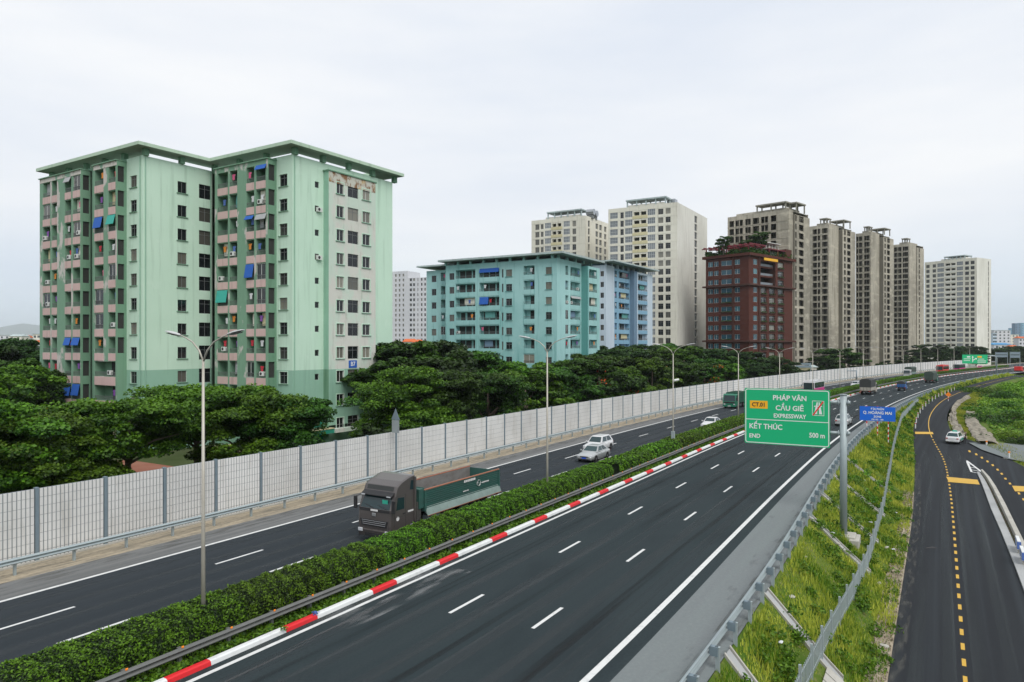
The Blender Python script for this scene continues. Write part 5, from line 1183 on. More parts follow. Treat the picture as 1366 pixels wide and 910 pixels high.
for k, (x, y) in enumerate(((1358, 737), (1364, 752))):
    p = GR(x, y); c = MB(); c.box(-.1, .1, -.9, .9, .4, 1.0, 'kerb_white'); c.box(-.12, .12, -.95, -.7, .45, .95, 'cloth_blue'); c.box(-.12, .12, .1, .4, .45, .95, 'cloth_blue'); c.box(-.25, .25, -1.0, 1.0, 0, .12, 'concrete'); c.box(-.06, .06, -.8, -.7, .12, .4, 'concrete'); c.box(-.06, .06, .7, .8, .12, .4, 'concrete')
    o = c.build('traffic_barrier', None); o.location = p; o.rotation_euler = (0, 0, -hd(40)); tag(o, 'blue and white traffic barrier on the divider at the right edge', 'barrier', 'blue and white traffic barriers')
# concrete apron, bags and cover at the right
ap = MB(); zz = -3.3
ap.hull([GR(x, y, -.3) for x, y in ((1292, 590.5), (1330, 590.5), (1420, 596), (1420, 626), (1345, 612), (1310, 600))], [GR(x, y, .14) for x, y in ((1292, 590.5), (1330, 590.5), (1420, 596), (1420, 626), (1345, 612), (1310, 600))], 'shoulder')
o = ap.build('concrete_apron'); o['kind'] = 'structure'
def spoil(name, label, pts, h0, m, seed):
    """irregular low heap / stone lined bank between two outlines"""
    rg = random.Random(seed); mb = MB(); rows = []
    for (xa, ya), (xb, yb), z in pts:
        a, b = GR(xa, ya, .25), GR(xb, yb, .25); row = []
        for k in range(7):
            f = k/6; p = a*(1-f)+b*f; row.append(p+Vector((rg.uniform(-.3, .3), rg.uniform(-.3, .3), h0*math.sin(f*3.1416)+rg.uniform(-.12, .22))))
        rows.append(row)
    fine = []
    for r0, r1 in zip(rows[:-1], rows[1:]):
        for j in range(6): fine.append([a.lerp(b, j/6)+Vector((rg.uniform(-.15, .15), rg.uniform(-.15, .15), rg.uniform(-.12, .16))) for a, b in zip(r0, r1)])
    rows = fine
    for r0, r1 in zip(rows[:-1], rows[1:]):
        for k in range(6): mb.face([r0[k], r0[k+1], r1[k+1], r1[k]], m)
    o = mb.build(name); o['kind'] = 'structure'; return o
spoil('earth_bank', '', [((1279, 584), (1288, 585), -3.2), ((1270, 570), (1284, 572), -3.1), ((1266, 560), (1278, 560), -2.9), ((1268, 548), (1276, 546), -2.6), ((1276, 536), (1284, 536), -2.2), ((1290, 527), (1298, 529), -1.9)], .25, 'rubble', 1)
spoil('stone_bank', '', [((1305, 592), (1331, 592), -3.3), ((1298, 580), (1322, 580), -3.2), ((1291, 568), (1308, 568), -3.0), ((1288, 556), (1305, 558), -2.9), ((1288, 548), (1300, 550), -2.8)], .3, 'rubble', 2)
# bushes on the right
def bush_mesh(seed, n=9000, leaf=.085, m='tree_leaf_bright'):
    rg = np.random.default_rng(seed); Cs = []
    for k in range(16):
        c = rg.normal(size=3)*np.array([.8, .8, .3]); c[2] = abs(c[2])+.5; d = rg.normal(size=(n//16, 3)); d /= np.linalg.norm(d, axis=1, keepdims=True); Cs.append(c+d*rg.random((n//16, 1))**.3*np.array([.75, .75, .5]))
    C = np.concatenate(Cs); C[:, 2] = np.maximum(C[:, 2], .02); Nn = rg.normal(size=C.shape); Nn[:, 2] += 1
    return leafmesh('foliage', C, Nn, leaf, [m], seed)
bm_ = [bush_mesh(1, m='field_leaf'), bush_mesh(2, m='tree_leaf'), bush_mesh(3, m='field_leaf'), bush_mesh(4, m='tree_leaf_bright')]
stem = MB()
for k in range(5): a = k*1.26; stem.tube([(0, 0, -.3), (math.cos(a)*.3, math.sin(a)*.3, .5), (math.cos(a)*.8, math.sin(a)*.8, 1.0)], [.05, .035, .012], 'bark', 5)
stme = stem.mesh('stem')
rgb_ = random.Random(31)
big = [(1291, 531, 2.6, 1), (1302, 532, 2.8, 1), (1313, 531, 2.4, 3), (1321, 560, 3.4, 1), (1283, 576, 1.5, 1), (1276, 562, 2.0, 1), (1280, 552, 2.2, 1), (1298, 545, 2.6, 3), (1322, 566, 3.0, 3), (1335, 575, 3.2, 1), (1312, 556, 2.5, 1), (1350, 560, 3.2, 0), (1300, 590, 1.3, 1), (1345, 590, 1.8, 0), (1362, 596, 1.6, 1),
       (1290, 526, 3.4, 1), (1306, 520, 3.4, 3), (1322, 524, 3.6, 1), (1340, 528, 3.8, 0), (1356, 520, 3.8, 0), (1372, 530, 4, 0), (1310, 534, 3.2, 3), (1330, 540, 3.2, 1), (1350, 542, 3.2, 0), (1368, 552, 3, 0), (1336, 512, 3.6, 0), (1352, 508, 4, 0), (1366, 512, 4, 2), (1384, 545, 4, 0), (1385, 575, 3.4, 2), (1372, 580, 2.4, 0), (1300, 512, 2.6, 1), (1380, 510, 4, 0), (1320, 512, 2.2, 2)]
for i, (x, y, sc_, v) in enumerate(big):
    sc_ = sc_*.5 if y < 530 else sc_*.8
    Yd = None; z = -3.6 if y > 540 else -2.6; p = G(x, y, z); r = empty('bush', p, rgb_.uniform(0, 6)); w_ = 'dark green' if v in (1, 3) else 'bright green'
    tag(r, '%s bush in the plot at the right, %s' % (w_, 'by the stone bank' if y > 540 else 'beyond the road curve'), 'bush', '%s bushes %s' % (w_, 'by the stone bank' if y > 540 else 'beyond the curve'))
    q = inst('foliage', bm_[v], r); q.scale = (sc_*1.15, sc_*1.15, sc_*.8); q = inst('stem', stme, r); q.scale = (sc_,)*3
KEEP_CLEAR = [[(1287, 545), (1303, 548), (1312, 568), (1335, 592), (1302, 594), (1290, 570)], [(1264, 586), (1290, 588), (1284, 560), (1300, 528), (1288, 526), (1270, 540), (1262, 560)], [(1285, 590), (1330, 588), (1450, 594), (1450, 660), (1300, 640)]]
def right_cover():
    rg = np.random.default_rng(8); n = 120000; s = 76+rg.random(n)**.8*230; d = 3+rg.random(n)*75
    t = np.array([tA(q) for q in s])+d; x, y = rt(s, t); z = np.array([zR(p, q) for p, q in zip(s, t)])
    lump = np.maximum(0, np.sin(x*.35+np.sin(y*.2)*2)*np.sin(y*.3+1))*1.2
    C = np.stack([x, y, z+rg.random(n)*(.35+lump*np.clip((d-6)/20, 0, 1))], 1)
    bad = np.zeros(n, bool)
    for poly in KEEP_CLEAR:
        q = [G(a, b, -3.0) for a, b in poly]; ins = np.zeros(n, bool)
        for i in range(len(q)):
            x1, y1, x2, y2 = q[i].x, q[i].y, q[i-1].x, q[i-1].y; ins ^= ((y1 > C[:, 1]) != (y2 > C[:, 1])) & (C[:, 0] < (x2-x1)*(C[:, 1]-y1)/(y2-y1+1e-9)+x1)
        bad |= ins
    C = C[~bad]; Nn = rg.normal(size=C.shape); Nn[:, 2] += 1.2
    tag(inst('undergrowth', leafmesh('undergrowth', C, Nn, .30, ['field_leaf'], 8, attr=np.clip(.45+.3*np.sin(C[:, 0]*.25)*np.sin(C[:, 1]*.2)+.25*rg.normal(size=len(C)), 0, 1))), 'bright green undergrowth covering the plot at the right', 'undergrowth', kind='stuff')
right_cover()
grass(5000, 84, 200, 1.0, 1.0, .1, 12, 'short grass along the edge')if 0 else None
def verge_right():
    rg = np.random.default_rng(13); n = 22000; s = 78+140*rg.random(n); d = .15+3.3*rg.random(n); t = np.array([tA(q) for q in s])+d; x, y = rt(s, t); z = np.array([zR(p, q) for p, q in zip(s, t)])
    blades('grass', 'short bright grass on the inner verge of the service road curve', np.stack([x, y, z], 1), .3, 14, 'grass_blade', .09)
verge_right()
# plaza, lawn and far ground left of the barrier
ribbon('plaza', -20, 36, 4, -60, -38, -2.22, -2.22, 'brick_paving', 2)
ribbon('lawn', -40, 200, 4, -38, -26, -2.24, -2.24, 'grass_ground', 2)
mb = MB(); a, b = G(128, 622, -2.2), G(170, 634, -2.2); o_ = a.copy(); d = b-a
for zz in (.5, .9): mb.bar(Vector((0, 0, zz)), d+Vector((0, 0, zz)), .06, .06, 'dark')
for k in range(7): p = d*(k/6); mb.box(p.x-.05, p.x+.05, p.y-.05, p.y+.05, 0, 1.0, 'dark')
o = mb.build('railing'); o.location = o_; tag(o, 'low black railing on the plaza behind the noise barrier', 'railing')
mb = MB(); a, b = G(294, 612, -2.2), G(345, 606, -2.2); d = b-a; n_ = Vector((-d.y, d.x, 0)).normalized()
for k in range(4): mb.hull([n_*k*.4, d+n_*k*.4, d+n_*(k*.4+.4), n_*(k*.4+.4)], [n_*k*.4+Vector((0, 0, .35*(k+1))), d+n_*k*.4+Vector((0, 0, .35*(k+1))), d+n_*(k*.4+.4)+Vector((0, 0, .35*(k+1))), n_*(k*.4+.4)+Vector((0, 0, .35*(k+1)))], 'cream_yellow')
o = mb.build('low_wall'); o.location = a; tag(o, 'pale stepped wall behind the barrier, right of the nearest lamp', 'wall')
# ================================================================ VEHICLES (local +Y forward, origin on the road)
def paintm(name, rgb, metal=.3): return mat(name, rgb, .35, metal, coat=.5)
paintm('car_white', (.62, .63, .64), 0); paintm('car_silver', (.45, .47, .47), .5); paintm('truck_grey', (.088, .078, .076), .25); paintm('truck_green', (.01, .09, .055), .1); paintm('cab_green', (.01, .16, .09), .1)
mat('tipper_green', (.018, .085, .07), .6, noise=[((.6, .6, 3), .6, (.03, .055, .05), .4, .7, 'P'), ((3, 3, 3), .5, (.06, .085, .075), .55, .75, 'P')])
mat('tipper_skirt', (.20, .27, .25), .7, noise=[((2, 2, 2), .6, (.12, .16, .15), .4, .7, 'P')]); mat('rust', (.30, .12, .07), .8)
mat('tipper_inside', (.17, .165, .16), .7, noise=[((1.5, 1.5, 3), .7, (.10, .09, .08), .4, .7, 'P')])
mat('rubber', (.012, .012, .013), .8); mat('rim', (.35, .36, .37), .4, .6); mat('chassis', (.05, .048, .045), .7); mat('mud', (.22, .20, .19), .8)
mat('light_clear', (.5, .52, .55), .15); mat('light_red', (.35, .01, .01), .3); mat('light_amber', (.6, .2, .01), .3); mat('plate_blue', (.01, .08, .5), .5); mat('plate_white', (.6, .6, .6), .5)
mat('bus_red', (.60, .02, .02), .4, coat=.3); mat('bus_pink', (.62, .02, .26), .4, coat=.3); mat('tarp_dark', (.035, .038, .038), .85); mat('tarp_green', (.035, .055, .045), .85, noise=[((1, 1, 1), .6, (.06, .085, .07), .4, .7, 'P')]); mat('old_white', (.36, .34, .30), .7, noise=[((2, 2, 2), .6, (.2, .17, .13), .45, .7, 'P')])
mat('taxi_teal', (.03, .35, .25), .4); mat('blue_paint', (.02, .10, .30), .5)
WH = {}
def wheel(root, x, y, r, wd, name='wheel'):
    k = (r, wd)
    if k not in WH:
        t = MB(); ri = MB(); n = 20
        prof = [(-wd/2, r*.62), (-wd/2, r*.93), (-wd/2*.8, r), (wd/2*.8, r), (wd/2, r*.93), (wd/2, r*.62)]
        rings = [[Vector((px, pr*math.cos(a*6.2832/n), pr*math.sin(a*6.2832/n))) for a in range(n)] for px, pr in prof]
        for a, b in zip(rings[:-1], rings[1:]): t.hull(a, b, 'rubber', False)
        for sx in (-1, 1):
            ring = [Vector((sx*wd*.40, r*.62*math.cos(a*6.2832/n), r*.62*math.sin(a*6.2832/n))) for a in range(n)]; ri.face(ring, 'rim')
            rc = [Vector((sx*(wd*.40+.03), r*.22*math.cos(a*6.2832/n), r*.22*math.sin(a*6.2832/n))) for a in range(n)]; ri.hull([Vector((sx*wd*.40, v.y, v.z)) for v in rc], rc, 'rim')
            for q in range(5):
                a = q*1.2566; c = Vector((sx*(wd*.40+.012), r*.42*math.cos(a), r*.42*math.sin(a))); ri.box(c.x-.005, c.x+.005, c.y-r*.09, c.y+r*.09, c.z-r*.09, c.z+r*.09, 'dark')
        WH[k] = (t.mesh('tyre', True), ri.mesh('rim'))
    o = empty('wheel', (x, y, r)); o.parent = root
    inst('tyre', WH[k][0], o); inst('rim', WH[k][1], o); return o
def put(r, s, t, away, dh=0.0, z=.012):
    p = P(s, t, z); r.location = p; r.rotation_euler = (0, 0, -hd(s)+(0 if away else math.pi)+dh)
def quad_part(root, name, pts, m, sm=False):
    mb = MB(); mb.face([Vector(p) for p in pts], m); return mb.build(name, root)
def box_part(root, name, b, m, bevel=0): mb = MB(); mb.box(*b, m); return mb.build(name, root, bevel=bevel)
def car(label, m, s, t, away, kind='sedan', plate='plate_white', cat='car', grp=None, name='car', lower=None):
    r = empty(name); tag(r, label, cat, grp); W = .86; h = 1.44 if kind == 'sedan' else 1.56; R0 = .31
    st = [(2.24, .66, .34, .60), (2.14, .80, .24, .68), (1.6, .86, .20, .80), (.95, .87, .18, .90), (0, .88, .18, .93), (-1.2, .88, .18, .96), (-1.75, .87, .20, .96), (-2.12, .83, .24, .92 if kind == 'sedan' else .98), (-2.24, .74, .34, .80)]
    rings = []
    for y, wd, zb, zt in st:
        rings.append([Vector((x, y, z)) for x, z in ((-wd*.9, zb), (wd*.9, zb), (wd, zb+.12), (wd, zb+(zt-zb)*.62), (wd*.95, zt-.06), (wd*.72, zt), (0, zt+.03), (-wd*.72, zt), (-wd*.95, zt-.06), (-wd, zb+(zt-zb)*.62), (-wd, zb+.12))])
    mb = MB()
    for a, b in zip(rings[:-1], rings[1:]): mb.hull(a, b, m, False)
    mb.face(rings[0], m); mb.face(rings[-1], m); bo = mb.build('body', r, True)
    yb0, yt0, yt1, yb1 = (1.0, .25, -.95, -1.75) if kind == 'sedan' else (1.05, .35, -1.65, -2.1)
    zb = .90; rw, bw = .60, .80
    B4 = [(-bw, yb0, zb), (bw, yb0, zb), (bw, yb1, zb+.05), (-bw, yb1, zb+.05)]; T4 = [(-rw, yt0, h-.05), (rw, yt0, h-.05), (rw, yt1, h-.05), (-rw, yt1, h-.05)]; T5 = [(-rw+.1, yt0-.15, h), (rw-.1, yt0-.15, h), (rw-.1, yt1+.15, h), (-rw+.1, yt1+.15, h)]
    mb = MB(); mb.hull([Vector(q) for q in B4], [Vector(q) for q in T4], m); mb.hull([Vector(q) for q in T4], [Vector(q) for q in T5], m); mb.build('cabin', r)
    def panel(name, i, j, f0=.05, f1=.95, g0=.12, g1=.93, split=None):
        a, b, c, d = Vector(B4[i]), Vector(B4[j]), Vector(T4[j]), Vector(T4[i]); nrm = (b-a).cross(d-a).normalized(); ctr = (a+b+c+d)/4
        if nrm.dot(ctr-Vector((0, (yb0+yb1)/2, 1.1))) < 0: nrm = -nrm
        L = lambda u, v: (a*(1-u)+b*u)*(1-v)+(d*(1-u)+c*u)*v+nrm*.008
        segs = [(f0, f1)] if not split else [(f0, split-.02), (split+.02, f1)]
        for u0, u1 in segs: quad_part(r, name, [L(u0, g0), L(u1, g0), L(u1, g1), L(u0, g1)], 'car_glass')
    panel('windscreen', 0, 1); panel('rear_window', 2, 3); panel('side_window', 1, 2, .10, .90, split=.5); panel('side_window', 3, 0, .10, .90, split=.5)
    for sx in (-1, 1):
        mb = MB(); mb.hull([Vector((sx*.45, 2.235, .52)), Vector((sx*.78, 2.16, .52)), Vector((sx*.80, 2.15, .66)), Vector((sx*.48, 2.225, .66))], [Vector((sx*.45, 2.20, .52)), Vector((sx*.78, 2.1, .52)), Vector((sx*.80, 2.0, .70)), Vector((sx*.48, 2.05, .70))], 'light_clear'); mb.build('headlight', r)
        box_part(r, 'tail_light', (sx*.66-.13, sx*.66+.13, -2.26, -2.16, .66, .82), 'light_red', .02); box_part(r, 'mirror', (sx*.98-.1, sx*.98+.1, .72, .84, .90, 1.04), m, .03)
        mb = MB(); mb.box(sx*.885-.004, sx*.885+.004, -.95, -.80, .78, .81, 'dark'); mb.box(sx*.885-.004, sx*.885+.004, .1, .25, .76, .79, 'dark'); mb.build('door_handle', r)
        for y in (1.35, -1.35):
            ring = [Vector((sx*.885, y+.37*math.cos(q*math.pi/12), .31+.37*math.sin(q*math.pi/12))) for q in range(-4, 17)]; mb = MB(); mb.face(ring, 'dark'); mb.build('wheel_arch', r); wheel(r, sx*.78, y, R0, .22)
    mb = MB(); mb.box(-.4, .4, 2.2, 2.255, .50, .60, 'dark'); mb.box(-.6, .6, 2.16, 2.24, .26, .38, 'dark'); mb.build('grille', r)
    box_part(r, 'number_plate', (-.24, .24, 2.25, 2.27, .38, .50), plate); box_part(r, 'number_plate', (-.24, .24, -2.28, -2.26, .5, .62), plate)
    box_part(r, 'bumper', (-.8, .8, -2.29, -2.2, .3, .48), m, .03)
    if s is not None: put(r, s, t, away)
    return r
car('silver sedan with a blue number plate, in front of the white hatchback', 'car_silver', 51.8, -7.2, False, 'sedan', 'plate_blue')
car('white hatchback just behind the silver sedan', 'car_white', 57.8, -9.4, False, 'hatch')
car('white sedan half hidden by the hedge, left of the green truck', 'car_white', 84.5, -5.0, False, 'sedan')
car('silver hatchback driving away, partly hidden by the big green sign', 'car_silver', 98.3, 9.6, True, 'hatch')
pv = G(1165, 507, 2.0); s_, t_ = ST(pv.x, pv.y); car('white hatchback beyond the hedge behind the canvas-topped truck', 'car_white', s_, -6, False, 'hatch')
# taxi by the verge
tx = car('white and teal taxi parked on the service road curve beside a person', 'car_white', None, 0, True, 'hatch', cat='taxi'); p = GR(1274, 590); tx.location = p+Vector((0, 0, .01)); tx.rotation_euler = (0, 0, -R(41))
mb = MB(); mb.hull([Vector(q) for q in ((-.3, -.3, 1.57), (.3, -.3, 1.57), (.3, -.1, 1.57), (-.3, -.1, 1.57))], [Vector(q) for q in ((-.24, -.26, 1.75), (.24, -.26, 1.75), (.24, -.14, 1.75), (-.24, -.14, 1.75))], 'taxi_teal'); mb.build('taxi_sign', tx)
for sx in (-1, 1): box_part(tx, 'door_stripe', (sx*.887-.004, sx*.887+.004, -.9, .9, .42, .68), 'taxi_teal')
# ---- the dump truck
def dump_truck():
    r = empty('dump_truck'); tag(r, 'big dump truck with grey-brown cab and dark green tipper behind the hedge', 'truck')
    side = [(.0, .62), (.06, 1.05), (.02, 1.95), (-.36, 2.72), (-.42, 2.86), (-.55, 3.22), (-1.0, 3.46), (-1.75, 3.68), (-2.12, 3.70), (-2.16, 1.0), (-1.75, .95), (-1.55, .55), (-.6, .55)]
    W = 1.22; mb = MB(); rg_ = []
    for x, k in ((-W, 1), (-W*.9, 0), (W*.9, 0), (W, 1)):
        c = Vector((0, -1.1, 2.0)); ring = []
        for y, z in side:
            v = Vector((x, y, z)); 
            if k: v.y = c.y+(y-c.y)*.955; v.z = c.z+(z-c.z)*(.97 if z > 3 else 1)
            ring.append(v)
        rg_.append(ring)
    mb.hull(rg_[0], rg_[1], 'truck_grey', False); mb.hull(rg_[1], rg_[2], 'truck_grey', False); mb.hull(rg_[2], rg_[3], 'truck_grey', False); mb.face(rg_[0], 'truck_grey'); mb.face(rg_[3], 'truck_grey'); cab = mb.build('cab', r, bevel=.035)
    def fy(z): return float(np.interp(z, [.62, 1.05, 1.95, 2.72, 2.86, 3.22, 3.46], [.0, .06, .02, -.36, -.42, -.55, -1.0]))
    def front(name, x0, x1, z0, z1, m, out=.03, parent=r, x0t=None):
        mb = MB(); t0, t1 = (x0, x1) if x0t is None else (-x0t, x0t)
        a = [Vector((x0, fy(z0)+out, z0)), Vector((x1, fy(z0)+out, z0)), Vector((t1, fy(z1)+out, z1)), Vector((t0, fy(z1)+out, z1))]; mb.hull([v-Vector((0, out+.02, 0)) for v in a], a, m); return mb.build(name, parent, bevel=.008)
    ws = front('windscreen', -1.08, 1.08, 1.98, 2.66, 'car_glass', .012, x0t=1.02)
    wp = MB(); wp.bar((-.9, fy(2.02)+.04, 2.02), (-.2, fy(2.2)+.04, 2.16), .02, .02, 'dark'); wp.bar((.1, fy(2.02)+.04, 2.02), (.8, fy(2.2)+.04, 2.16), .02, .02, 'dark'); wp.build('wiper', ws)
    sh = MB(); sh.box(-.85, -.45, fy(2.3)+.02, fy(2.3)+.03, 2.28, 2.5, 'taxi_teal', None); sh.build('sticker', ws)
    front('black_band', -1.12, 1.12, 1.80, 1.96, 'dark', .02)
    front('grille', -.92, .92, .98, 1.34, 'dark', .03, x0t=1.04)
    for k in range(3): z = 1.05+k*.105; front('grille_slat', -.84-.03*k, .84+.03*k, z, z+.03, 'rim', .05)
    mb = MB(); vis = [Vector((x, y, z)) for x in (-1.14, 1.14) for y, z in ((-.34, 2.70), (-.08, 2.66), (-.08, 2.73), (-.40, 2.92))]; mb.hull(vis[:4], vis[4:], 'dark'); v_ = mb.build('sun_visor', r, bevel=.02)
    for sx in (-1, 1): box_part(v_, 'marker_light', (sx*.95-.14, sx*.95+.14, -.09, -.06, 2.67, 2.73), 'light_clear')
    front('roof_panel', -.98, .98, 2.96, 3.20, 'tarp_dark', .02)
    mb = MB(); mb.hull([Vector((-W, .02, .34)), Vector((W, .02, .34)), Vector((W, -.6, .34)), Vector((-W, -.6, .34))], [Vector((-W, .12, .78)), Vector((W, .12, .78)), Vector((W, -.6, .78)), Vector((-W, -.6, .78))], 'truck_grey'); bp = mb.build('bumper', r, bevel=.05)
    mb = MB(); mb.box(-.62, .62, .09, .135, .42, .60, 'dark'); mb.build('air_intake', bp)
    for sx in (-1, 1):
        box_part(r, 'headlight', (sx*1.0-.17, sx*1.0+.17, .05, .13, .60, .80), 'light_clear', .03)
        mb = MB(); x = sx*(W+.006); mb.face([Vector((x, -.42, 1.9)), Vector((x, -1.12, 1.9)), Vector((x, -1.12, 2.55)), Vector((x, -.55, 2.60))], 'car_glass'); mb.build('side_window', r)
        mb = MB(); mb.face([Vector((x, -1.62, 2.9)), Vector((x, -2.02, 2.85)), Vector((x, -2.05, 3.38)), Vector((x, -1.72, 3.42))], 'car_glass'); mb.build('quarter_window', r)
        dm = MB(); 
        for p0, p1 in (((-.28, 1.0), (-.28, 2.62)), ((-1.25, .9), (-1.25, 2.7)), ((-.28, 2.66), (-1.25, 2.72)), ((-.2, 1.52), (-2.0, 1.48))): dm.bar((x, p0[0], p0[1]), (x, p1[0], p1[1]), .012, .02, 'chassis')
        dr = dm.build('door', r); box_part(dr, 'handle', (x-.02, x+.03, -1.2, -1.0, 1.60, 1.66), 'dark')
        fl_ = MB(); ring = [Vector((x+sx*.004, -.55+.13*math.cos(q*.3927), 1.42+.13*math.sin(q*.3927))) for q in range(16)]; fl_.face(ring, 'plate_white'); fl_.build('round_sticker', r)
        box_part(r, 'side_sticker', (x-.002*sx, x+.004*sx, -2.0, -1.45, 1.62, 1.72), 'plate_white')
        mb = MB(); mb.box(sx*1.42-.11, sx*1.42+.11, .0, .1, 1.85, 2.55, 'dark'); mb.bar((sx*1.2, -.2, 2.62), (sx*1.42, .05, 2.55), .04, .04, 'dark'); mb.bar((sx*1.2, -.1, 1.9), (sx*1.42, .05, 1.9), .03, .03, 'dark'); mb.build('mirror', r, bevel=.03)
        mb = MB(); mb.box(sx*1.24-.08, sx*1.24+.02, -2.1, -1.95, 1.0, 3.6, 'truck_grey'); mb.build('side_deflector', r)
        for k in range(2): box_part(r, 'step', (sx*1.12-.12, sx*1.12+.12, -.5+0*k, -.1, .42+.26*k, .46+.26*k), 'chassis')
        box_part(r, 'fuel_tank' if sx > 0 else 'air_tank', (sx*.95-.25, sx*.95+.25, -4.6, -3.4, .5, 1.05), 'galv', .08)
    mb = MB(); mb.box(-.14, .14, .05, .10, 1.55, 1.74, 'rim'); mb.build('emblem', r, bevel=.03); front('number_plate', -.26, .26, 1.83, 1.93, 'plate_white', .05)
    mb = MB(); mb.box(-.45, .45, -11.2, -.8, .75, 1.0, 'chassis'); mb.box(-1.15, 1.15, -2.75, -2.35, .9, 2.0, 'chassis'); mb.tube([(.9, -2.55, 1.0), (.9, -2.55, 2.8)], .11, 'rim', 10); mb.build('chassis', r)
    # tipper body
    y0, y1, zt, zb, w = -2.95, -11.3, 2.62, 1.38, 1.22; mb = MB()
    for sx in (-1, 1):
        mb.box(sx*w-.03, sx*w+.03, y1, y0, zb, zt, 'tipper_green'); mb.box(sx*(w-.05)-.012, sx*(w-.05)+.012, y1+.05, y0-.05, zb+.1, zt-.02, 'tipper_inside')
        for k in range(9): z = zb+.16+k*.125; mb.box(sx*(w+.045)-.018, sx*(w+.045)+.018, y1+.15, y0-.15, z, z+.045, 'tipper_green')
        for k in (0, 1): y = y0-.06 if k == 0 else y1+.06; mb.box(sx*(w+.05)-.04, sx*(w+.05)+.04, y-.08, y+.08, zb, zt, 'tipper_green')
    mb.box(-w+.03, w-.03, y1, y1+.07, zb, zt-.05, 'tipper_green'); mb.box(-w+.03, w-.03, y0-.07, y0, zb, zt+.15, 'tipper_green'); mb.box(-w+.03, w-.03, y1+.07, y0-.07, zb, zb+.08, 'tipper_inside'); tp = mb.build('tipper_body', r)
    mb = MB(); mb.box(-w-.0, w+.0, y0, y0+.45, zb+.2, zt+.12, 'tipper_green'); mb.box(-.3, .3, y0+.1, -2.35, 1.0, 2.9, 'truck_green'); mb.build('headboard', tp, bevel=.02)
    for sx in (-1, 1):
        mb = MB(); mb.hull([Vector((sx*(w+.03), y0-.1, 1.62)), Vector((sx*(w+.03), y0-.1, 1.30)), Vector((sx*(w+.22), y0-.1, 1.12)), Vector((sx*(w+.20), y0-.1, 1.16))], [Vector((sx*(w+.03), y1, 1.62)), Vector((sx*(w+.03), y1, 1.30)), Vector((sx*(w+.22), y1, 1.12)), Vector((sx*(w+.20), y1, 1.16))], 'tipper_skirt'); mb.build('side_skirt', tp)
        mb = MB(); mb.box(sx*w-.06, sx*w+.06, y1, y0, zt, zt+.05, 'rust'); mb.box(sx*(w+.21)-.015, sx*(w+.21)+.02, y1, y0-.1, 1.09, 1.13, 'rust'); mb.build('rim_edge', tp)
        lm = MB(); x = sx*(w+.075)
        ring = [(y1+2.6+.20*math.cos(q*.5236), 2.12+.20*math.sin(q*.5236)) for q in range(12)]
        for q in range(12):
            if q in (1, ): continue
            a, b = ring[q], ring[(q+1) % 12]; lm.bar((x, a[0], a[1]), (x, b[0], b[1]), .012, .06, 'plate_white', up=Vector((sx, 0, 0)))
        lm.bar((x, y1+2.55, 2.0), (x, y1+2.72, 2.26), .012, .05, 'plate_white', up=Vector((sx, 0, 0)))
        for q in range(6): yy = y1+2.25-q*.15; lm.box(x-.006, x+.006, yy-.11, yy, 2.04, 2.13, 'plate_white')
        for q in range(7): yy = y1+4.3-q*.19; lm.box(x-.006, x+.006, yy-.15, yy, 2.40, 2.54, 'plate_white')
        for q in range(5): yy = y1+4.4-q*.13; lm.box(x-.006, x+.006, yy-.09, yy, 1.82, 1.89, 'plate_white')
        lm.build('side_lettering', tp)
        box_part(r, 'tail_light', (sx*.95-.18, sx*.95+.18, y1-.02, y1+.03, .85, .98), 'light_red')
        for y in (-1.15, -2.75 if False else -3.05, -8.0, -9.35):
            if y == -3.05: continue
            wheel(r, sx*1.02, y, .52, .34)
        wheel(r, sx*1.02, -5.4, .52, .34)
        mb = MB()
        for y in (-5.4, -8.0, -9.35):
            pr_ = [(y+.66*math.cos(q*math.pi/8), .52+.62*math.sin(q*math.pi/8)) for q in range(1, 8)]
            for a, b in zip(pr_[:-1], pr_[1:]): mb.face([Vector((sx*.82, a[0], a[1])), Vector((sx*1.24, a[0], a[1])), Vector((sx*1.24, b[0], b[1])), Vector((sx*.82, b[0], b[1]))], 'mud')
        mb.build('mudguard', r)
    put(r, 18.3, -5.5, False); return r
dump_truck()
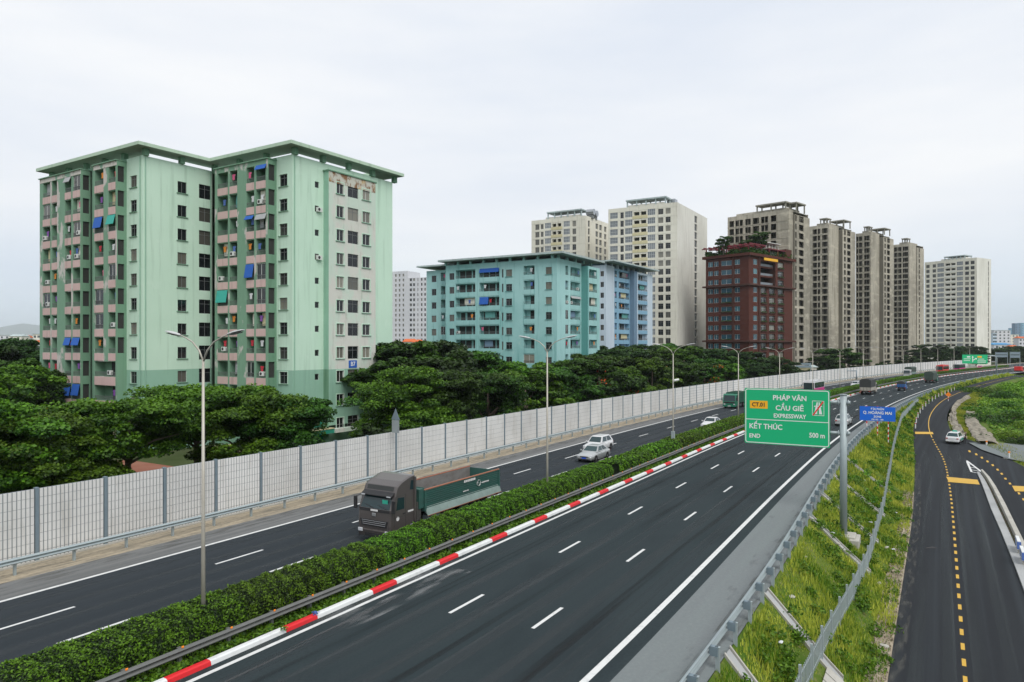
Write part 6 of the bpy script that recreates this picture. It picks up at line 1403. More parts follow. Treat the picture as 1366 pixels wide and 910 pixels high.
# ---- other trucks and buses
def truck(label, s, t, away, cabm, boxm, L=7.5, Hh=3.2, tarp=False, low=None, W=1.15, name='truck'):
    r = empty(name); tag(r, label, 'truck'); h = Hh; cl = 1.7; y0 = L/2; hc = min(2.55, h-.2)
    side = [(y0, .5), (y0+.03, 1.25), (y0-.22, hc-.15), (y0-.4, hc), (y0-cl, hc), (y0-cl, .55)]
    mb = MB(); mb.hull([Vector((-W, y, z)) for y, z in side], [Vector((W, y, z)) for y, z in side], cabm); mb.build('cab', r, bevel=.04)
    quad_part(r, 'windscreen', [(-W*.88, y0+.03, 1.32), (W*.88, y0+.03, 1.32), (W*.82, y0-.19, hc-.22), (-W*.82, y0-.19, hc-.22)], 'car_glass')
    for sx in (-1, 1):
        quad_part(r, 'side_window', [(sx*(W+.006), y0-.2, 1.35), (sx*(W+.006), y0-1.2, 1.35), (sx*(W+.006), y0-1.2, hc-.3), (sx*(W+.006), y0-.42, hc-.3)], 'car_glass')
        box_part(r, 'headlight', (sx*.85-.15, sx*.85+.15, y0, y0+.06, .68, .86), 'light_clear'); box_part(r, 'tail_light', (sx*.9-.14, sx*.9+.14, -y0-.06, -y0, .75, .9), 'light_red')
        mb = MB(); mb.box(sx*(W+.15)-.06, sx*(W+.15)+.06, y0+.05, y0+.12, 1.4, 1.95, 'dark'); mb.bar((sx*W, y0-.1, 1.9), (sx*(W+.15), y0+.08, 1.9), .03, .03, 'dark'); mb.build('mirror', r)
        for y in (y0-1.0, -y0+1.3): wheel(r, sx*(W-.18), y, .45, .28)
        if L > 6.5: wheel(r, sx*(W-.18), -y0+2.4, .45, .28)
    mb = MB(); mb.box(-W*.8, W*.8, y0+.0, y0+.05, .95, 1.2, 'dark'); mb.box(-W, W, y0-.2, y0+.12, .35, .6, cabm); mb.build('bumper', r); box_part(r, 'number_plate', (-.25, .25, y0+.13, y0+.14, .42, .54), 'plate_white')
    box_part(r, 'chassis', (-.45, .45, -y0+.1, y0-.5, .55, .85), 'chassis')
    zb = .95; bt = h if tarp else h; b1 = y0-cl-.12
    mb = MB()
    if tarp:
        mb.box(-W, W, -y0, b1, zb, zb+.75, low or boxm); ring = [(-W, zb+.75), (-W, bt-.35), (-W*.6, bt-.05), (0, bt), (W*.6, bt-.05), (W, bt-.35), (W, zb+.75)]
        tm = MB(); n = 8
        for k in range(n): ya, yb = -y0+(b1+y0)*k/n, -y0+(b1+y0)*(k+1)/n; tm.hull([Vector((x*(1.0 if k % 2 else 1.03), ya, z)) for x, z in ring], [Vector((x*(1.03 if k % 2 else 1.0), yb, z)) for x, z in ring], boxm, k in (0, n-1))
        tm.build('canvas_cover', r)
        for k in range(4): mb.box(-W*.9+k*W*.6-.03, -W*.9+k*W*.6+.03, -y0-.03, -y0, zb, zb+.75, 'chassis')
    else:
        mb.box(-W, W, -y0, b1, zb, bt, boxm)
        for k in range(6): y = -y0+.3+(b1+y0-.6)*k/5; mb.box(-W-.03, W+.03, y-.05, y+.05, zb, bt, boxm)
    mb.build('cargo_body', r); put(r, s, t, away); return r
truck('green lorry facing the camera, left of the big green sign', 118.5, -11.4, False, 'cab_green', 'truck_green', 7.5, 2.75)
truck('white lorry with a grey covered load beside the noise barrier', 277, -8.2, False, 'car_white', 'tarp_green', 8.5, 3.5, True, 'tipper_skirt')
truck('old canvas-topped truck seen from behind in the lane beside the kerb', 170, 2.4, True, 'old_white', 'tarp_dark', 7.5, 3.6, True, 'old_white')
truck('small blue three-wheeled cart truck piled with dark load', 188, 6.6, True, 'blue_paint', 'tarp_dark', 3.6, 2.4, True, 'blue_paint', .85)
truck('grey-green canvas-covered truck driving away farther up the road', 236, 6.0, True, 'cab_green', 'tarp_green', 8.0, 3.4, True, 'tarp_green')
def bus(label, s, t, away, m_top, m_low, roofm, L=9.5, Hh=3.1):
    r = empty('bus'); tag(r, label, 'bus'); W = 1.2; y0 = L/2
    mb = MB(); mb.box(-W, W, -y0, y0, .4, 1.35, m_low); mb.box(-W, W, -y0, y0-.02, 1.352, Hh-.25, m_top); mb.build('body', r, bevel=.08); mb = MB(); mb.box(-W+.05, W-.05, -y0+.1, y0-.15, Hh-.27, Hh, roofm); mb.box(-.6, .6, -1.5, 1.5, Hh, Hh+.15, roofm); mb.build('roof', r, bevel=.06)
    quad_part(r, 'windscreen', [(-W*.92, y0+.012, 1.15), (W*.92, y0+.012, 1.15), (W*.92, y0+.012, Hh-.45), (-W*.92, y0+.012, Hh-.45)], 'car_glass'); quad_part(r, 'rear_window', [(-W*.8, -y0-.012, 1.5), (W*.8, -y0-.012, 1.5), (W*.8, -y0-.012, Hh-.45), (-W*.8, -y0-.012, Hh-.45)], 'car_glass')
    for sx in (-1, 1):
        x = sx*(W+.012); n = 7
        for k in range(n): a = -y0+.4+(L-.8)*k/n; b = a+(L-.8)/n-.12; quad_part(r, 'side_window', [(x, a, 1.45), (x, b, 1.45), (x, b, Hh-.45), (x, a, Hh-.45)], 'car_glass')
        for y in (y0-2.1, -y0+2.2): wheel(r, sx*(W-.16), y, .46, .28)
        box_part(r, 'headlight', (sx*.9-.18, sx*.9+.18, y0, y0+.03, .6, .8), 'light_clear'); box_part(r, 'tail_light', (sx*.95-.12, sx*.95+.12, -y0-.03, -y0, .7, 1.1), 'light_red')
        mb = MB(); mb.box(sx*(W+.22)-.06, sx*(W+.22)+.06, y0+.2, y0+.28, 1.8, 2.3, 'dark'); mb.bar((sx*W, y0, 2.5), (sx*(W+.22), y0+.24, 2.3), .04, .04, 'dark'); mb.build('mirror', r)
    box_part(r, 'number_plate', (-.25, .25, y0+.02, y0+.03, .5, .62), 'plate_white'); put(r, s, t, away)
bus('bus with white roof and pink side, just above the big green sign', 165, -8.2, False, 'car_white', 'bus_pink', 'car_white')
bus('red bus beside the barrier, left of the far green sign', 326, -8.4, False, 'bus_red', 'bus_red', 'bus_red'); bus('white and dark bus right behind the red bus', 352, -8.4, False, 'tarp_dark', 'bus_pink', 'car_white')
# far traffic at the right edge
pc = P(392, -8); c_ = car('dark purple car far off beside the distant sign backs', 'bus_pink', 392, -9, False, 'sedan'); 
rt_ = truck('small red truck at the far right edge of the picture', None or 330, 19.5, True, 'bus_red', 'bus_red', 6.0, 2.6); p = G(1359, 497, -.4); rt_.location = p
# ================================================================ SIGNS
def lettering(parent, name, txt, size, loc, m, M, align='CENTER', sx=1.0, bold=.022):
    cu = bpy.data.curves.new(name, 'FONT'); cu.body = txt; cu.size = size; cu.align_x = align; cu.align_y = 'CENTER'; cu.offset = bold*size; cu.extrude = .004; cu.resolution_u = 3
    o = bpy.data.objects.new(name, cu); COL.objects.link(o); bpy.context.view_layer.update()
    me = bpy.data.meshes.new_from_object(o.evaluated_get(bpy.context.evaluated_depsgraph_get())); bpy.data.objects.remove(o); me.name = name
    me.materials.clear(); me.materials.append(MAT[m]); q = bpy.data.objects.new(name, me); COL.objects.link(q); q.parent = parent
    q.matrix_local = M @ Matrix.Translation(loc) @ Matrix.Rotation(R(90), 4, 'X') @ Matrix.Diagonal((sx, 1, 1, 1)); return q
mat('sign_green', (.0, .42, .17), .5); mat('sign_white', (.72, .74, .72), .5); mat('sign_yellow', (.85, .42, .01), .5); mat('sign_blue', (.0, .12, .62), .5); mat('sign_red', (.7, .02, .02), .5); mat('sign_black', (.02, .02, .02), .5)
def rrect(x0, x1, z0, z1, r, y, n=5):
    pts = []
    for cx_, cz, a0 in ((x1-r, z1-r, 0), (x0+r, z1-r, 90), (x0+r, z0+r, 180), (x1-r, z0+r, 270)):
        for k in range(n+1): a = R(a0+90*k/n); pts.append(Vector((cx_+r*math.cos(a), y, cz+r*math.sin(a))))
    return pts
def border(mb, x0, x1, z0, z1, r, w_, y, m):
    a, b = rrect(x0, x1, z0, z1, r, y), rrect(x0+w_, x1-w_, z0+w_, z1-w_, max(.01, r-w_), y); n = len(a)
    for k in range(n): mb.face([a[k], a[(k+1) % n], b[(k+1) % n], b[k]], m)
def big_sign():
    s, t = 40.3, 16.45; zb = slope_z(s, t); o = P(s, t, zb); r = empty('road_sign', o, -hd(s)+R(2)); tag(r, 'big green expressway sign on a grey cantilever pole beside the guardrail', 'road sign')
    h = -hd(s)+R(2); cs, sn = math.cos(h), math.sin(h)
    def sx(x):                                     # local x of column x in the sign's plane
        k = (x-CX)/FP; return (k*o.y-o.x)/(cs-k*sn)
    xl, xr = sx(994), sx(1107.5); Yr = o.y+xr*sn; z1, z0 = HC-(520.5-YH)/FP*Yr-zb, HC-(597.5-YH)/FP*Yr-zb
    m = MB(); top = HC-(527-YH)/FP*o.y-zb; m.tube([(0, 0, .1), (0, 0, top)], [.235, .215], 'steel_blue' if 0 else 'galv', 16); m.tube([(0, 0, top), (0, 0, top+.04)], .25, 'galv', 16); m.build('pole', r, True)
    for zz in (HC-(537-YH)/FP*o.y-zb, HC-(578-YH)/FP*o.y-zb):
        m = MB(); m.tube([(-.15, .0, zz), (xr-.3, .0, zz)], .11, 'galv', 12); m.tube([(xl+.4, .0, zz), (xr-.3, .0, zz)], .07, 'galv', 10); m.tube([(.2, 0, zz), (.42, 0, zz)], .12, 'galv', 12)
        for xx in (-.33, .27): m.tube([(xx, 0, zz), (xx+.05, 0, zz)], .19, 'galv', 12)
        m.build('arm', r, True)
    m = MB(); m.box(-.75, .75, -.75, .75, -.5, .12, 'concrete'); m.box(-1.35, -.85, -.4, .15, -.1, .62, 'concrete'); m.box(-1.0, 1.0, -1.0, .9, -.6, -.02, 'concrete'); m.build('footing', r, bevel=.06)
    y = -.16; m = MB(); m.hull(rrect(xl, xr, z0, z1, .10, y), rrect(xl, xr, z0, z1, .10, y+.035), 'sign_green'); pl = m.build('sign_board', r)
    W, H = xr-xl, z1-z0; m = MB(); border(m, xl+.05, xr-.05, z0+.05, z1-.05, .16, .055, y-.004, 'sign_white'); zd = z0+H*.437; m.box(xl+.10, xr-.10, y-.006, y-.003, zd-.025, zd+.025, 'sign_white')
    m.build('border', pl)
    I = Matrix.Identity(4); X = lambda f: xl+W*f; Z = lambda f: z1-H*f
    L = lambda *a, **k: lettering(pl, 'lettering', *a, **k)
    L('PHÁP VÂN', .48, (X(.54), y-.006, Z(.165)), 'sign_white', I, sx=.98); L('CẦU GIẼ', .48, (X(.54), y-.006, Z(.345)), 'sign_white', I, sx=.98); L('EXPRESSWAY', .40, (X(.54), y-.006, Z(.485)), 'sign_white', I, sx=.88)
    L('KẾT THÚC', .50, (X(.055), y-.006, Z(.69)), 'sign_white', I, align='LEFT', sx=.92); L('END', .40, (X(.055), y-.006, Z(.865)), 'sign_white', I, align='LEFT', sx=.95); L('500 m', .46, (X(.945), y-.006, Z(.80)), 'sign_white', I, align='RIGHT', sx=.86)
    m = MB(); m.box(X(.065), X(.28), y-.006, y-.003, Z(.365), Z(.225), 'sign_yellow'); yp = m.build('route_panel', pl); lettering(yp, 'lettering', 'CT.01', .40, (X(.172), y-.012, Z(.298)), 'sign_black', I, sx=.92)
    m = MB(); a, b, c, d = X(.80), X(.935), Z(.45), Z(.19); border(m, a, b, c, d, .03, .03, y-.005, 'sign_white'); w_ = b-a; hh = d-c; q = lambda u, v: Vector((a+w_*u, y-.006, c+hh*v))
    m.face([q(.16, .10), q(.42, .10), q(.47, .9), q(.38, .9)], 'sign_white'); m.face([q(.58, .10), q(.84, .10), q(.62, .9), q(.53, .9)], 'sign_white'); m.face([Vector((v.x, v.y-.002, v.z)) for v in (q(.2, .66), q(.8, .66), q(.86, .60), q(.14, .60))], 'sign_white')
    m.face([Vector((v.x, v.y-.004, v.z)) for v in (q(.02, .04), q(.12, .0), q(.98, .93), q(.88, .99))], 'sign_red'); m.build('motorway_symbol', pl)
    m = MB()
    for f in (.1, .35, .6, .85): m.box(X(f)-.03, X(f)+.03, y+.036, y+.09, z0+.1, z1-.1, 'galv')
    m.build('bracket', r)
big_sign()
def blue_sign():
    Y = 93.0; o = Vector(((1170.5-CX)/FP*Y, Y, 0)); s, t = ST(o.x, o.y); zb = -1.0; h = -R(30); r = empty('place_sign', Vector((o.x, o.y, zb)), h); tag(r, 'blue place-name sign on three red and white striped posts', 'road sign')
    W, H, z0 = 4.15, 1.85, HC-(561.5-YH)/FP*Y-zb; y = -.1; m = MB(); m.box(-W/2, W/2, y, y+.03, z0, z0+H, 'sign_blue'); pl = m.build('sign_board', r)
    I = Matrix.Identity(4)
    for tx_, sz, zz, sx_ in (('ĐỊA PHẬN', .36, .83, .9), ('Q. HOÀNG MAI', .52, .56, .92), ('ZONE', .36, .29, .9), ('KM 182 - 184', .26, .09, .95)): lettering(pl, 'lettering', tx_, sz, (0, y-.006, z0+H*zz), 'sign_white', I, sx=sx_)
    for x in (-1.25, 0, 1.25):
        m = MB(); z = -1.0; k = 0
        while z < z0+H-.1: m.tube([(x, 0, z), (x, 0, z+.33)], .065, 'kerb_red' if k % 2 else 'kerb_white', 10, True); z += .33; k += 1
        m.build('post', r)
blue_sign()
def far_green():
    Y = 268.0; s = 0; k0 = (1283.3-CX)/FP; k1 = (1317-CX)/FP; x0, x1 = k0*Y, k1*Y; z1, z0 = yt(473.2, Y), yt(485, Y)
    px = (1329.5-CX)/FP*Y; r = empty('road_sign', (px, Y, -.3)); tag(r, 'far green direction sign with a white fork arrow on a cantilever pole', 'road sign'); X0, X1 = x0-px, x1-px
    m = MB(); m.tube([(0, 0, 0), (0, 0, yt(478, Y)+.3), (-.8, 0, yt(477, Y)+.9), (-3.5, 0, yt(477, Y)+1.0)], .24, 'galv', 10); m.build('pole', r, True); m = MB(); m.tube([(-3.4, 0, z1-.6), (X0+1, 0, z1-.6)], .12, 'galv', 8); m.tube([(-3.4, 0, z0+1.3), (X0+1, 0, z0+1.3)], .12, 'galv', 8); m.build('arm', r)
    y = -.2; m = MB(); m.box(X0, X1, y, y+.05, z0+.3, z1+.3, 'sign_green'); pl = m.build('sign_board', r); W, H = X1-X0, z1-z0; X = lambda f: X0+W*f; Z = lambda f: z1+.3-H*f
    m = MB(); m.box(X(.395), X(.42), y-.02, y-.01, Z(.85), Z(.25), 'sign_white'); m.face([Vector((X(.37), y-.021, Z(.32))), Vector((X(.445), y-.021, Z(.32))), Vector((X(.408), y-.021, Z(.12)))], 'sign_white')
    m.bar((X(.41), y-.03, Z(.64)), (X(.53), y-.03, Z(.46)), .02, .25, 'sign_white', up=Vector((0, 1, 0)) if 0 else Vector((0, 0, 1))); m.face([Vector((X(.49), y-.041, Z(.38))), Vector((X(.58), y-.041, Z(.38))), Vector((X(.555), y-.041, Z(.58)))], 'sign_white'); m.build('arrow', pl)
    m = MB(); m.box(X(.18), X(.31), y-.02, y-.01, Z(.32), Z(.17), 'sign_white'); m.build('route_panel', pl); m = MB(); m.box(X(.60), X(.77), y-.02, y-.01, Z(.34), Z(.16), 'sign_yellow'); m.build('route_panel', pl)
    m = MB()
    for a, b, f in ((.06, .33, .47), (.06, .30, .66), (.63, .86, .5), (.60, .94, .70), (.60, .92, .86)):
        u = a
        while u < b: m.box(X(u), X(min(b, u+.028)), y-.02, y-.01, Z(f+.045), Z(f-.045), 'sign_white'); u += .042
    m.build('lettering', pl)
far_green()
def back_sign(x0, x1, y0, y1, Y, ybase, label, post='galv', rows=2):
    xa, xb = (x0-CX)/FP*Y, (x1-CX)/FP*Y; zb = yt(ybase, Y); r = empty('sign_back', ((xa+xb)/2, Y, zb)); tag(r, label, 'road sign', None); W = (xb-xa)/2; za, zc_ = yt(y1, Y)-zb, yt(y0, Y)-zb; h = zc_-za
    m = MB()
    for k in range(rows): m.box(-W, W, 0, .08, za+h*k/rows+.05*h, za+h*(k+1)/rows-.05*h, 'steel_blue')
    m.build('sign_board', r); m = MB()
    for x in (-W*.98, W*.98): m.tube([(x, .15, -2), (x, .15, zc_)], .14, post, 8)
    m.build('post', r)
back_sign(1062.5, 1082, 484, 490.5, 225, 500, 'grey back of a sign on two posts above the noise barrier')
back_sign(1328, 1344.5, 469.8, 477, 380, 484, 'left one of the two distant grey sign backs'); back_sign(1347.5, 1361, 469.2, 477.8, 380, 484, 'right one of the two distant grey sign backs')
def cantilever(x_post, y_top, t, x_arm, label):
    s = ray_s(x_post, t); p = P(s, t); r = empty('cantilever_pole', p); tag(r, label, 'sign pole'); zt = yt(y_top, p.y); m = MB(); m.tube([(0, 0, 0), (0, 0, zt)], .2, 'steel_blue', 8); m.build('pole', r, True)
    m = MB(); e_ = (x_arm-CX)/FP*p.y-p.x; m.tube([(0, 0, zt-.2), (e_, 0, zt-.2)], .12, 'steel_blue', 8); m.build('arm', r, True)
cantilever(1142.5, 494, -13.9 if 0 else -16.2, 1104, 'dark cantilever pole with a long bare arm beside the noise barrier')
# sign seen through mesh, on the barrier
def tri_sign():
    t = -17.6; s = ray_s(528, t); p = P(s, t); r = empty('warning_sign', p, -hd(s)); tag(r, 'grey back of a triangular warning sign with a plate below, at the barrier', 'road sign'); z = lambda y: yt(y, p.y)
    m = MB(); m.tube([(0, 0, 0), (0, 0, z(549))], .045, 'steel_blue', 10); m.build('post', r); m = MB(); a, b = z(560), z(545); w_ = .46; m.hull([Vector((-w_, -.05, a)), Vector((w_, -.05, a)), Vector((0, -.05, b))], [Vector((-w_, -.02, a)), Vector((w_, -.02, a)), Vector((0, -.02, b))], 'steel_blue'); m.build('triangle_board', r)
    m = MB(); a, b = z(577.5), z(560.5); m.box(-w_*.85, w_*.85, -.05, -.02, a, b, 'panel_gap')
    for k in range(7): x = -w_*.85+.12*k; m.box(x, x+.04, -.055, -.015, a, b, 'galv')
    m.build('plate', r)
tri_sign()
# ================================================================ SMALL THINGS ALONG THE ROAD
mp_ = MB(); mp_.tube([(0, 0, -.2), (0, 0, .95)], .085, 'kerb_white', 10); mme = mp_.mesh('post'); rb = MB(); rb.tube([(0, 0, .72), (0, 0, .84)], .09, 'kerb_red', 10); rme_ = rb.mesh('band')
for k, s in enumerate(np.linspace(121, 205, 15)):
    t = tL(s)+.25; r = empty('marker_post', P(s, t, zS(s))); inst('post', mme, r); inst('band', rme_, r); tag(r, 'white marker post at the outer edge of the service road curve', 'marker post', 'white marker posts along the service road')
for x, y, lb in ((1316, 597, 'orange-topped white post on the concrete apron'), (1346, 612, 'orange-topped white post at the road corner, right of the other one')):
    p = G(x, y, -3.3); r = empty('marker_post', p); m = MB(); m.tube([(0, 0, 0), (0, 0, .75)], .12, 'kerb_white', 10); m.build('post', r); m = MB(); m.tube([(0, 0, .75), (0, 0, .95)], .125, 'orange', 10); m.build('cap', r); m = MB(); m.box(-.5, .5, -.4, .4, -.1, .1, 'concrete'); m.build('base', r); tag(r, lb, 'marker post')
p = GR(1265, 535); r = empty('roadworks_sign', p, -R(32)); tag(r, 'orange diamond roadworks sign on a red and white post', 'road sign'); m = MB()
for k in range(4): m.tube([(0, 0, k*.35), (0, 0, k*.35+.35)], .06, 'kerb_red' if k % 2 else 'kerb_white', 8)
m.build('post', r); m = MB(); m.hull([Vector(q) for q in ((-.55, -.05, 1.35), (0, -.05, .85), (.55, -.05, 1.35), (0, -.05, 1.9))], [Vector(q) for q in ((-.55, .0, 1.35), (0, .0, .85), (.55, .0, 1.35), (0, .0, 1.9))], 'orange'); m.build('sign_board', r)
# guardrail of the far left edge, small bits in the road
p = GR(1241.5, 731); m = MB(); m.hull([Vector(q) for q in ((-.45, -.1, 0), (.5, -.05, 0), (.3, .15, 0), (-.2, .12, 0))], [Vector(q) for q in ((-.35, -.06, .06), (.4, -.02, .03), (.2, .1, .08), (-.1, .08, .04))], 'dark'); o = m.build('debris'); o.location = p; tag(o, 'small black scrap of rubber lying on the service road', 'debris')
for x, y, c, lb in ((420, 818, 'cloth_blue', 'crumpled blue scrap lying on the red kerb'), (379, 839, 'weed_leaf', 'small weed tuft against the white kerb near the foreground')):
    p = G(x, y, .22); rgd = np.random.default_rng(int(x)); Cq = rgd.normal(size=(60, 3))*np.array([.07, .07, .03])+np.array([0, 0, .02]); o = inst('litter' if c == 'cloth_blue' else 'weed', leafmesh('litter', Cq, rgd.normal(size=(60, 3)), .05, [c], 3), None, p); tag(o, lb, 'litter' if c == 'cloth_blue' else 'weed')
mat('plastic_white', (.6, .62, .64), .6)
for k in range(5):
    s = rgS.uniform(10, 60); f = rgS.uniform(.15, .95); t = tE(s)+(tL(s)-tE(s))*f; o = inst('litter', sm[k % 3], None, P(s, t, slope_z(s, t)+.3), rgS.uniform(0, 6), (.16, .1, .05)); 
    o.data = o.data.copy(); o.data.materials[0] = MAT['plastic_white']; tag(o, 'scrap of white plastic litter caught in the slope grass', 'litter', 'white litter in the grass')
# ================================================================ PERSON beside the taxi
def person(label, loc, rz, shirt, trousers):
    V = [(0, 0, .95), (0, 0, 1.15), (0, .01, 1.38), (0, .01, 1.50), (0, .03, 1.60), (0, .04, 1.72), (-.10, 0, .90), (-.12, .03, .48), (-.12, -.02, .07), (-.12, .14, .03), (.10, 0, .90), (.13, -.02, .48), (.14, -.05, .07), (.14, .10, .03), (-.19, 0, 1.42), (-.27, -.02, 1.14), (-.27, .10, .90), (-.27, .14, .80), (.19, 0, 1.42), (.27, -.02, 1.14), (.26, .10, .90), (.26, .14, .80)]
    E_ = [(0, 1), (1, 2), (2, 3), (3, 4), (4, 5), (0, 6), (6, 7), (7, 8), (8, 9), (0, 10), (10, 11), (11, 12), (12, 13), (2, 14), (14, 15), (15, 16), (16, 17), (2, 18), (18, 19), (19, 20), (20, 21)]
    Rr = [.15, .14, .16, .06, .095, .075, .095, .065, .045, .035, .095, .065, .045, .035, .065, .045, .035, .03, .065, .045, .035, .03]
    me = bpy.data.meshes.new('person'); me.from_pydata(V, E_, []); o = bpy.data.objects.new('person', me); COL.objects.link(o)
    sk = o.modifiers.new('s', 'SKIN'); sv_ = me.skin_vertices[0].data
    for i, q in enumerate(Rr): sv_[i].radius = (q, q*(.72 if i < 3 else 1))
    sv_[0].use_root = True; ss_ = o.modifiers.new('u', 'SUBSURF'); ss_.levels = 1; ss_.render_levels = 1; bpy.context.view_layer.update()
    m2 = bpy.data.meshes.new_from_object(o.evaluated_get(bpy.context.evaluated_depsgraph_get())); bpy.data.objects.remove(o); m2.materials.clear()
    for c in ('skin', shirt, trousers, 'dark'): m2.materials.append(MAT[c])
    for pl in m2.polygons:
        c = pl.center; pl.material_index = 1 if .93 < c.z < 1.50 and not (c.z < 1.10 and abs(c.x) > .2) else (2 if .10 < c.z <= .93 and abs(c.x) < .23 else (3 if c.z <= .10 or (c.z > 1.68 or (c.z > 1.55 and c.y < .0)) else 0))
        pl.use_smooth = True
    b = bpy.data.objects.new('person', m2); COL.objects.link(b); b.location = loc; b.rotation_euler = (0, 0, rz); tag(b, label, 'person'); return b
mat('skin', (.40, .24, .17), .6); mat('shirt_dark', (.05, .03, .03), .8); mat('trousers_dark', (.02, .02, .025), .8)
person('person in dark clothes standing at the right rear corner of the taxi', GR(1288, 592), -R(120), 'shirt_dark', 'trousers_dark')
# ================================================================ FAR SKYLINE
def house(x, Y, wpx, ytop, col, roofc, label, cat='house', name='house', flat=False, floors=2, rot=0.0, roofpx=2.5):
    ww = wpx/FP*Y; zt = yt(ytop, Y); r = empty(name, ((x-CX)/FP*Y, Y, -2.4), rot); tag(r, label, cat); d = min(ww, 14); H = zt+2.4; rh = 0 if flat else roofpx/FP*Y
    m = MB(); m.box(-ww/2, ww/2, 0, d, 0, H-rh, col); m.build('wall', r); m = MB()
    if flat: m.box(-ww/2-.3, ww/2+.3, -.3, d+.3, H+.003, H+.4, roofc)
    else: m.hull([Vector((-ww/2-.5, -.5, H-rh+.01)), Vector((ww/2+.5, -.5, H-rh+.01)), Vector((ww/2+.5, d+.5, H-rh+.01)), Vector((-ww/2-.5, d+.5, H-rh+.01))], [Vector((-ww/2+.5, d/2-.2, H)), Vector((ww/2-.5, d/2-.2, H)), Vector((ww/2-.5, d/2+.2, H)), Vector((-ww/2+.5, d/2+.2, H))], roofc)
    m.build('roof', r); nf = max(1, int((H-rh)/3.3)); nw = max(2, int(ww/4)); ww_ = MB(); ww_.box(-.8, .8, -.04, .02, -.8, .8, 'car_glass'); ww_.box(-.04, .04, -.07, -.04, -.8, .8, 'frame_white'); wme = ww_.mesh('window'); c = 0
    for j in range(nf):
        for i in range(nw):
            if (H-rh)-3.3*j-1.6 > 1 and c < 90: inst('window', wme, r, (-ww/2+ww*(i+.5)/nw, 0, H-rh-3.3*j-1.7)); c += 1
    return r
house(6, 620, 14, 447.5, 'white_apt', 'roof_pale', 'grey-white house farthest left on the skyline', flat=True); house(20, 560, 17, 446, 'cream', 'roof_pale', 'pale house with grey gable in the left skyline'); house(31, 600, 11, 447, 'white_apt', 'orange_roof', 'small house with orange roof in the left skyline', roofpx=3.5)
house(40, 640, 12, 448, 'cream', 'roof_pale', 'narrow pale house right of the small orange-roofed one', flat=True); house(49, 520, 10, 446, 'cream', 'roof_pale', 'grey flat house against the edge of the green block', flat=True); house(46, 400, 13, 454, 'white_apt', 'orange_roof', 'house with bright orange-red roof against the green block', roofpx=5); house(16, 480, 26, 453.5, 'slab_concrete', 'tarp_dark', 'long dark-roofed shed on the left above the trees', roofpx=2)
house(546, 330, 16, 452, 'cream', 'orange_roof', 'orange-roofed house in front of the distant white apartment block', roofpx=4); house(557, 310, 12, 453, 'cream', 'orange_roof', 'smaller orange-roofed house next to the teal block', roofpx=3.5)
house(1072, 228, 20, 490.5, 'cream_yellow', 'roof_pale', 'low yellow building just over the barrier by the grey sign back', flat=True); house(1085, 236, 9, 487, 'cream', 'roof_pale', 'small white-gabled hut beside the low yellow building', roofpx=3)
house(1337, 760, 22, 441, 'white_apt', 'roof_pale', 'wide white mid-rise on the right skyline', 'building', 'building', True); house(1352, 840, 14, 446.5, 'cream', 'roof_pale', 'lower grey-white building right of the wide white mid-rise', 'building', 'building', True); house(1327, 700, 5, 444.5, 'sky_blue', 'roof_pale', 'narrow dark block touching the far cream tower', 'building', 'building', True)
house(1351, 1500, 5, 438, 'blue_mid', 'blue_mid', 'slim bluish tower left of the tallest far tower', 'tower', 'tower', True); house(1358, 1400, 7, 431.5, 'blue_dark', 'blue_mid', 'tallest haze-blue tower on the right skyline', 'tower', 'tower', True); house(1367, 1450, 8, 431, 'blue_mid', 'blue_mid', 'bluish tower cut by the right edge', 'tower', 'tower', True)  # distant towers: blue of the haze put into the wall colour
house(1338, 560, 24, 457.5, 'white_apt', 'blue_roof', 'long shed with a bright blue roof on the right skyline', 'shed', 'shed', roofpx=2.4); house(1353, 540, 9, 460.5, 'cream', 'orange_roof', 'small shed with a red roof right of the long blue one', 'shed', 'shed', roofpx=1.8); house(1364, 640, 10, 449, 'white_apt', 'orange_roof', 'white house with red trim at the right edge', 'house', 'house', roofpx=2)
# mountains
def hills(x0, x1, Y, prof, seed):
    rg = random.Random(seed); mb = MB(); n = 60; mat('hill_green', (.04, .07, .05), .95) if 'hill_green' not in MAT else None
    top = []
    for k in range(n+1):
        f = k/n; x = x0+(x1-x0)*f; yy = float(np.interp(x, [p[0] for p in prof], [p[1] for p in prof]))+rg.uniform(-.3, .3); top.append(((x-CX)/FP*Y, yt(yy, Y)))
    for a, b in zip(top[:-1], top[1:]):
        for q0, q1, z0, z1 in ((-2500, -900, 0, .55), (-900, 0, .55, 1), (0, 1500, 1, 0)):
            mb.face([Vector((a[0], Y+q0, a[1]*z0-5)), Vector((b[0], Y+q0, b[1]*z0-5)), Vector((b[0], Y+q1, b[1]*z1-5)), Vector((a[0], Y+q1, a[1]*z1-5))], 'hill_green')
    o = mb.build('hills', None, True); o['kind'] = 'structure'
hills(-250, 330, 14000, [(-250, 446), (-60, 441), (-10, 438), (15, 433.5), (30, 431), (48, 433), (80, 436), (200, 448), (330, 456)], 3)
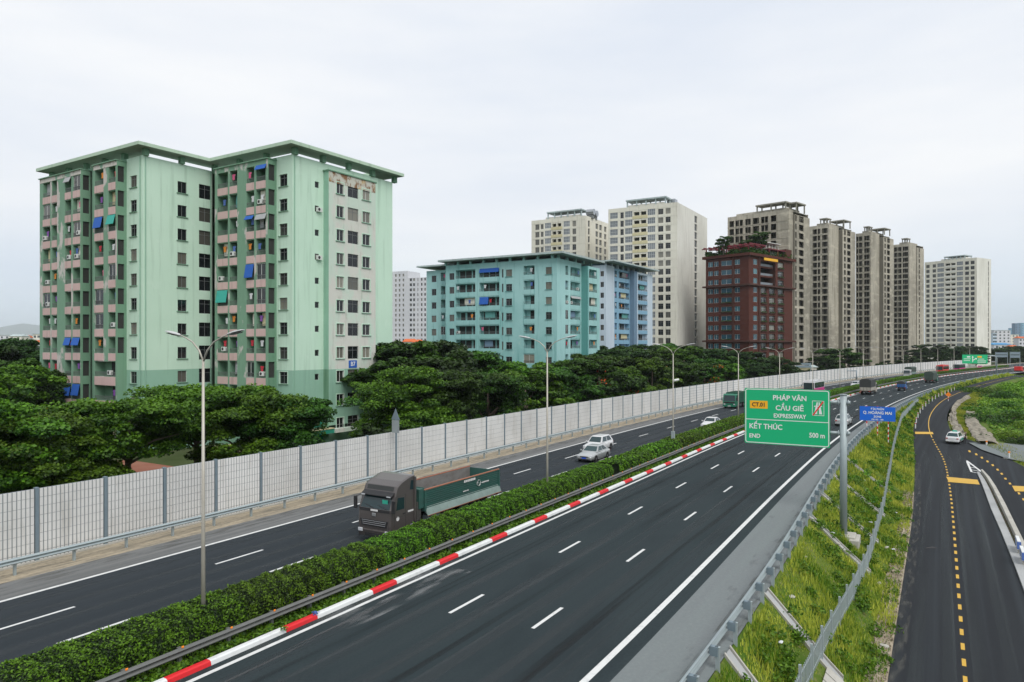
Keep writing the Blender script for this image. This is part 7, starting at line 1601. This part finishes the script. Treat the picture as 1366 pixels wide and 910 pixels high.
# banner left of the green block
p0 = Vector(((26-CX)/FP*66, 66, 0)); m = MB(); ww = 46/FP*66; z1, z0 = yt(544.5, 66), yt(553.5, 66); r = empty('banner', (p0.x, 66, -2.3), R(-4)); m.box(0, ww*.24, 0, .06, z0+2.3, z1+2.3, 'sign_white'); m.box(ww*.242, ww, 0, .06, z0+2.3, z1+2.3, 'sign_red'); m.build('banner_board', r)
m = MB()
for k in range(9): m.box(ww*(.3+.07*k), ww*(.35+.07*k), -.02, -.005, z0+2.3+.22, z0+2.3+.42, 'sign_white')
m.build('lettering', r); m = MB(); m.box(.1, .2, .07, .17, 0, z1+2.3, 'galv'); m.box(ww-.2, ww-.1, .07, .17, 0, z1+2.3, 'galv'); m.build('post', r); tag(r, 'red and white banner board among the trees at the left', 'banner')
# rooftop neon lettering of the red building and number plate of the green one
fb_, a_, zz_ = A_PLATE
pt = fb_.pt(a_, zz_, -.06); q = [c for c in kids(A.root) if c.name.startswith('number_plate')][0]
M_ = Matrix.Translation(pt) @ Matrix.Rotation(math.atan2(fb_.u.y, fb_.u.x), 4, 'Z'); lettering(q, 'lettering', 'B7', .8, (0, 0, 0), 'sign_white', M_)
# laundry on the balconies
lm_ = {}
for i, (f_, a_, z_, q_) in enumerate(LAUNDRY[:110]):
    c = ['cloth_red', 'cloth_pink', 'cloth_white', 'cloth_blue', 'cloth_orange', 'cloth_purple', 'cloth_white'][i % 7]
    if c not in lm_: m = MB(); m.hull([Vector((-.28, 0, 0)), Vector((.28, 0, 0)), Vector((.34, .02, -.2)), Vector((.22, .03, -.25)), Vector((.22, .03, -.75)), Vector((-.22, .03, -.75)), Vector((-.22, .03, -.25)), Vector((-.34, .02, -.2))], [Vector((x, y+.03, z)) for x, y, z in ((-.28, 0, 0), (.28, 0, 0), (.34, .02, -.2), (.22, .03, -.25), (.22, .03, -.75), (-.22, .03, -.75), (-.22, .03, -.25), (-.34, .02, -.2))], c); lm_[c] = m.mesh('laundry')
    p = f_.pt(a_, z_, .35)+f_.B.o; o = inst('laundry', lm_[c], None, p, math.atan2(-f_.n.x, f_.n.y))
    bl = 'light green' if f_.B is A else ('teal' if f_.B is T else 'pale blue'); cn = {'cloth_red': 'red', 'cloth_pink': 'pink', 'cloth_white': 'white', 'cloth_blue': 'blue', 'cloth_orange': 'orange', 'cloth_purple': 'purple'}[c]
    tag(o, '%s shirt drying in a balcony of the %s block' % (cn, bl), 'laundry', '%s laundry on the %s block' % (cn, bl))
# ================================================================ HAZE
def haze():
    m = bpy.data.materials.new('haze'); m.use_nodes = True; n = m.node_tree; n.nodes.clear(); o = n.nodes.new('ShaderNodeOutputMaterial'); v = n.nodes.new('ShaderNodeVolumePrincipled')
    v.inputs['Color'].default_value = (.88, .94, 1.0, 1); v.inputs['Density'].default_value = HAZE; v.inputs['Anisotropy'].default_value = .2; n.links.new(v.outputs[0], o.inputs['Volume']); MAT['haze'] = m
    mb = MB(); mb.box(-17000, 17000, -17000, 17000, -12, 420, 'haze'); b = mb.build('haze'); b['kind'] = 'stuff'; b['label'] = 'thin pale haze over the city'; b['category'] = 'haze'
HAZE = 0.00008
haze()
print('objects', len(bpy.data.objects), 'faces', sum(len(m.polygons) for m in bpy.data.meshes))
